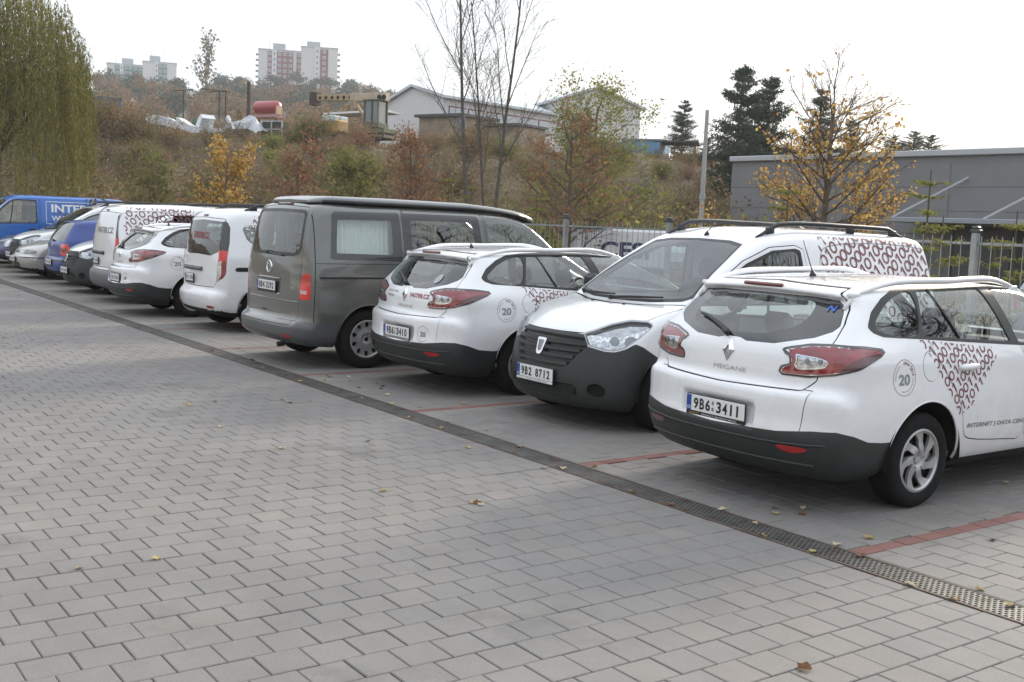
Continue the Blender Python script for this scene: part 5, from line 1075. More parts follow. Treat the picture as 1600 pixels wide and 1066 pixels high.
# ================================================================== terrain and paving
NX, NY = -.883, .469                                                  # way the bank rises
TX, TY = .469, .883
def sstep(a, b, x): return sm01((np.asarray(x, float)-a)/(b-a))
def sm01(t): t = np.clip(t, 0, 1); return t*t*(3-2*t)
def noise2(x, y, seed=0):
    v = 0; r = np.random.default_rng(seed)
    for i in range(7):
        f = .012*2**i; a = 1/1.7**i; th = r.uniform(0, 6.28, 2); q = r.uniform(0, 6.28, 2); v = v+a*np.sin(f*6.28*(x*math.cos(th[0])+y*math.sin(th[0]))+q[0])*np.sin(f*6.28*(x*math.cos(th[1])+y*math.sin(th[1]))+q[1])
    return v
def H(x, y):
    x = np.asarray(x, float); y = np.asarray(y, float); s = x*NX+y*NY; t = x*TX+y*TY; r = np.hypot(x, y)
    bank = 6.7*sstep(53, 80, s+1.4*noise2(x, y, 3)*sstep(45, 60, s)); rough = .35*noise2(x*6, y*6, 5)*sstep(55, 66, s)
    hill = 45*sstep(150, 560, s)*(1-.97*sstep(10, 150, t))*1.0
    low = sstep(140, 900, r)*-2
    return np.where(s > 45, bank+rough+hill+low*0, 0.0)
MGRASS = mat('bank_soil_and_dead_grass', (.105, .080, .048), .95, var=(.12, .5), bump=(3, 1.0), rust=(.5, .52, (.115, .068, .042)))
a = np.radians(np.concatenate([np.arange(-110, -12, .45), np.arange(-12, 250, 4)])); r_ = np.concatenate([[.0, 8, 16, 24, 32, 40], np.arange(44, 110, 1.2), np.geomspace(111, 900, 46)])
Rg, Ag = np.meshgrid(r_, a, indexing='ij'); X = Rg*np.sin(Ag); Y = Rg*np.cos(Ag); Z = H(X, Y)-.06
nr, na = Rg.shape; i = np.arange(nr-1)[:, None]*na; j = np.arange(na)[None, :]; j2 = (j+1) % na
tag(obj('terrain', mesh('terrain', np.stack([X, Y, Z], -1).reshape(-1, 3), np.stack([i+j, i+na+j, i+na+j2, i+j2], -1).reshape(-1, 4), MGRASS, True)), kind='structure')
# far paving: a laid-brick look where single stones can no longer be told apart
PAVC = [(0.195, 0.185, 0.173), (0.202, 0.190, 0.179), (0.190, 0.181, 0.172), (0.198, 0.187, 0.177), (0.212, 0.195, 0.179), (0.194, 0.185, 0.175), (0.192, 0.183, 0.175)]
PAV = mat('concrete_paver', (.25, .24, .23), .80, isl=PAVC, var=(.55, .10), bump=(420, .22), space='World', spec=.35)
def paver_detail(M_):
    t = M_.node_tree; N = t.nodes.new; Lk = t.links.new; b = t.nodes['Principled BSDF']; src = b.inputs['Base Color'].links[0].from_socket
    g = N('ShaderNodeNewGeometry'); n = N('ShaderNodeTexNoise'); n.inputs['Scale'].default_value = 160; n.inputs['Detail'].default_value = 2; Lk(g.outputs['Position'], n.inputs['Vector'])
    mr = N('ShaderNodeMapRange'); mr.inputs['From Min'].default_value = .3; mr.inputs['From Max'].default_value = .7; mr.inputs['To Min'].default_value = .86; mr.inputs['To Max'].default_value = 1.14; Lk(n.outputs['Fac'], mr.inputs['Value'])
    n2 = N('ShaderNodeTexNoise'); n2.inputs['Scale'].default_value = 2.6; n2.inputs['Detail'].default_value = 6; n2.inputs['Roughness'].default_value = .7; Lk(g.outputs['Position'], n2.inputs['Vector'])
    mr2 = N('ShaderNodeMapRange'); mr2.inputs['From Min'].default_value = .35; mr2.inputs['From Max'].default_value = .65; mr2.inputs['To Min'].default_value = .93; mr2.inputs['To Max'].default_value = 1.05; Lk(n2.outputs['Fac'], mr2.inputs['Value'])
    n3 = N('ShaderNodeTexNoise'); n3.inputs['Scale'].default_value = 1.15; n3.inputs['Detail'].default_value = 7; n3.inputs['Roughness'].default_value = .62; Lk(g.outputs['Position'], n3.inputs['Vector'])
    mr3 = N('ShaderNodeMapRange'); mr3.inputs['From Min'].default_value = .58; mr3.inputs['From Max'].default_value = .70; mr3.inputs['To Min'].default_value = 1.0; mr3.inputs['To Max'].default_value = .76; Lk(n3.outputs['Fac'], mr3.inputs['Value'])
    mu0 = N('ShaderNodeMath'); mu0.operation = 'MULTIPLY'; Lk(mr.outputs[0], mu0.inputs[0]); Lk(mr3.outputs[0], mu0.inputs[1])
    mu = N('ShaderNodeMath'); mu.operation = 'MULTIPLY'; Lk(mu0.outputs[0], mu.inputs[0]); Lk(mr2.outputs[0], mu.inputs[1])
    mm = N('ShaderNodeMix'); mm.data_type = 'RGBA'; mm.blend_type = 'MULTIPLY'; mm.inputs[0].default_value = 1; Lk(src, mm.inputs[6]); Lk(mu.outputs[0], mm.inputs[7]); Lk(mm.outputs[2], b.inputs['Base Color'])
paver_detail(PAV)
REDP = mat('red_concrete_paver', (.20, .062, .055), .82, isl=[(.185, .088, .078), (.21, .105, .092), (.165, .078, .07)], bump=(420, .2), space='World', spec=.3)
JOINT = mat('joint_sand', (.142, .128, .106), .95, var=(30, .4), space='World', rust=(3.0, .60, (.045, .055, .02)))
FARP = bpy.data.materials.new('far_paving'); FARP.use_nodes = True; t_ = FARP.node_tree; b_ = t_.nodes['Principled BSDF']; b_.inputs['Roughness'].default_value = .85
g_ = t_.nodes.new('ShaderNodeNewGeometry'); br = t_.nodes.new('ShaderNodeTexBrick'); mp_ = t_.nodes.new('ShaderNodeMapping'); mp_.inputs['Rotation'].default_value = (0, 0, RAD(90))
br.inputs['Scale'].default_value = 1.0; br.inputs['Brick Width'].default_value = .2; br.inputs['Row Height'].default_value = .2; br.inputs['Mortar Size'].default_value = .004
br.inputs['Color1'].default_value = (.215, .20, .184, 1); br.inputs['Color2'].default_value = (.226, .21, .193, 1); br.inputs['Mortar'].default_value = (.06, .055, .045, 1)
t_.links.new(g_.outputs['Position'], mp_.inputs['Vector']); t_.links.new(mp_.outputs['Vector'], br.inputs['Vector']); t_.links.new(br.outputs['Color'], b_.inputs['Base Color'])
YD0, YD1 = 4.875, 5.125                                               # drain edges
def sheet(name, x0, x1, y0, y1, z, m_, kind='structure'):
    return tag(obj(name, mesh(name, [(x0, y0, z), (x1, y0, z), (x1, y1, z), (x0, y1, z)], np.array([[0, 1, 2, 3]]), m_)), kind=kind)
sheet('car_park', -75, 30, -30, 10.75, -.022, FARP)
bed = sheet('paving_bed', -32, 6.3, -.5, YD0, -.0085, JOINT); bay = sheet('parking_bays', -40, 6.3, YD1, 10.6, -.0085, JOINT)
def paver_mesh(lx, ly, name, m_, ch=.0045):
    V, F = paver_arr(lx, ly, ch); return mesh(name, V, F, m_)
def paver_arr(lx, ly, ch=.0045):
    a, b = lx/2, ly/2; sq = np.array([(-1, -1), (1, -1), (1, 1), (-1, 1)]); V = np.concatenate([np.c_[sq*[a-ch, b-ch], np.zeros(4)], np.c_[sq*[a, b], np.full(4, -ch*.8)], np.c_[sq*[a, b], np.full(4, -.03)]])
    F = [(0, 1, 2, 3)]+[(4+k, 4+(k+1) % 4, (k+1) % 4, k) for k in range(4)]+[(8+k, 8+(k+1) % 4, 4+(k+1) % 4, 4+k) for k in range(4)]
    return V, np.array(F)
def visible(C, mx=1500, my=420):
    D = C-np.array([0, 0, CAMH]); d = D@CF; u = 800+FPX*(D@CR)/d; v = 533-FPX*(D@CU)/d
    return (d > .3) & (u > -mx) & (u < 1600+mx) & (v > 0) & (v < 1066+my), np.linalg.norm(D, axis=1)
rp = np.random.default_rng(11); MOD = .2; GAP = .0052
left = []
for i in range(-140, 31):
    for j in range(-4, 26):
        x0 = i*MOD; y0 = YD0-.006-(j+1)*MOD+(.1 if i % 2 else 0); y1 = y0+MOD
        y1c = min(y1, YD0-.006)
        if y1c-y0 > .05: left.append((x0+MOD/2, (y0+y1c)/2, MOD-GAP, y1c-y0-GAP))
LINES = [-3.727-2.445*k for k in range(-3, 13)]
right = []
for j in range(0, 27):
    y = YD1+.006+(j+.5)*MOD
    for i in range(-205, 31):
        xa = i*MOD+(.1 if j % 2 else 0); xb = xa+MOD
        segs = [(xa, xb)]
        for L_ in LINES:
            n_ = []
            for (p, q) in segs:
                if q <= L_-.05 or p >= L_+.05: n_.append((p, q))
                else:
                    if p < L_-.05: n_.append((p, L_-.05))
                    if q > L_+.05: n_.append((L_+.05, q))
            segs = n_
        for p, q in segs:
            if q-p > .03: right.append(((p+q)/2, y, q-p-GAP, MOD-GAP))
def lay(lst, parent, limit, maxd):
    A = np.array(lst); C = np.c_[A[:, 0], A[:, 1], np.zeros(len(A))]; vis, d = visible(C); A = A[vis & (d < maxd)]; d = d[vis & (d < maxd)]; o = np.argsort(d); A = A[o]
    return A
AL = lay(left, bed, 300, 26); AR = lay(right, bay, 300, 30)
_pm = {}
def lay_single(A, parent, name, m_):
    for (x, y, lx, ly) in A:
        k = (round(lx, 3), round(ly, 3), m_.name)
        if k not in _pm: _pm[k] = paver_mesh(k[0], k[1], name, m_)
        o = obj(name, _pm[k], parent, loc=(x+rp.normal(0, .0008), y+rp.normal(0, .0008), rp.normal(0, .0009)), rot=(rp.normal(0, .0035), rp.normal(0, .0035), rp.normal(0, .003)))
def lay_rest(A, parent, name, m_):
    Vs = []; Fs = []; n = 0
    for (x, y, lx, ly) in A:
        V, F = paver_arr(lx, ly); tx, ty, tz = rp.normal(0, .0035, 3); V = V.copy(); V[:, 2] += V[:, 0]*ty+V[:, 1]*tx+rp.normal(0, .0009); V[:, :2] = V[:, :2]@np.array([[1, tz], [-tz, 1]]); Vs.append(V+[x, y, 0]); Fs.append(F+n); n += len(V)
    tag(obj(name, mesh(name, np.concatenate(Vs), np.concatenate(Fs), m_), parent), kind='stuff')
lay_single(AL[:300], bed, 'paver', PAV); lay_rest(AL[300:], bed, 'further_pavers', PAV)
lay_single(AR[:180], bay, 'paver', PAV); lay_rest(AR[180:], bay, 'further_pavers', PAV)
red = [(L_, YD1+.006+(k+.5)*.2, .1-GAP, .2-GAP) for L_ in LINES for k in range(27)]; AD = lay(red, bay, 0, 30); lay_single(AD[:110], bay, 'red_paver', REDP); lay_rest(AD[110:], bay, 'further_red_pavers', REDP)
# drain: a channel closed by perforated grates between rusty edge rails
RUSTY = mat('rusty_grate_steel', (.15, .145, .135), .55, metal=.6, var=(5, .3), rust=(7, .58, (.10, .060, .042)), space='World', bump=(150, .2))
RAILM = mat('rusty_edge_rail', (.115, .080, .062), .8, var=(8, .35), space='World')
dr = empty('drain_channel', (0, (YD0+YD1)/2, 0), 0, 'long rusty perforated drain grate running between the paving and the parking bays', 'drain')
b = MB(); b.box((-32, 0, -.10), (76, .22, .02)); b.box((-32, -.118, -.055), (76, .012, .10)); b.box((-32, .118, -.055), (76, .012, .10)); b.build('channel', mat('channel_dark_concrete', (.03, .03, .028), .9), dr)
for sd in (-1, 1): b = MB(); b.box((-32, sd*.1135, -.006), (76, .013, .016)); b.build('edge_rail', RAILM, dr)
def grate():
    b = MB(); rows, cols = 7, 32; px, py = 1.0/cols, .200/rows; hx, hy = px*.33, py*.33
    V = []; F = []; n = 0
    for r in range(rows):
        for c in range(cols+(r % 2)):
            x0 = c*px-(px/2 if r % 2 else 0); x1 = x0+px; x0 = max(x0, 0); x1 = min(x1, 1.0)
            cx, cy = (x0+x1)/2, (r+.5)*py; w = (x1-x0)/2; h = py/2; k = min(hx, w*.66)
            o8 = [(-w, -h), (w, -h), (w, h), (-w, h)]; i8 = [(-k, -hy), (k, -hy), (k, hy), (-k, hy)]
            V += [(cx+a_-.5, cy+b_-.1, 0) for a_, b_ in o8]+[(cx+a_-.5, cy+b_-.1, 0) for a_, b_ in i8]+[(cx+a_-.5, cy+b_-.1, -.012) for a_, b_ in i8]
            for q in range(4): F += [(n+q, n+(q+1) % 4, n+4+(q+1) % 4, n+4+q), (n+4+q, n+4+(q+1) % 4, n+8+(q+1) % 4, n+8+q)]
            n += 12
    return mesh('grate', V, np.array(F), RUSTY)
gm = grate()
for k in range(-4, 40):
    obj('grate', gm, dr, loc=(1.05-k*1.006+rp.normal(0, .001), rp.normal(0, .001), -.001+rp.normal(0, .0012)), rot=(rp.normal(0, .004), 0, 0))
# kerb behind the bays and grass strip
b = MB(); b.box((-30, 10.68, .03), (90, .12, .20), bev=.015); tag(b.build('kerb', mat('kerb_concrete', (.26, .255, .245), .85, var=(2, .15), space='World')), kind='structure')
# ------------------------------------------------------------------ fallen leaves
LEAFM = [mat('dry_leaf_'+n_, c_, .8, var=(60, .25), tr=.2) for n_, c_ in (('tan', (.36, .25, .12)), ('yellow', (.42, .33, .14)), ('brown', (.17, .08, .035)), ('pale', (.50, .42, .28)))]
def leaf_mesh(m_, seed):
    r = np.random.default_rng(seed); n = 11; th = np.linspace(0, 2*math.pi, n, endpoint=False); rad = .032*(1+.35*np.cos(th*5+r.uniform(0, 6)))*(1+.3*np.cos(th)); x = rad*np.cos(th)*1.3; y = rad*np.sin(th); z = .004+.016*(np.abs(y)/.04)+.010*r.random(n)
    V = np.concatenate([[(0, 0, .006)], np.c_[x, y, z]]); b = MB(); b.add(V, [(0, k+1, (k+1) % n+1) for k in range(n)]); b.tube([(-.04, 0, .004), (-.085, .01, .012)], .0018, 4); return b.me('fallen_leaf', m_)
LM = [leaf_mesh(LEAFM[k % 4], k) for k in range(8)]
spots = [(290, 632), (297, 634), (336, 628), (345, 668), (510, 588), (505, 594), (515, 590), (545, 590), (594, 608), (588, 600), (597, 604), (606, 618), (661, 614), (612, 632), (546, 596), (565, 623), (440, 625), (450, 629), (455, 630), (485, 627), (532, 610), (601, 768), (744, 787), (750, 790), (740, 786), (809, 698), (393, 563), (410, 575), (96, 450), (60, 440), (5, 529), (12, 528), (50, 531), (1212, 804), (1251, 804), (1307, 853), (1357, 841), (1362, 842), (1550, 845), (1573, 756), (122, 890), (245, 874), (1253, 1046), (1178, 818), (725, 632), (730, 700), (1210, 795), (1255, 796), (1528, 922), (150, 468), (30, 462), (700, 660), (655, 636), (850, 732), (575, 690), (442, 702)]
spots += [(x_, 441+.3345*x_-(2 if k_ % 3 else 22)) for k_, x_ in enumerate((130, 215, 330, 372, 445, 470, 560, 640, 690, 760, 805, 880, 930, 990, 1050, 1130, 1190, 1270, 1345, 1420, 1490, 1580))]
for k, (px, py) in enumerate(spots):
    D = CF+CR*(px-800)/FPX+CU*(533-py)/FPX; t = -CAMH/D[2]; p = D*t
    tag(obj('fallen_leaf', LM[k % 8], loc=(p[0], p[1], .001), rot=(rp.normal(0, .15), rp.normal(0, .15), rp.uniform(0, 6.28)), scale=(rp.uniform(.45, .8),)*3), 'dry curled autumn leaf lying on the grey pavers', 'leaf', 'fallen leaves on the paving')
# ================================================================== what stands behind the car park
def ground_at(px, dist, dz=0.0):
    """foot of a thing seen in pixel column px at a horizontal distance"""
    p = ray(px, 330, dist); return np.array([p[0], p[1], float(H(p[0], p[1]))-.06+dz])
def ztop(py, px, dist): return ray(px, py, dist)[2]
# ---- fence along the bays
FY = 11.2; FENCEM = mat('galvanised_fence', (.27, .285, .275), .5, metal=.45, var=(6, .2)); POSTM = mat('fence_post_grey', (.27, .285, .28), .55, metal=.3, var=(4, .2))
fe = empty('bar_fence', (0, FY, 0), 0, 'grey steel bar fence with capped posts behind the parked cars', 'fence')
x0 = -.617*FY
pm = MB(); pm.box((0, 0, .93), (.072, .072, 1.86), bev=.008); pm = pm.me('post', POSTM); cm = MB(); cm.box((0, 0, .015), (.10, .10, .035), bev=.008); cm.box((0, 0, .05), (.085, .085, .04), bev=.016); cm = cm.me('post_cap', mat('post_cap_dark', (.035, .045, .045), .35))
for k in range(-2, 13):
    p = obj('post', pm, fe, loc=(x0-k*2.42, 0, 0)); obj('post_cap', cm, p, loc=(0, 0, 1.86))
for z in (.35, .98, 1.74): b = MB(); b.box((x0-12.1, 0, z), (36, .018, .028)); b.build('fence_rail', FENCEM, fe)
bm_ = MB(); bm_.tube([(0, 0, .2), (0, 0, 1.82)], .0052, 5); bm_ = bm_.me('fence_bar', FENCEM)
xb = x0+4.8
while xb > -21: obj('fence_bar', bm_, fe, loc=(xb+rp.normal(0, .002), -.016, 0)); xb -= .121
# ---- grey hall on the right with its canopy
HW = mat('grey_hall_cladding', (.185, .182, .186), .6, var=(1.2, .06), bump=(60, .1), space='World'); TRIMG = mat('light_grey_trim', (.42, .43, .45), .5)
HY = 42.0; hx0 = -HY*math.tan(RAD(43.38)); HTOP = 5.5
gh = empty('grey_hall', (hx0, HY, 0), 0, 'low flat roofed grey clad hall on the right behind the fence', 'building')
b = MB(); b.box((31, 8, HTOP/2-.2), (62, 16, HTOP+.4-.35)); b.build('wall', HW, gh)
b = MB(); b.box((31, 7.98, HTOP-.10), (62.2, 16.3, .26), bev=.03); b.build('roof_edge', TRIMG, gh)
cl = MB(); cl.box((0, -.012, 0), (6.15, .03, .98), bev=.008); cl = cl.me('cladding_panel', HW)
for r in range(5):
    for c in range(10): obj('cladding_panel', cl, gh, loc=(3.1+c*6.2, 0, .48+r*1.0-.02))
cx0 = HY*(math.tan(RAD(-34.4)))-hx0
cz = 2.52
b = MB(); b.box((cx0+9, -1.3, cz), (18, 2.6, .20), bev=.02); b.build('canopy', mat('canopy_grey', (.28, .30, .33), .45), gh)
for k in range(4): b = MB(); b.bar((cx0+.4+k*4.1, -2.3, cz+.1), (cx0+2.3+k*4.1, -.03, cz+1.85), .07); b.build('canopy_stay', TRIMG, gh)
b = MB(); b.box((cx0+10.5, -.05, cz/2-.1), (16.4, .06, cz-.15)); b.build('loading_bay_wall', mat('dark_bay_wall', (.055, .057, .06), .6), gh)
for k in range(5): b = MB(); b.box((cx0+3.2+k*3.4, -.10, 1.15), (2.5, .06, 2.1), bev=.01); b.build('bay_door', mat('bay_door_grey', (.09, .092, .098), .5), gh)
b = MB(); b.box((cx0+6.4, -.6, cz-.18), (1.6, .12, .07)); b.build('lamp_strip', mat('lamp_strip_body', (.5, .5, .5), .4), gh)
b = MB(); b.tube([(cx0+1.9, -.10, 0), (cx0+1.9, -.10, cz)], .06, 8); b.build('downpipe', mat('downpipe_dark', (.03, .03, .03), .4), gh)
# ---- lettered white trailer and the cars beyond the fence
tp = ray(974, 372, 27); tr_ = empty('advertising_trailer', (tp[0], tp[1], 0), RAD(28), 'white trailer lettered CESI on a red brown base behind the fence', 'trailer')
b = MB(); b.box((0, 0, 1.24), (2.5, .7, .92), bev=.05); b.build('lettered_body', mat('trailer_white', (.62, .63, .65), .5, var=(2, .1)), tr_)
b = MB(); b.box((1.65, 0, 1.10), (.9, .66, .46), bev=.12); b.build('front_step', mat('trailer_white', (.62, .63, .65), .5), tr_)
b = MB(); b.box((-.8, -.02, 1.72), (.8, .72, .05)); b.build('roof_edge', BLACKT, tr_)
b = MB(); b.box((.1, 0, .48), (3.4, .62, .52), bev=.02); b.build('base', mat('red_brown_base', (.13, .05, .045), .7, var=(3, .2)), tr_)
for q in (-1.2, 1.2): b = MB(); b.lathe([(0, -.1), (.26, -.1), (.28, -.06), (.28, .06), (.26, .1), (0, .1)], 20); o = b.build('wheel', TYRE, tr_, loc=(q, -.34, .28), rot=(0, 0, PI/2))
v, t = lettering('CESI', .40, 1.25, .03); obj('lettering', mesh('lettering', np.c_[v[:, 0]+.18, np.full(len(v), -.356), v[:, 1]+1.20], t, mat('slate_blue_vinyl', (.03, .04, .10), .5)), tr_)
fcar = make_hatch(mat('pale_blue_paint', (.30, .36, .45), .35, coat=.8), 'pale_blue_paint'); pc = ray(1590, 400, 21)
put(fcar, 'parked_car', pc[0], pc[1], RAD(-70), 'pale blue car with red tail lamps behind the fence at the right edge', 'car', 'cars parked beyond the fence')
# ---- concrete pole, other poles
def pole(px, py0, py1, dist, r, label, m_, name='utility_pole', lean=0.0):
    g = ground_at(px, dist); zt = ztop(py0, px, dist); b = MB(); b.tube([(0, 0, 0), (0+lean, 0, (zt-g[2]))], [r, r*.72], 10); b.tube([(lean*.5, 0, (zt-g[2])*.45), (lean*.5, 0, (zt-g[2])*.45+.25)], r*1.15, 10)
    tag(b.build(name, m_, loc=tuple(g)), label, 'pole')
pole(1096, 172, 315, 49, .115, 'tall pale concrete pole left of the dark pines', mat('pole_concrete', (.36, .36, .35), .85, var=(2, .12)))
pole(386, 128, 190, 120, .26, 'dark wooden pole left of the red tank', mat('dark_wood', (.06, .05, .04), .9))
# ---- apartment towers on the hill
TW = mat('tower_pale_render', (.56, .56, .55), .85, var=(.08, .05)); TRED = mat('tower_red_panel', (.16, .035, .05), .8); TGRN = mat('tower_green_panel', (.02, .16, .11), .8); WFR = mat('window_frame_white', (.60, .60, .62), .6); PANE = mat('far_window_pane', (.12, .15, .18), .1, coat=1); TGR = mat('tower_roof_box', (.34, .38, .40), .8)
wfm = MB(); wfm.box((0, -.03, 0), (1.55, .12, 1.45)); wfm = wfm.me('window', WFR); ppm = MB(); ppm.box((-.34, -.10, 0), (.56, .03, 1.12)); ppm.box((.34, -.10, 0), (.56, .03, 1.12)); ppm = ppm.me('pane', PANE)
bcm = MB(); bcm.box((0, 0, 0), (1.6, 1.3, 1.0)); bcm = bcm.me('balcony', mat('balcony_dark', (.22, .19, .19), .8))
def tower(px0, px1, pyt, dist, floors, bands, accent, label, roofbox, base=30, side=None, group=None):
    """bands: list of (from, to, kind) across the front as fractions"""
    c = ray((px0+px1)/2, pyt, dist); A = ray(px0, pyt, dist); B = ray(px1, pyt, dist); w = math.hypot(*(B-A)[:2]); rz = math.atan2(B[1]-A[1], B[0]-A[0])
    top = c[2]; fh = 2.85; h = floors*fh+3; d = 14
    t = empty('apartment_tower', (c[0], c[1], top-h), rz, label, 'building', group)
    b = MB(); b.box((0, d/2, h/2), (w, d, h)); b.build('wall', TW, t); b = MB(); b.box((0, d/2, h+.2), (w+.5, d+.5, .5)); b.build('parapet', TGR, t)
    for f0, f1, kind in bands:
        xa, xb = (f0-.5)*w, (f1-.5)*w
        if kind in ('accent', 'accent1'):
            b = MB(); b.box(((xa+xb)/2, -.06, h/2-.3), (xb-xa, .14, h-.8)); b.build('coloured_panel', accent, t)
        if kind == 'stair': b = MB(); b.box(((xa+xb)/2, -.25, h/2+.2), (xb-xa, .5, h+.4)); b.build('stair_tower', WFR, t)
        n = max(1, int(round((xb-xa)/2.9))) if kind != 'stair' else 1
        if kind == 'blank': continue
        for k in range(n):
            x = xa+(k+.5)*(xb-xa)/n
            for f in range(floors):
                z = h-1.9-f*fh
                w_ = obj('window', wfm, t, loc=(x, -.12 if kind != 'stair' else -.52, z), scale=(.62 if kind == 'stair' else 1, 1, 1.25 if kind == 'stair' else 1)); obj('pane', ppm, w_)
    for f0, f1, hh in roofbox: b = MB(); b.box(((f0+f1-1)/2*w, d/2, h+hh/2+.4), ((f1-f0)*w, d*.5, hh)); b.build('lift_house', TGR, t)
    for q in (-.25, .15): b = MB(); b.tube([(q*w, d/2, h), (q*w, d/2, h+7)], .10, 4); b.build('roof_mast', mat('mast_grey', (.3, .3, .3), .6), t)
    if side:
        for f in range(floors): obj('balcony', bcm, t, loc=(side*(w/2+.6), 3.0, h-2.4-f*fh))
    return t
tower(404, 472, 79, 600, 11, [(.0, .21, 'blank'), (.21, .31, 'accent1'), (.31, .42, 'stair'), (.42, .80, 'accent'), (.80, .88, 'blank'), (.88, 1.0, 'accent1')], TRED, 'broad pale and red apartment tower behind pines, left of the taller white block', [(.33, .62, 3.6)], side=-1)
tower(471, 528, 75, 585, 12, [(.0, .38, 'blank'), (.38, .50, 'stair'), (.52, .74, 'accent'), (.74, 1.0, 'blank')], TRED, 'tallest apartment tower, blank white face beside two red window columns', [(.15, .52, 3.0)], side=1)
tower(167, 223, 101, 690, 10, [(.0, .22, 'blank'), (.22, .36, 'accent1'), (.36, .46, 'stair'), (.46, 1.0, 'accent')], TGRN, 'far green and white apartment block rising above the trees at left', [(.42, .74, 3.6)])
tower(223, 276, 98, 675, 10, [(.0, .36, 'blank'), (.36, .46, 'stair'), (.46, .72, 'accent'), (.72, 1.0, 'blank')], TGRN, 'mostly white apartment block joined to the right of the green one', [(.20, .52, 3.6)])
# ---- pale industrial halls on the bank
HALLM = mat('pale_hall_sheeting', (.62, .61, .60), .65, var=(.25, .05), bump=(14, .3)); HROOF = mat('hall_roof_sheet', (.52, .55, .57), .5, var=(.5, .06)); HWHITE = mat('hall_white_wall', (.72, .72, .71), .7, var=(.4, .06)); BROWNB = mat('annex_ochre_board', (.27, .22, .155), .8, var=(.8, .35)); WINR = mat('red_window_frame', (.20, .05, .045), .6)
def box_hall(name, A, rz, w, L, eave, ridge, base, label, pk=.5, eave2=None):
    """gable front of width w along local x, ridge running along local y"""
    t = empty(name, (A[0], A[1], base), rz, label, 'building'); e = eave-base; e2 = (eave2 or eave)-base; r_ = ridge-base; b = MB()
    prof = [(0, -1), (w, -1), (w, e2), (w*pk, r_), (0, e)]; V = [(x, 0, z) for x, z in prof]+[(x, L, z) for x, z in prof]
    b.add(V, [(0, 1, 2, 3, 4), (9, 8, 7, 6, 5)]); b.add(V, [(0, 5, 6, 1), (1, 6, 7, 2), (4, 9, 5, 0)]); b.build('wall', HALLM, t)
    b = MB()
    for s_ in (0, 1):
        xa, xb = (-.5, w*pk) if s_ == 0 else (w+.5, w*pk); za = e-.5*(r_-e)/(w*pk) if s_ == 0 else e2-.5*(r_-e2)/(w*(1-pk)); V = [(xa, -.4, za+.05), (xb, -.4, r_+.05), (xb, L+.4, r_+.05), (xa, L+.4, za+.05)]; V2 = [(x, y, z+.25) for x, y, z in V]; b.add(V+V2, [(0, 1, 2, 3), (7, 6, 5, 4), (0, 4, 5, 1), (1, 5, 6, 2), (2, 6, 7, 3), (3, 7, 4, 0)])
    b.build('roof', HROOF, t); return t
D1 = 112; A = ray(584, 178, D1); B = ray(692, 178, D1-7); w1 = math.hypot(*(B-A)[:2]); rz1 = math.atan2(B[1]-A[1], B[0]-A[0]); z_e = ztop(176, 584, D1); z_r = ztop(137, 647, D1-4); z_2 = ztop(152, 692, D1-7); bs = float(H(A[0], A[1]))-.5
h1 = box_hall('gabled_hall', A, rz1, w1, 17, z_e+.1, z_r, bs, 'pale hall with a plain gable and red framed window band on the bank', .58, z_2)
e1 = z_2-bs
for k in range(6):
    f = MB(); f.box((0, 0, 0), (.14, 2.3, 1.5), bev=.02); o = f.build('window', WINR, h1, loc=(w1+.02, 1.9+k*2.65, e1-1.45)); p = MB(); p.box((.07, 0, 0), (.05, 2.2, 1.25)); p.build('pane', mat('hall_pane', (.45, .48, .50), .15, coat=.5), o)
b = MB(); b.box((w1+.05, 8.5, e1-4.4), (.10, 16.6, 3.9)); b.build('white_wall_band', HWHITE, h1)
# ochre annex in front of its corner
an = empty('hall_annex', tuple(ray(659, 225, 104)*[1, 1, 0]+np.array([0, 0, bs])), rz1+RAD(4), 'ochre boarded annex with a dark flat roof and blue corner post below the gabled hall', 'building')
za = ztop(180, 690, 101)-bs
b = MB(); b.box((2.2, 2.5, za/2-1), (5.2, 5.0, za+2)); b.box((7.2, 4.2, za/2-1.4), (4.8, 4.0, za+1.2)); b.build('wall', BROWNB, an); b = MB(); b.box((2.2, 2.4, za+.1), (5.8, 5.6, .25)); b.box((7.2, 4.1, za-.65), (5.2, 4.6, .22)); b.build('roof', mat('annex_roof_dark', (.06, .06, .065), .6), an); b = MB(); b.box((4.75, -.1, za/2-.8), (.75, .3, za+1.6)); b.build('corner_post', mat('annex_blue_grey', (.10, .12, .17), .6), an)
for k in range(3): b = MB(); b.box((.6+k*1.5, -.06, za*.45), (1.1, .10, 1.6), bev=.02); b.build('board_panel', mat('annex_panel_brown', (.10, .07, .045), .8), an)
b = MB(); b.box((-.6, -.04, za*.4), (.9, .12, 2.2)); b.build('dark_opening', mat('dark_opening', (.02, .02, .02), .9), an)
D2 = 118; A = ray(862, 172, D2); B = ray(1001, 170, D2+4); w2 = math.hypot(*(B-A)[:2]); rz2 = math.atan2(B[1]-A[1], B[0]-A[0]); bs2 = float(H(A[0], A[1]))-.5
h2 = box_hall('gabled_hall', A, rz2, w2, 12, ztop(171, 1001, D2+4), ztop(139, 931, D2+2), bs2, 'large pale hall gable behind the green and brown tree')
b = MB(); b.box((-2.1, 9, ztop(163, 850, D2)-bs2-4), (4.2, 6, 8)); b.build('side_wing', HALLM, h2); b = MB(); b.box((-2.2, 9, ztop(163, 850, D2)-bs2+.1), (4.6, 6.6, .3)); b.build('wing_roof', HROOF, h2)
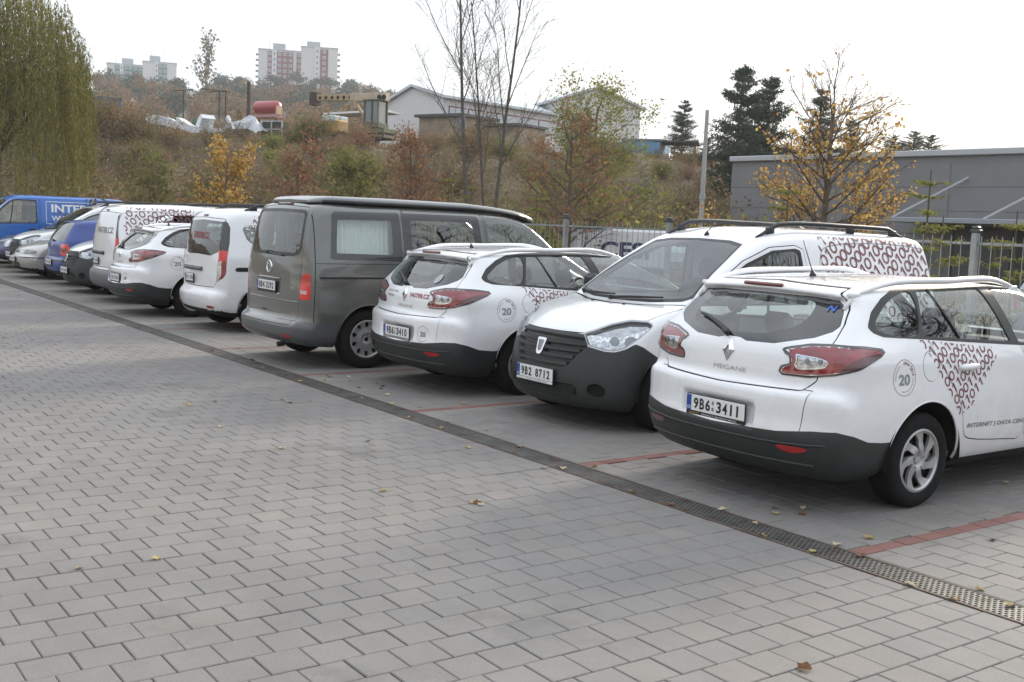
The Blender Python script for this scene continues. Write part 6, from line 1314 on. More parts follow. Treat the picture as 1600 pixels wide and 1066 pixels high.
# ---- containers, sheds and scrap on the bank
def at(px, py, dist): return ray(px, py, dist)
def corr_box(name, px, py_bot, dist, size, rz, m_, label, cat, ribs='x'):
    p = at(px, py_bot, dist); t = empty(name, tuple(p), rz, label, cat); b = MB(); L_, d, h = size; b.box((0, d/2, h/2), (L_, d-.1, h)); b.build('body', m_, t)
    rb = MB(); rb.box((0, -.0, h/2), (.16, .10, h*.92)); rb = rb.me('rib', m_); n = int(L_/.34)
    for k in range(n): obj('rib', rb, t, loc=(-L_/2+(k+.5)*L_/n, .045, 0))
    b = MB(); b.box((0, d/2, h+.06), (L_+.1, d+.1, .12)); b.box((0, 0, .06), (L_+.06, .12, .14)); b.build('frame_rail', mat('container_rail_grey', (.2, .22, .24), .6), t); return t
corr_box('shipping_container', 999, 271, 84, (2.9, 6, 2.45), RAD(40), mat('container_blue', (.13, .28, .42), .6, var=(1.2, .12), rust=(3, .62, (.2, .16, .10))), 'pale blue corrugated container at the top of the bank', 'container')
corr_box('shipping_container', 955, 271, 88, (3.6, 6, 2.3), RAD(40), mat('container_grey_blue', (.30, .36, .38), .6, var=(1.2, .12)), 'grey container half hidden by the tree, left of the blue one', 'container')
p = at(1048, 271, 84); sh_ = empty('open_shed', tuple(p), RAD(42), 'lean-to shed with a dark roof and dull red boards beside the blue container', 'shed')
b = MB(); b.box((.3, 1.5, 2.35), (3.2, 3.4, .14), rz=.02); b.build('roof', mat('shed_roof_dark', (.05, .05, .05), .8), sh_)
for q in (-1.1, .2, 1.7): b = MB(); b.bar((q, 0, 0), (q, 0, 2.3), .12); b.build('shed_post', mat('shed_post_brown', (.14, .07, .035), .8), sh_)
for k in range(7): b = MB(); b.box((.35+k*.42, -.05, .65+.06*(k % 2)), (.38, .05, 1.3), bev=.01); b.build('board', mat('dull_red_board', (.19, .055, .05), .8, isl=[(.19, .055, .05), (.16, .05, .04), (.22, .075, .06)]), sh_)
b = MB(); b.box((-1.35, -.1, .75), (.45, .06, 1.5), bev=.02); b.build('leaning_sheet', mat('grey_sheet', (.35, .37, .40), .6), sh_)
# red tank
p = at(418, 178, 128); tk = empty('red_tank', tuple(p), RAD(24), 'rounded red tank on a pale cradle above the scrap yard', 'tank')
b = MB(); b.lathe([(0, -1.75), (.48, -1.72), (.66, -1.55), (.72, -1.2), (.72, 1.2), (.66, 1.55), (.48, 1.72), (0, 1.75)], 24); b.build('vessel', mat('tank_red', (.33, .035, .05), .4, coat=.4), tk, True, loc=(0, 0, .7)); b = MB(); b.box((0, 0, -.32), (3.4, 1.4, .26)); b.build('skirt', mat('tank_skirt_pink', (.40, .22, .22), .7), tk)
for q in (-1.3, 1.3): b = MB(); b.bar((q, 0, -3.5), (q, 0, -.6), .18); b.build('support_leg', mat('dark_wood', (.06, .05, .04), .9), tk)
b = MB(); b.box((1.78, -.1, .35), (.12, .9, .9)); b.build('end_plate', mat('tank_end_tan', (.5, .33, .22), .7), tk)
WSCR = mat('white_scrap_panel', (.62, .63, .65), .5, var=(2, .12), rust=(2, .66, (.25, .2, .15)))
def slab(px0, py0, px1, py1, dist, th, w, label, m_=None, name='scrap_panel', cat='scrap metal'):
    a = at(px0, py0, dist); c = at(px1, py1, dist-1); L_ = np.linalg.norm(c-a); t = (c-a)/L_; up = np.array([0, 0, 1.0]); s_ = np.cross(t, up); s_ /= np.linalg.norm(s_); u = np.cross(s_, t); b = MB()
    n = 7; V = []
    for k in range(n):
        f = k/(n-1); bow = .12*math.sin(f*5+px0)*w
        for q, z in ((-.5, 0), (.5, 0), (.5, 1), (-.5, 1)): V.append(t*L_*f+s_*q*th*2.5+u*(z*w*(1-.35*f)+bow))
    V = np.array(V); F = []
    for k in range(n-1): F += [(4*k+q, 4*k+(q+1) % 4, 4*k+4+(q+1) % 4, 4*k+4+q) for q in range(4)]
    F += [(3, 2, 1, 0), tuple(4*(n-1)+q for q in range(4))]; b.add(V, F); tag(b.build(name, m_ or WSCR, loc=tuple(a)), label, cat); 
slab(231, 193, 280, 203, 104, .5, .95, 'crumpled pale panel at the left end of the scrap heap')
slab(278, 200, 311, 209, 103, .5, .8, 'long white panel sloping down to the right on the bank top')
slab(318, 207, 327, 186, 103, .5, .75, 'short white panel standing on end between two scrap heaps')
slab(328, 210, 348, 207, 103, .4, .5, 'low grey white sheet lying beside the upright panel')
slab(354, 186, 365, 205, 101, .12, .35, 'narrow white strip leaning against the covered heap')
p = at(384, 217, 103); b = MB(); r_t = np.random.default_rng(4); nu, nv = 14, 8; V = []
for iu in range(nu):
    for iv in range(nv):
        f, g = iu/(nu-1), iv/(nv-1); V.append(((f-.5)*4.2, (g-.5)*2.4, 1.85*(math.sin(math.pi*min(.97, max(.03, f)))**.35)*(math.sin(math.pi*min(.95, max(.05, g)))**.4)*(1+.05*r_t.normal())*(1+.12*math.sin(f*9+g*4))))
b.add(np.array(V), [(iu*nv+iv, (iu+1)*nv+iv, (iu+1)*nv+iv+1, iu*nv+iv+1) for iu in range(nu-1) for iv in range(nv-1)]); tag(b.build('covered_heap', mat('silver_tarpaulin', (.40, .42, .45), .45, var=(2, .2)), loc=tuple(p), rot=(0, 0, RAD(28))), 'heap covered with silvery grey sheeting beside the open metal crate', 'tarpaulin')
p = at(424, 217, 102); fr_ = empty('metal_crate', tuple(p), RAD(28), 'open pale metal frame crate with dark mesh beside the covered heap', 'crate')
for q in (-1.15, 0, 1.15): b = MB(); b.bar((q, 0, 0), (q, 0, 1.55), .10); b.build('upright', TRIMG, fr_)
for z in (.05, .85, 1.55): b = MB(); b.bar((-1.2, 0, z), (1.2, 0, z), .09); b.build('cross_bar', TRIMG, fr_)
b = MB(); b.box((0, .6, .8), (2.2, 1.0, 1.45)); b.build('dark_infill', mat('dark_green_infill', (.025, .035, .03), .8), fr_)
for k, px in enumerate((278, 305)):
    p = at(px, 196 if k == 0 else 201, 108); b = MB(); b.lathe([(.02, 1.25), (.42, .12), (.55, .1), (.55, 0), (0, 0)], 12, axis='z'); tag(b.build('green_cone', mat('dark_green_cone', (.03, .10, .06), .7), loc=tuple(p)), ['dark green cone behind the sloping white panel', 'smaller dark green cone left of the upright panel'][k], 'cone')
p = at(153, 174, 96); tb_ = empty('tipper_box', tuple(p), RAD(20), 'blue ribbed tipper box of a truck beside the willow', 'truck')
b = MB(); b.box((-.6, 1, .55), (1.7, 2, 1.15)); b.build('box_body', mat('tipper_blue', (.03, .075, .16), .5, var=(2, .15)), tb_)
for q in (-1.1, -.6, -.1): b = MB(); b.box((q, -.03, .55), (.10, .10, 1.2)); b.build('box_rib', mat('tipper_blue', (.03, .075, .16), .5), tb_)
b = MB(); b.box((-.6, 1, 1.16), (1.8, 2.1, .10)); b.build('top_rail', mat('tipper_blue', (.03, .075, .16), .5), tb_); b = MB(); b.box((-.6, 1, -.5), (1.4, 1.2, .9)); b.build('chassis', DARKR, tb_)
# rusty frame like pergola behind
p = at(325, 175, 125); pg = empty('pipe_frame', tuple(p), RAD(26), 'thin rusty pipe gantry standing among the brush on the bank', 'frame')
for q in (-3.6, 1.6, 2.5): b = MB(); b.tube([(q, 0, -1), (q, 0, 2.2)], .07, 5); b.build('upright', mat('rusty_pipe', (.07, .045, .035), .8), pg)
for a_, c_ in (((-5.2, 0, 2.3), (-2.2, 0, 2.45)), ((.0, 0, 2.1), (2.6, 0, 2.2)), ((-1, 0, 2.5), (2.6, .6, 2.1))): b = MB(); b.tube([a_, c_], .06, 5); b.build('cross_pipe', mat('rusty_pipe', (.07, .045, .035), .8), pg)
# yellow crane truck in the yard
p = at(545, 216, 95); ct = empty('crane_truck', tuple(p), RAD(27), 'old yellow crane truck with a long perforated boom in the scrap yard', 'truck')
YEL = mat('faded_yellow_paint', (.36, .27, .15), .6, var=(2, .25), rust=(3, .58, (.14, .07, .04))); YGR = mat('crane_dirty_green', (.10, .105, .06), .7, var=(3, .3))
b = MB(); b.box((-1.2, 0, 3.35), (4.2, .5, .5), bev=.03); b.build('boom_inner', YEL, ct); b = MB(); b.box((2.0, 0, 3.35), (3.6, .62, .66), bev=.03); b.build('boom_outer', mat('boom_sandy', (.44, .35, .26), .6, var=(2, .15)), ct)
for k in range(7): b = MB(); b.tube([(-2.9+k*.62, -.27, 3.35), (-2.9+k*.62, -.23, 3.35)], .15, 10); b.build('boom_hole', DARKR, ct)
for q in (3.2, 3.65): b = MB(); b.tube([(q, -.34, 3.3), (q, -.30, 3.3)], .22, 12); b.build('boom_hole', DARKR, ct)
b = MB(); b.box((-3.6, 0, 3.3), (.7, .7, 1.1)); b.build('boom_head', mat('boom_head_dark', (.06, .04, .03), .8), ct); b = MB(); b.bar((.5, -.2, 3.2), (2.0, -.2, 1.3), .22); b.build('lift_ram', YEL, ct)
cb = MB(); 
for x in (2.0, 2.75, 3.4):
    for y in (-.7, .6): cb.bar((x, y, .9), (x, y, 3.0), .10)
cb.box((2.7, -.05, 3.05), (1.6, 1.5, .12)); cb.box((2.7, -.05, 1.0), (1.6, 1.5, .35)); cb.build('operator_cab', YGR, ct); b = MB(); b.box((2.7, -.05, 2.1), (1.3, 1.2, 1.7)); b.build('cab_glass', mat('dim_cab_glass', (.12, .15, .15), .1, coat=1), ct)
b = MB(); b.box((2.6, 0, .55), (3.2, 2.0, .35)); b.box((2.6, 0, .1), (3.3, 2.1, .25)); b.build('turntable', YGR, ct)
b = MB(); b.box((-1.6, 0, .95), (2.0, 1.9, 1.3), bev=.25); b.build('truck_cab', mat('truck_cab_yellow', (.36, .22, .05), .5, var=(2, .2)), ct); b = MB(); b.box((-1.5, -.02, 1.55), (1.5, 1.98, .55), bev=.1); b.build('cab_window', mat('pale_cab_glass', (.35, .42, .42), .1, coat=1), ct)
b = MB(); b.box((.6, 0, .1), (7.0, 1.9, .5)); b.build('chassis', DARKR, ct)
for q in (-2.2, -.8, 1.8, 3.2): b = MB(); b.lathe([(0, -.16), (.45, -.16), (.5, -.1), (.5, .1), (.45, .16), (0, .16)], 18); b.build('wheel', TYRE, ct, loc=(q, -.9, -.35), rot=(0, 0, PI/2))
# flat white roof slab behind the crane
p = at(566, 178, 104); b = MB(); b.box((0, 0, 0), (6.5, 3, .18)); tag(b.build('canopy_roof', HWHITE, loc=tuple(p), rot=(0, RAD(-2.5), RAD(30))), 'thin white canopy roof between the crane boom and the gabled hall', 'roof')
p = at(581, 172, 105); b = MB(); b.lathe([(0, -.18), (.42, -.05), (.5, .1), (0, .12)], 16); tag(b.build('satellite_dish', WSCR, loc=tuple(p), rot=(0, 0, RAD(-60))), 'small white dish on the hall corner', 'dish')
# ---- office building behind the camera: seen only mirrored in the cars
ob = empty('office_building', (-18, -27, 0), 0, 'pale office block across the car park, seen only in the car windows', 'building')
b = MB(); b.box((0, -5, 4.6), (64, 10, 9.2)); b.build('wall', mat('office_render', (.60, .59, .57), .8, var=(.3, .06)), ob)
owm = MB(); owm.box((0, 0, 0), (2.2, .10, 1.6), bev=.02); owm = owm.me('window', TRIMG); opm = MB(); opm.box((0, .06, 0), (2.0, .04, 1.4)); opm = opm.me('pane', mat('office_pane', (.03, .035, .04), .06, coat=1))
for r in range(3):
    for c in range(19): w_ = obj('window', owm, ob, loc=(-29.5+c*3.3, .04, 1.9+r*2.9)); obj('pane', opm, w_)
b = MB(); b.box((0, -5, 9.3), (64.6, 10.6, .25)); b.build('parapet', TRIMG, ob)
# ================================================================== trees, shrubs and brush
def leafM(name, cols, tr=.35): return mat(name, cols[0], .75, isl=cols, tr=tr, spec=.25)
BARK = mat('grey_brown_bark', (.115, .095, .075), .95, var=(4, .35), bump=(30, .6)); BARKD = mat('dark_bark', (.095, .082, .070), .95, var=(4, .3)); TWIG = mat('bare_twig', (.10, .078, .06), .95)
L_YEL = leafM('yellow_autumn_leaf', [(0.437, 0.254, 0.061), (0.553, 0.389, 0.102), (0.349, 0.149, 0.041), (0.612, 0.448, 0.184), (0.480, 0.329, 0.082)], .5)
L_BRN = leafM('brown_red_autumn_leaf', [(0.222, 0.111, 0.063), (0.296, 0.156, 0.086), (0.161, 0.087, 0.055), (0.358, 0.212, 0.115)], .4)
L_OLV = leafM('olive_leaf', [(0.152, 0.156, 0.048), (0.207, 0.194, 0.066), (0.117, 0.130, 0.041), (0.262, 0.233, 0.084)], .4)
L_LIM = leafM('pale_green_leaf', [(0.182, 0.195, 0.046), (0.247, 0.247, 0.065), (0.143, 0.169, 0.039), (0.299, 0.286, 0.104)], .5)
L_WIL = leafM('willow_leaf', [(0.149, 0.164, 0.050), (0.204, 0.204, 0.060), (0.125, 0.149, 0.046), (0.266, 0.235, 0.071), (0.329, 0.258, 0.086), (0.110, 0.133, 0.043)], .4)
L_PIN = leafM('pine_needle', [(0.043, 0.066, 0.041), (0.057, 0.084, 0.049), (0.033, 0.054, 0.035), (0.075, 0.099, 0.058)], .1)
L_BRS = leafM('dead_brush', [(0.210, 0.134, 0.080), (0.270, 0.175, 0.100), (0.165, 0.114, 0.069), (0.210, 0.181, 0.071), (0.143, 0.134, 0.053), (0.255, 0.134, 0.076)], .3)
L_AUT = leafM('far_autumn_crown', [(0.258, 0.145, 0.063), (0.206, 0.108, 0.057), (0.309, 0.181, 0.081), (0.167, 0.133, 0.063), (0.129, 0.121, 0.057)], .2)
L_FPN = leafM('far_pine_crown', [(0.029, 0.047, 0.029), (0.039, 0.058, 0.035), (0.023, 0.039, 0.026), (0.055, 0.068, 0.036)], .1)
def leaves(C, size, r, aspect=1.0, down=0.0, jit=0.0):
    """small leaf-shaped quads at the points C"""
    n = len(C); s_ = size*(.6+.8*r.random(n))[:, None]; a = r.normal(size=(n, 3)); a[:, 2] = a[:, 2]*(1-down)-down*2.2; a /= np.linalg.norm(a, axis=1)[:, None]
    q = r.normal(size=(n, 3)); b = np.cross(a, q); b /= np.linalg.norm(b, axis=1)[:, None]+1e-9; c = np.cross(a, b)
    C = C+r.normal(size=(n, 3))*jit
    V = np.stack([C-a*s_*.5, C+b*s_*.32*aspect+c*s_*.08, C+a*s_*.5, C-b*s_*.32*aspect+c*s_*.08], 1).reshape(-1, 3); return V, np.arange(4*n).reshape(-1, 4)
def wander(p, d, L_, k, r, wob, up): 
    pts = [np.array(p, float)]; d = np.array(d, float)
    for i in range(k):
        d = d+r.normal(size=3)*wob+np.array([0, 0, up]); d /= np.linalg.norm(d); pts.append(pts[-1]+d*L_/k)
    return np.array(pts)
TAPER = [.55]; RK = [.55]
def grow(r, p, d, L_, rad, lv, spec, out, tips):
    """spec[lv] = (children, spread, length ratio, wobble, lift, start)"""
    k = 6 if lv == 0 else (4 if lv == 1 else 3); nc, spr, lr, wob, up, st = spec[lv]; pts = wander(p, d, L_, k, r, wob, up)
    out.append((pts, np.linspace(rad, rad*(.35 if lv < len(spec)-1 else .4), k+1), lv))
    if lv == len(spec)-1: tips.append(pts); return
    for c in range(nc):
        t = st+(1-st)*(c+r.random()*.8)/nc; t = min(t, .98); f = t*k; i = int(f); q = pts[i]+(pts[min(i+1, k)]-pts[i])*(f-i); td = pts[min(i+1, k)]-pts[i]; td /= np.linalg.norm(td)
        az = c*2.4+r.random()*1.3; a = np.array([math.cos(az), math.sin(az), 0]); a -= td*(a@td); a /= np.linalg.norm(a)+1e-9; s_ = spr*(.75+.5*r.random()); nd = td*math.cos(s_)+a*math.sin(s_)
        grow(r, q, nd, L_*lr*(1.15-TAPER[0]*t)*(.75+.5*r.random()), rad*(1-.6*t)*RK[0], lv+1, spec, out, tips)
def wood_mesh(out, m_, name, sides=(7, 5, 3, 3, 3), minr=.0):
    b = MB()
    for pts, rad, lv in out: b.tube(pts, np.maximum(rad, minr), sides[min(lv, 4)], cap=False)
    return b.me(name, m_)
def tree(name, px, dist, label, cat, height, spec, leafm=None, nleaf=0, lsize=.12, seed=1, rad=.12, bark=None, lean=(0, 0), trunk_frac=1.0, group=None, minr=.004, leaf_filter=None, extra=None, base=None, down=0.0, jit=.15, aspect=1.0, top=None):
    r = np.random.default_rng(seed); g = ground_at(px, dist) if base is None else np.asarray(base); t = empty(name, tuple(g), 0, label, cat, group); out, tips = [], []
    grow(r, (0, 0, 0), (lean[0], lean[1], 1), height*trunk_frac, rad, 0, spec, out, tips)
    if top is not None:                                               # bring the crown to its true height
        k_ = (ztop(top, px, dist)-g[2])/max(q[0][:, 2].max() for q in out); out = [(q[0]*k_, q[1], q[2]) for q in out]; tips = [q*k_ for q in tips]
    tr_ = [o for o in out if o[2] == 0]; rest = [o for o in out if o[2] > 0]
    obj('trunk', wood_mesh(tr_, bark or BARK, 'trunk'), t); 
    if rest: obj('branches', wood_mesh(rest, bark or BARK, 'branches', minr=minr), t)
    if leafm is not None:
        P = np.concatenate(tips); i = r.integers(0, len(P), nleaf); C = P[i]+r.normal(size=(nleaf, 3))*jit
        if leaf_filter: C = C[leaf_filter(C, r)]
        V, F = leaves(C, lsize, r, aspect, down); obj('crown', mesh('crown', V, F, leafm), t)
    if extra: extra(t, tips, r)
    return t
ST = [(15, .75, .42, .05, .02, .25), (6, .65, .5, .12, .06, .25), (4, .6, .5, .15, .05, .2), (0, 0, 0, .2, .03, 0)]
# the yellow tree right of centre: upright bare tips, leaves on the lower two thirds
SP = lambda n1, a1, l1, st, n2=7, n3=5, lift=.03: [(n1, a1, l1, .03, .02, st), (n2, .6, .5, .11, lift, .15), (n3, .55, .5, .13, lift, .15), (0, 0, 0, .16, lift, 0)]
TAPER[0] = .62; RK[0] = .40
tree('maple_tree', 1282, 17.5, 'young tree with bare upright tips and scattered yellow leaves behind the nose out van', 'tree', 4.6, [(32, 1.0, .37, .015, .0, .34), (9, .50, .46, .07, .06, .15), (5, .5, .5, .10, .08, .2), (0, 0, 0, .12, .05, 0)], L_YEL, 4600, .062, 21, .075, leaf_filter=lambda C, r: r.random(len(C)) < np.clip(1.2-(C[:, 2]-2.2)/1.5, .05, 1), minr=.0032, jit=.05, top=72, bark=mat('maple_bark', (.13, .10, .075), .95, var=(6, .3)))
TAPER[0] = .55; RK[0] = .46
# large bare multi-stemmed tree
def bare(px, py, dist, top, lean, seed, rad, label):
    tree('bare_tree', px, dist, label, 'tree', 12, [(9, .42, .36, .016, .010, .30), (9, .50, .46, .07, .05, .2), (7, .5, .5, .10, .04, .15), (0, 0, 0, .14, .02, 0)], None, 0, .1, seed, rad, BARKD, lean, minr=.0055, group='bare stems on the bank', top=top)
bare(737, 0, 46, -150, (-.055, -.075), 31, .10, 'tall leafless tree, left stem of the three in the middle of the photo')
bare(762, 0, 47, -100, (-.045, -.055), 33, .065, 'thin middle leafless stem between two thicker bare trees')
bare(768, 0, 46.5, -140, (.03, .04), 38, .09, 'right hand leafless tree with limbs spreading over the hall roof')
RK[0] = .5
# brown oak in front of a green birch
tree('birch_tree', 915, 31, 'airy pale green tree behind the brown leaved oak', 'tree', 7.0, [(28, .85, .40, .03, .02, .14), (7, .55, .5, .12, .02, .2), (5, .5, .5, .15, -.02, .2), (0, 0, 0, .2, -.05, 0)], L_LIM, 9500, .075, 44, .06, jit=.16, top=108)
tree('oak_tree', 888, 27, 'small oak with red brown leaves in front of the pale green tree', 'tree', 5.2, SP(22, .95, .40, .22), L_BRN, 1700, .085, 46, .075, jit=.08, top=150)
# row of young trees along the fence, farther left
tree('young_tree', 352, 36, 'young tree with bright yellow orange leaves left of the camper roof', 'tree', 4.6, SP(18, .75, .32, .15), L_YEL, 2300, .11, 51, .05, jit=.09, top=212)
tree('young_tree', 640, 33, 'young oak with red brown leaves in front of the pale gabled hall', 'tree', 4.9, SP(20, .75, .34, .15), L_BRN, 2000, .10, 52, .05, jit=.10, top=186)
tree('young_tree', 468, 35, 'young rust coloured tree above the rear of the camper', 'tree', 4.3, SP(20, .8, .40, .12), L_BRN, 1700, .11, 53, .05, jit=.12, top=196)
tree('young_tree', 548, 37, 'young olive green tree below the crane truck', 'tree', 4.0, SP(18, .70, .38, .12), L_OLV, 2400, .12, 54, .05, jit=.14, top=236)
tree('young_tree', 250, 40, 'thin olive young tree left of the yellow one', 'tree', 4.0, SP(16, .70, .38, .12), L_OLV, 1500, .12, 55, .05, jit=.14, top=238)
tree('young_tree', 1092, 20, 'very thin sapling with a few orange leaves at the foot of the concrete pole', 'tree', 2.25, [(8, .5, .3, .03, .05, .3), (3, .5, .5, .12, .04, .2), (0, 0, 0, .2, .0, 0)], L_YEL, 200, .07, 56, .015, jit=.05, top=318)
# ---- willow
def willow(px, dist, h, R_, label, seed=3, ns=950):
    r = np.random.default_rng(seed); g = ground_at(px, dist); t = empty('willow_tree', tuple(g), 0, label, 'tree'); out, tips = [], []
    grow(r, (0, 0, 0), (0, 0, 1), h*.62, .38, 0, [(16, .75, .62, .06, .05, .35), (5, .6, .55, .12, .06, .3), (0, 0, 0, .15, .05, 0)], out, tips); b = wood_mesh([o for o in out if o[2] == 0], BARKD, 'trunk'); obj('trunk', b, t); obj('branches', wood_mesh([o for o in out if o[2] > 0], BARKD, 'branches'), t)
    Cs = []; sb = MB()
    for k in range(ns):
        a = r.uniform(0, 6.283); rr = R_*math.sqrt(r.random())*(1+.12*math.sin(a*3+1)); top = h*(1-.36*(rr/R_)**2.0)*(.90+.14*r.random())*(1+.05*math.sin(a*5)); L_ = min(top-.8, (2.0+3.6*r.random())*(1 if r.random() < .7 else 1.6)); x, y = rr*math.cos(a), rr*math.sin(a); n = int(L_/.095); q = np.linspace(0, 1, n)
        out_ = .25*np.sqrt(q)+.08*np.sin(q*6+k); P = np.c_[x+math.cos(a)*out_+r.normal(0, .02, n), y+math.sin(a)*out_+r.normal(0, .02, n), top+.45*np.sin(np.minimum(q*5, 1)*1.57)*.4-q*L_]; Cs.append(P)
        if k % 3 == 0: sb.tube(P[::max(1, n//6)], .008, 3, cap=False)
    C = np.concatenate(Cs); C = C[r.random(len(C)) < .93]; C = np.concatenate([C, C+r.normal(size=C.shape)*.07])
    V, F = leaves(C, .15, r, .34, down=.8, jit=.03); obj('crown', mesh('crown', V, F, L_WIL), t); sb.build('hanging_twigs', TWIG, t)
willow(2, 46, 10.3, 3.45, 'big weeping willow with hanging olive foliage at the left edge')
# ---- pines
def pine(px, dist, pyt, label, seed, wide=.24, dens=1.0, group='dark pines on the right'):
    r = np.random.default_rng(seed); g = ground_at(px, dist); h = ztop(pyt, px, dist)-g[2]; t = empty('pine_tree', tuple(g), 0, label, 'tree', group); b = MB(); b.tube([(0, 0, 0), (r.normal(0, .1), r.normal(0, .1), h*.5), (0, 0, h)], [h*.018, h*.012, .02], 6); b.build('trunk', BARKD, t)
    Cs = []; bb = MB(); z = h*.14
    while z < h*.985:
        f = (h-z)/h; n = r.integers(5, 9)
        for k in range(n):
            a = r.uniform(0, 6.283); L_ = h*wide*1.25*(f**.7)*(.45+.75*r.random())+.15; e = np.array([math.cos(a), math.sin(a), .05+.35*(1-f)+r.normal(0, .12)]); tip = np.array([0, 0, z])+e*L_; bb.tube([(0, 0, z), tip], [.03+.02*f, .012], 3, cap=False); m_ = int((40+95*L_)*dens); q = r.random(m_)**.6; P = np.array([0, 0, z])+q[:, None]*e*L_+r.normal(size=(m_, 3))*np.array([.24, .24, .20])*(h/10)*(.4+.6*f); Cs.append(P)
        z += h*.045*(.5+.9*r.random())
    V, F = leaves(np.concatenate(Cs), .026*h/1.4, r, .6); obj('crown', mesh('crown', V, F, L_PIN), t); bb.build('branches', BARKD, t)
pine(1061, 93, 156, 'single smaller pine between the pale hall and the concrete pole', 61, .30)
pine(1150, 70, 104, 'tall dark pine right of the concrete pole', 62, .25)
pine(1128, 88, 200, 'low dark pine at the foot of the tall one beside the pole', 63, .24)
pine(1192, 72, 118, 'slim dark pine right of the tall one', 64, .24)
pine(1272, 75, 140, 'broad pine behind the yellow tree', 65, .26)
pine(1320, 80, 188, 'short pine behind the right side of the yellow tree', 66, .28)
pine(1420, 95, 206, 'low pine showing above the grey hall roof', 67, .55)
pine(1445, 97, 212, 'farthest low pine above the grey hall roof', 68, .55)
pine(1388, 97, 212, 'small low pine above the hall right of the yellow tree', 69, .55)
pine(1172, 76, 150, 'dark pine between the tall one and the slim one', 70, .26)
pine(1100, 90, 215, 'small dark pine right behind the concrete pole', 71, .30)
# ---- conifer saplings with feathery yellow green branches behind the fence
def sapling(px, dist, h, label, seed):
    r = np.random.default_rng(seed); g = ground_at(px, dist); t = empty('larch_sapling', tuple(g), 0, label, 'tree', 'feathery saplings along the fence'); b = MB(); b.tube([(0, 0, 0), (0, 0, h)], [.025, .008], 5); b.build('trunk', TWIG, t); Cs = []; bb = MB(); z = .35
    while z < h*.97:
        for k in range(3):
            a = r.uniform(0, 6.28); L_ = .62*(1-.6*z/h)*(.6+.6*r.random()); e = np.array([math.cos(a), math.sin(a), .12]); bb.tube([(0, 0, z), np.array([0, 0, z])+e*L_], [.008, .003], 3, cap=False); q = r.random(30); P = np.array([0, 0, z])+q[:, None]*e*L_+r.normal(size=(30, 3))*np.array([.035, .035, .012]); Cs.append(P)
        z += .16+.08*r.random()
    V, F = leaves(np.concatenate(Cs), .075, r, .3); obj('crown', mesh('crown', V, F, L_LIM), t); bb.build('branches', TWIG, t)
for k, (px, d, h) in enumerate(((1230, 15, 2.45), (1450, 15, 2.7), (1475, 13.5, 2.1), (1560, 13.8, 1.9), (1590, 14.5, 2.2), (838, 24, 2.5), (700, 26, 3.0), (735, 27, 2.8))):
    sapling(px, d, h, ['feathery green sapling left of the yellow tree', 'feathery sapling at the canopy end of the grey hall', 'feathery sapling right of the nose out van roof', 'feathery sapling right of the capped fence post', 'feathery sapling at the right edge of the photo', 'feathery sapling at the left end of the bar fence', 'feathery sapling above the middle of the camper roof', 'feathery sapling above the front of the camper roof'][k], 80+k)
# ---- shrubs: five kinds, copied over the bank
def shrub(seed, leafm, h, w, nl, ls, nst=12):
    r = np.random.default_rng(seed); t = empty('shrub'); b = MB(); Cs = []
    for k in range(nst):
        a = r.uniform(0, 6.28); d = np.array([math.cos(a)*w*.7, math.sin(a)*w*.7, 1.0]); d /= np.linalg.norm(d); L_ = h*(.6+.5*r.random()); P = wander((r.normal(0, .12), r.normal(0, .12), -.2), d, L_, 5, r, .12, .04); b.tube(P, np.linspace(.022, .005, 6), 3, cap=False)
        for q in range(5):
            i = r.integers(1, 5); P2 = wander(P[i], r.normal(size=3)+np.array([0, 0, .8]), L_*.35, 3, r, .2, .05); b.tube(P2, [.008, .006, .004, .003], 3, cap=False); Cs.append(np.repeat(P2, 6, 0))
    b.build('branches', TWIG, t); C = np.concatenate(Cs); C = C[r.integers(0, len(C), nl)]+r.normal(size=(nl, 3))*.22*h/2; V, F = leaves(C, ls, r); obj('crown', mesh('crown', V, F, leafm), t); return t
KINDS = [('dead brown', shrub(1, L_BRS, 2.6, .9, 1500, .15)), ('olive green', shrub(2, L_OLV, 2.4, .9, 1700, .15)), ('rust red', shrub(3, L_BRN, 2.3, .9, 1000, .14)), ('grey twiggy', shrub(4, L_BRS, 3.0, .7, 500, .12, 22)), ('yellow green', shrub(5, L_LIM, 2.0, 1.0, 1300, .13))]
rs = np.random.default_rng(77); used_k = set()
# every shrub: pixel column, distance, kind, size
SH = [(900, 29, 4, 1.0), (1318, 19, 0, .55), (922, 31, 4, .9)]
for k in range(150):
    d = rs.uniform(48, 84); SH.append((rs.uniform(110, 1140), d, int(rs.choice(5, p=[.36, .20, .15, .24, .05])), rs.uniform(.7, 1.3)))
for k in range(46): SH.append((rs.uniform(110, 760), rs.uniform(86, 128), int(rs.choice(5, p=[.46, .12, .10, .32, .0])), rs.uniform(1.0, 1.7)))
for k in range(26): SH.append((rs.uniform(80, 1130), rs.uniform(30, 50), int(rs.choice(5, p=[.30, .32, .15, .13, .10])), rs.uniform(.6, 1.0)))
SH += [(rs.uniform(110, 270), rs.uniform(50, 82), int(rs.choice([0, 1, 3])), rs.uniform(.8, 1.3)) for k in range(22)]
SH += [(rs.uniform(385, 460), rs.uniform(104, 126), int(rs.choice([0, 3, 1])), rs.uniform(.8, 1.3)) for k in range(14)]+[(rs.uniform(470, 620), rs.uniform(84, 93), int(rs.choice([0, 3, 1, 2])), rs.uniform(.7, 1.0)) for k in range(14)]
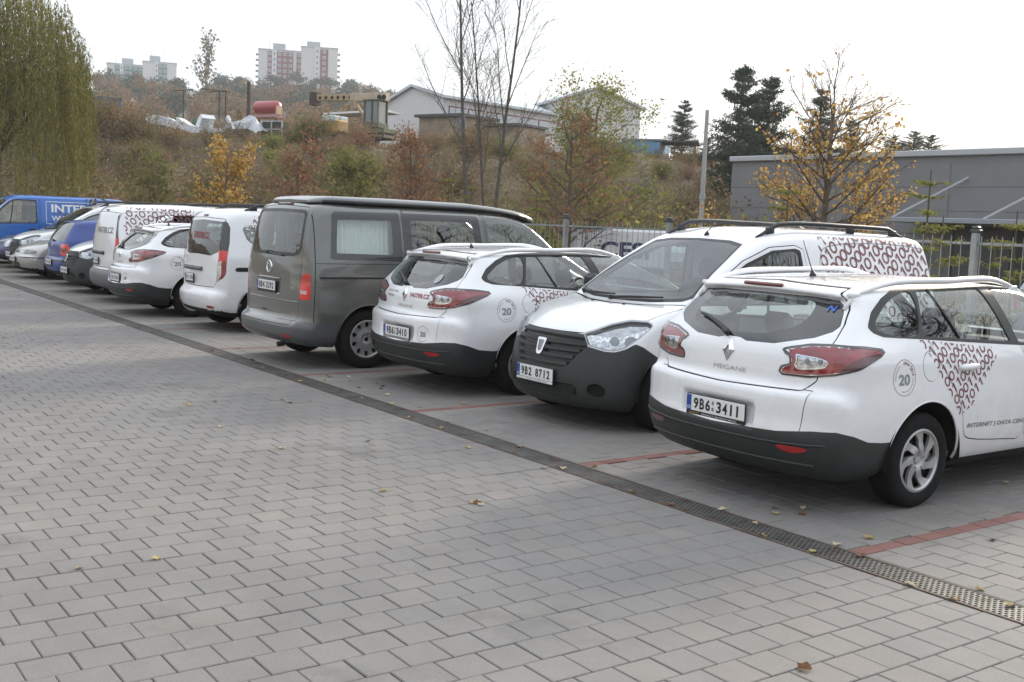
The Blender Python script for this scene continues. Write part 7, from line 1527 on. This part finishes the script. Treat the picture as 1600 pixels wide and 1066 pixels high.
for n_, (px, d, kd, sc) in enumerate(SH):
    nm, proto = KINDS[kd]; o = proto if kd not in used_k else copy_tree(proto); used_k.add(kd); g = ground_at(px, d); sc *= (.42 if d > 84 else .6) if (d > 66 and d < 112 and (205 < px < 475 or 940 < px < 1140 or 500 < px < 720)) else (.85 if d > 66 else 1.1); o.location = tuple(g); o.rotation_euler = (0, 0, rs.uniform(0, 6.28)); o.scale = (sc*rs.uniform(.9, 1.3), sc*rs.uniform(.9, 1.3), sc); o.name = 'shrub'
    tag(o, nm+' shrub in the brush covering the bank behind the car park', 'shrub', nm+' shrubs on the bank')
tag(KINDS[4][1], 'yellow green bush at the foot of the oak behind the bar fence', 'shrub'); tag(KINDS[0][1], 'tan dry bush behind the nose out van under the yellow tree', 'shrub')
# ---- undergrowth on the bank: nobody could count it
def scatter(name, n, az0, az1, r0, r1, fn, m_, size, aspect, down=0.0, stack=(0, .8), cond=None, seed=9):
    r = np.random.default_rng(seed); az = np.radians(r.uniform(az0, az1, n)); d = np.sqrt(r.uniform(r0*r0, r1*r1, n)); x = d*np.sin(az); y = d*np.cos(az); keep = np.ones(n, bool)
    if cond is not None: keep = cond(x, y, r)
    x, y = x[keep], y[keep]; z = H(x, y)+r.uniform(stack[0], stack[1], len(x))*(.6+.4*np.sin(x*.7)*np.sin(y*.9)); V, F = leaves(np.c_[x, y, z], size, r, aspect, down); tag(obj(name, mesh(name, V, F, m_)), kind='stuff')
inb = lambda x, y, r: (H(x, y) > .15)
scatter('dead_undergrowth', 95000, -82, -43, 50, 112, None, L_BRS, .22, .42, .25, (-.05, .60), inb)
scatter('green_undergrowth', 36000, -82, -43, 48, 96, None, L_OLV, .19, .6, 0, (-.05, .45), lambda x, y, r: (H(x, y) > .1) & (noise2(x*2, y*2, 9) > -.1))
scatter('rough_grass', 26000, -82, -30, 13, 50, None, mat('rough_grass', (.08, .09, .03), .9, isl=[(.075, .085, .028), (.11, .10, .04), (.06, .075, .025), (.14, .11, .05)], tr=.3), .20, .25, .55, (0, .18), lambda x, y, r: (y > 11.6) & (y < 41) | (H(x, y) > .1), 10)
# ---- the wood on the hill
def wood(name, n, s0, s1, t0, t1, m_, crown, seed, nq=360, hh=(7, 12), pinelike=False):
    r = np.random.default_rng(seed); Vs = []; Fs = []; c = 0
    for k in range(n):
        s = r.uniform(s0, s1); tt = r.uniform(t0, t1); x = s*NX+tt*TX; y = s*NY+tt*TY; z = float(H(x, y)); h = r.uniform(*hh); R_ = crown*(.7+.6*r.random()); P = r.normal(size=(nq, 3)); P /= np.linalg.norm(P, axis=1)[:, None]; P *= (.55+.5*r.random(nq))[:, None]; P = P*np.array([R_, R_, h*.36]); P[:, 2] += h*.62
        if pinelike: P[:, :2] *= (.45+.75*np.clip((P[:, 2]/h-.25)*1.4, 0, 1)*(1.25-P[:, 2]/h))[:, None]*1.5
        V, F = leaves(P+np.array([x, y, z]), 1.25*crown/5, r, .8); Vs.append(V); Fs.append(F+c); c += len(V)
    tag(obj(name, mesh(name, np.concatenate(Vs), np.concatenate(Fs), m_)), kind='stuff')
wood('autumn_wood', 260, 150, 430, -190, 40, L_AUT, 3.6, 5); wood('pine_wood', 300, 330, 600, -240, 120, L_FPN, 3.8, 6, pinelike=True, hh=(7, 11.5)); wood('scrub_wood', 130, 130, 210, -70, 20, L_BRS, 2.2, 8, hh=(3, 6))
for k, (px, d, py) in enumerate(((425, 520, 118), (455, 520, 116), (512, 515, 123), (538, 515, 124), (552, 510, 130), (340, 480, 118), (365, 480, 124), (155, 560, 119), (488, 500, 126))):
    r = np.random.default_rng(200+k); g = ground_at(px, d); h = ztop(py, px, d)-g[2]; t = empty('pine_tree', tuple(g), 0, 'umbrella shaped pine on the ridge, '+['before the left edge of the red tower', 'before the middle of the red tower', 'before the right part of the white tower', 'just right of the white tower', 'farthest right, above the gabled hall', 'left of the dark pole', 'above the dark pole and red tank', 'left of the green block', 'where the red and white towers meet'][k], 'tree', 'pines on the hill ridge'); b = MB(); b.tube([(0, 0, 0), (.3, 0, h)], [.3, .12], 5); b.build('trunk', BARKD, t)
    P = np.concatenate([r.normal(size=(60, 3))*np.array([1.1, 1.1, .55])+np.array([r.normal(0, 1.8), r.normal(0, 1.8), h*(.72+.28*q)]) for q in r.random(7)]); P = np.concatenate([P, P+r.normal(size=P.shape)*.4]); V, F = leaves(P, .75, r, .8); obj('crown', mesh('crown', V, F, L_FPN), t)
tree('birch_tree', 318, 330, 'thin sparse birch sticking up above the wood at left', 'tree', ztop(75, 318, 330)-float(ground_at(318, 330)[2]), [(16, .35, .3, .02, .05, .3), (5, .4, .5, .1, .05, .2), (0, 0, 0, .1, .05, 0)], L_BRS, 420, .9, 90, .3, minr=.06, jit=.6)
# leafless trees to the right of the frame, mirrored in the estate windows
TAPER[0] = .55
for k, (x, y, hh) in enumerate(((.8, 15.0, 6.5), (4.5, 21, 9.0))): tree('bare_tree', 0, 0, ['leafless tree beyond the right edge of the photo, nearer the fence', 'taller leafless tree farther beyond the right edge of the photo'][k], 'tree', hh, [(12, .65, .40, .02, .012, .26), (8, .55, .5, .08, .05, .2), (5, .5, .5, .10, .04, .15), (0, 0, 0, .14, .02, 0)], None, 0, .1, 301+k, .11, BARKD, minr=.008, base=(x, y, -.05))
# ================================================================== parked in the bays
est, ESH = make_estate()
est2 = copy_tree(est); est3 = copy_tree(est)
put(est, 'estate_car', -5.05, 5.30, 0, 'white estate with the plate 9B6 3411 and MEGANE lettering, nearest car of the row', 'car')
put(est2, 'estate_car', -9.85, 5.60, 0, 'white estate with plate 9B6 3410, between the grey camper and the nose out van', 'car')
put(est3, 'estate_car', -18.5, 5.2, 0, 'white estate far down the row, left of the glazed white van with black rear windows', 'car')
plate(est, ESH, 0, .603, .022, '9B6 3411', foot=(BLACKT, 'RENAULT CENTRUM BRNO', WHITEV))
plate(est2, ESH, 0, .603, .022, '9B6 3410', foot=(mat('plate_strip_grey', (.3, .3, .28), .5), 'RENAULT CENTRUM BRNO', INK)); plate(est3, ESH, 0, .603, .022, '', unread=True)
v, t = lettering('FASTER.CZ', .042, .33, .02); decal('company_lettering', ESH, place_text(v, .27, .985), t, 'rear', REDV, est2, .0035)
v, t = lettering('PROVOZUJE', .022, .22, .01); decal('small_lettering', ESH, place_text(v, -.26, 1.0), t, 'rear', GREYV, est2, .0035)
v, t = lettering('SERVIS', .022, .14, .01); decal('small_lettering', ESH, place_text(v, -.30, .955), t, 'rear', GREYV, est2, .0035)
for e in (est2, est3):
    v, t = join2d([ring2d(.078, .081, 40, RAD(20), RAD(300)), place_text(lettering('20', .05, .075, .03)[0], 0, 0)][:1]+[]) if False else ring2d(.078, .081, 40, RAD(20), RAD(320)); decal('anniversary_ring', ESH, v+np.array([.47, .62]), t, 'rear', MAROON, e, .003)
    v, t = lettering('20', .05, .08, .03); decal('anniversary_number', ESH, v+np.array([.47, .615]), t, 'rear', GREYV, e, .003)
v, t = ring2d(.0, .045, 24); decal('round_sticker', ESH, v+np.array([.40, 1.165]), t, 'rear', LGREYV, est2, .004)
b = MB(); 
for i in range(3): pass
v, t = lettering('N', .035, .05, .02); decal('blue_window_sticker', ESH, v+np.array([.56, 1.30]), t, 'rear', mat('blue_sticker', (.05, .16, .6), .4), est, .004)
NSH = van_shape(.5); nose = make_van('nose', NSH); nose2 = copy_tree(nose); nose3 = copy_tree(nose)
nose_put(nose, 'delivery_van', -7.70, 5.82, 4.863, 0, 'white van with plate 9B2 8712 parked nose out, black grille and bumper', 'van')
nose_put(nose2, 'delivery_van', -23.15, 5.55, 4.863, 0, 'white delivery van nose out between the blue hatchback and the white panel van', 'van')
nose_put(nose3, 'delivery_van', -30.0, 5.85, 4.863, 0, 'white delivery van nose out behind the silver saloon, in front of the blue van', 'van')
plate(nose, NSH, 0, .455, 4.872, '9B2 8712', proj='front', sticker=False, foot=(WHITEV, 'RENAULT CENTRUM BRNO', INK)); plate(nose2, NSH, 0, .455, 4.872, '', proj='front', unread=True); plate(nose3, NSH, 0, .455, 4.872, '', proj='front', unread=True)
camper, CSH = make_camper(); put(camper, 'camper_van', -12.2, 5.13, 0, 'grey camper van with curtained windows and a lifting roof, plate 8B4 3292', 'van')
plate(camper, CSH, 0, .92, .062, '8B4 3292')
glz = make_van('glazed'); put(glz, 'delivery_van', -16.0, 5.65, 0, 'white van with dark glazed rear doors and black roof rails left of the grey camper', 'van')
plate(glz, VSH, -.27, .755, .045, '', unread=True, w=.34)
pan = make_van('panel'); put(pan, 'delivery_van', -20.95, 5.6, 0, 'white panel van with closed rear doors, left of the far white estate', 'van')
plate(pan, VSH, -.27, .755, .045, '', unread=True, w=.34)
gol = make_hatch(BLUEP, 'royal_blue_paint'); put(gol, 'hatchback_car', -25.4, 5.77, 0, 'royal blue hatchback with square red tail lamps beside the silver saloon', 'car')
plate(gol, HSH, 0, .50, -.015, '', unread=True)
sal, SSH = make_saloon(); nose_put(sal, 'saloon_car', -27.7, 5.5, 4.385, 0, 'old silver saloon parked nose out left of the royal blue hatchback', 'car')
plate(sal, SSH, 0, .46, 4.40, '', proj='front', unread=True)
sml = make_hatch(DBLUE, 'dark_blue_paint'); nose_put(sml, 'hatchback_car', -32.3, 5.95, 4.15, 0, 'dark blue car cut by the left edge of the photo, clear oval headlamp', 'car')
blv = make_bluevan(); nose_put(blv, 'panel_van', -34.8, 5.3, 4.78, 0, 'bright blue panel van lettered INTERNET at the far left end of the row', 'van')
# ------------------------------------------------------------------ autumn haze
b = MB(); b.box((0, 0, 74), (1900, 1900, 154)); hz = b.build('haze', None); hm = bpy.data.materials.new('haze_air'); hm.use_nodes = True; t_ = hm.node_tree; t_.nodes.clear()
o_ = t_.nodes.new('ShaderNodeOutputMaterial'); pv = t_.nodes.new('ShaderNodeVolumePrincipled'); pv.inputs['Color'].default_value = (.93, .95, .97, 1); pv.inputs['Density'].default_value = .00042; pv.inputs['Anisotropy'].default_value = .3
t_.links.new(pv.outputs[0], o_.inputs['Volume']); hz.data.materials.append(hm); tag(hz, kind='stuff'); hz.display_type = 'WIRE'
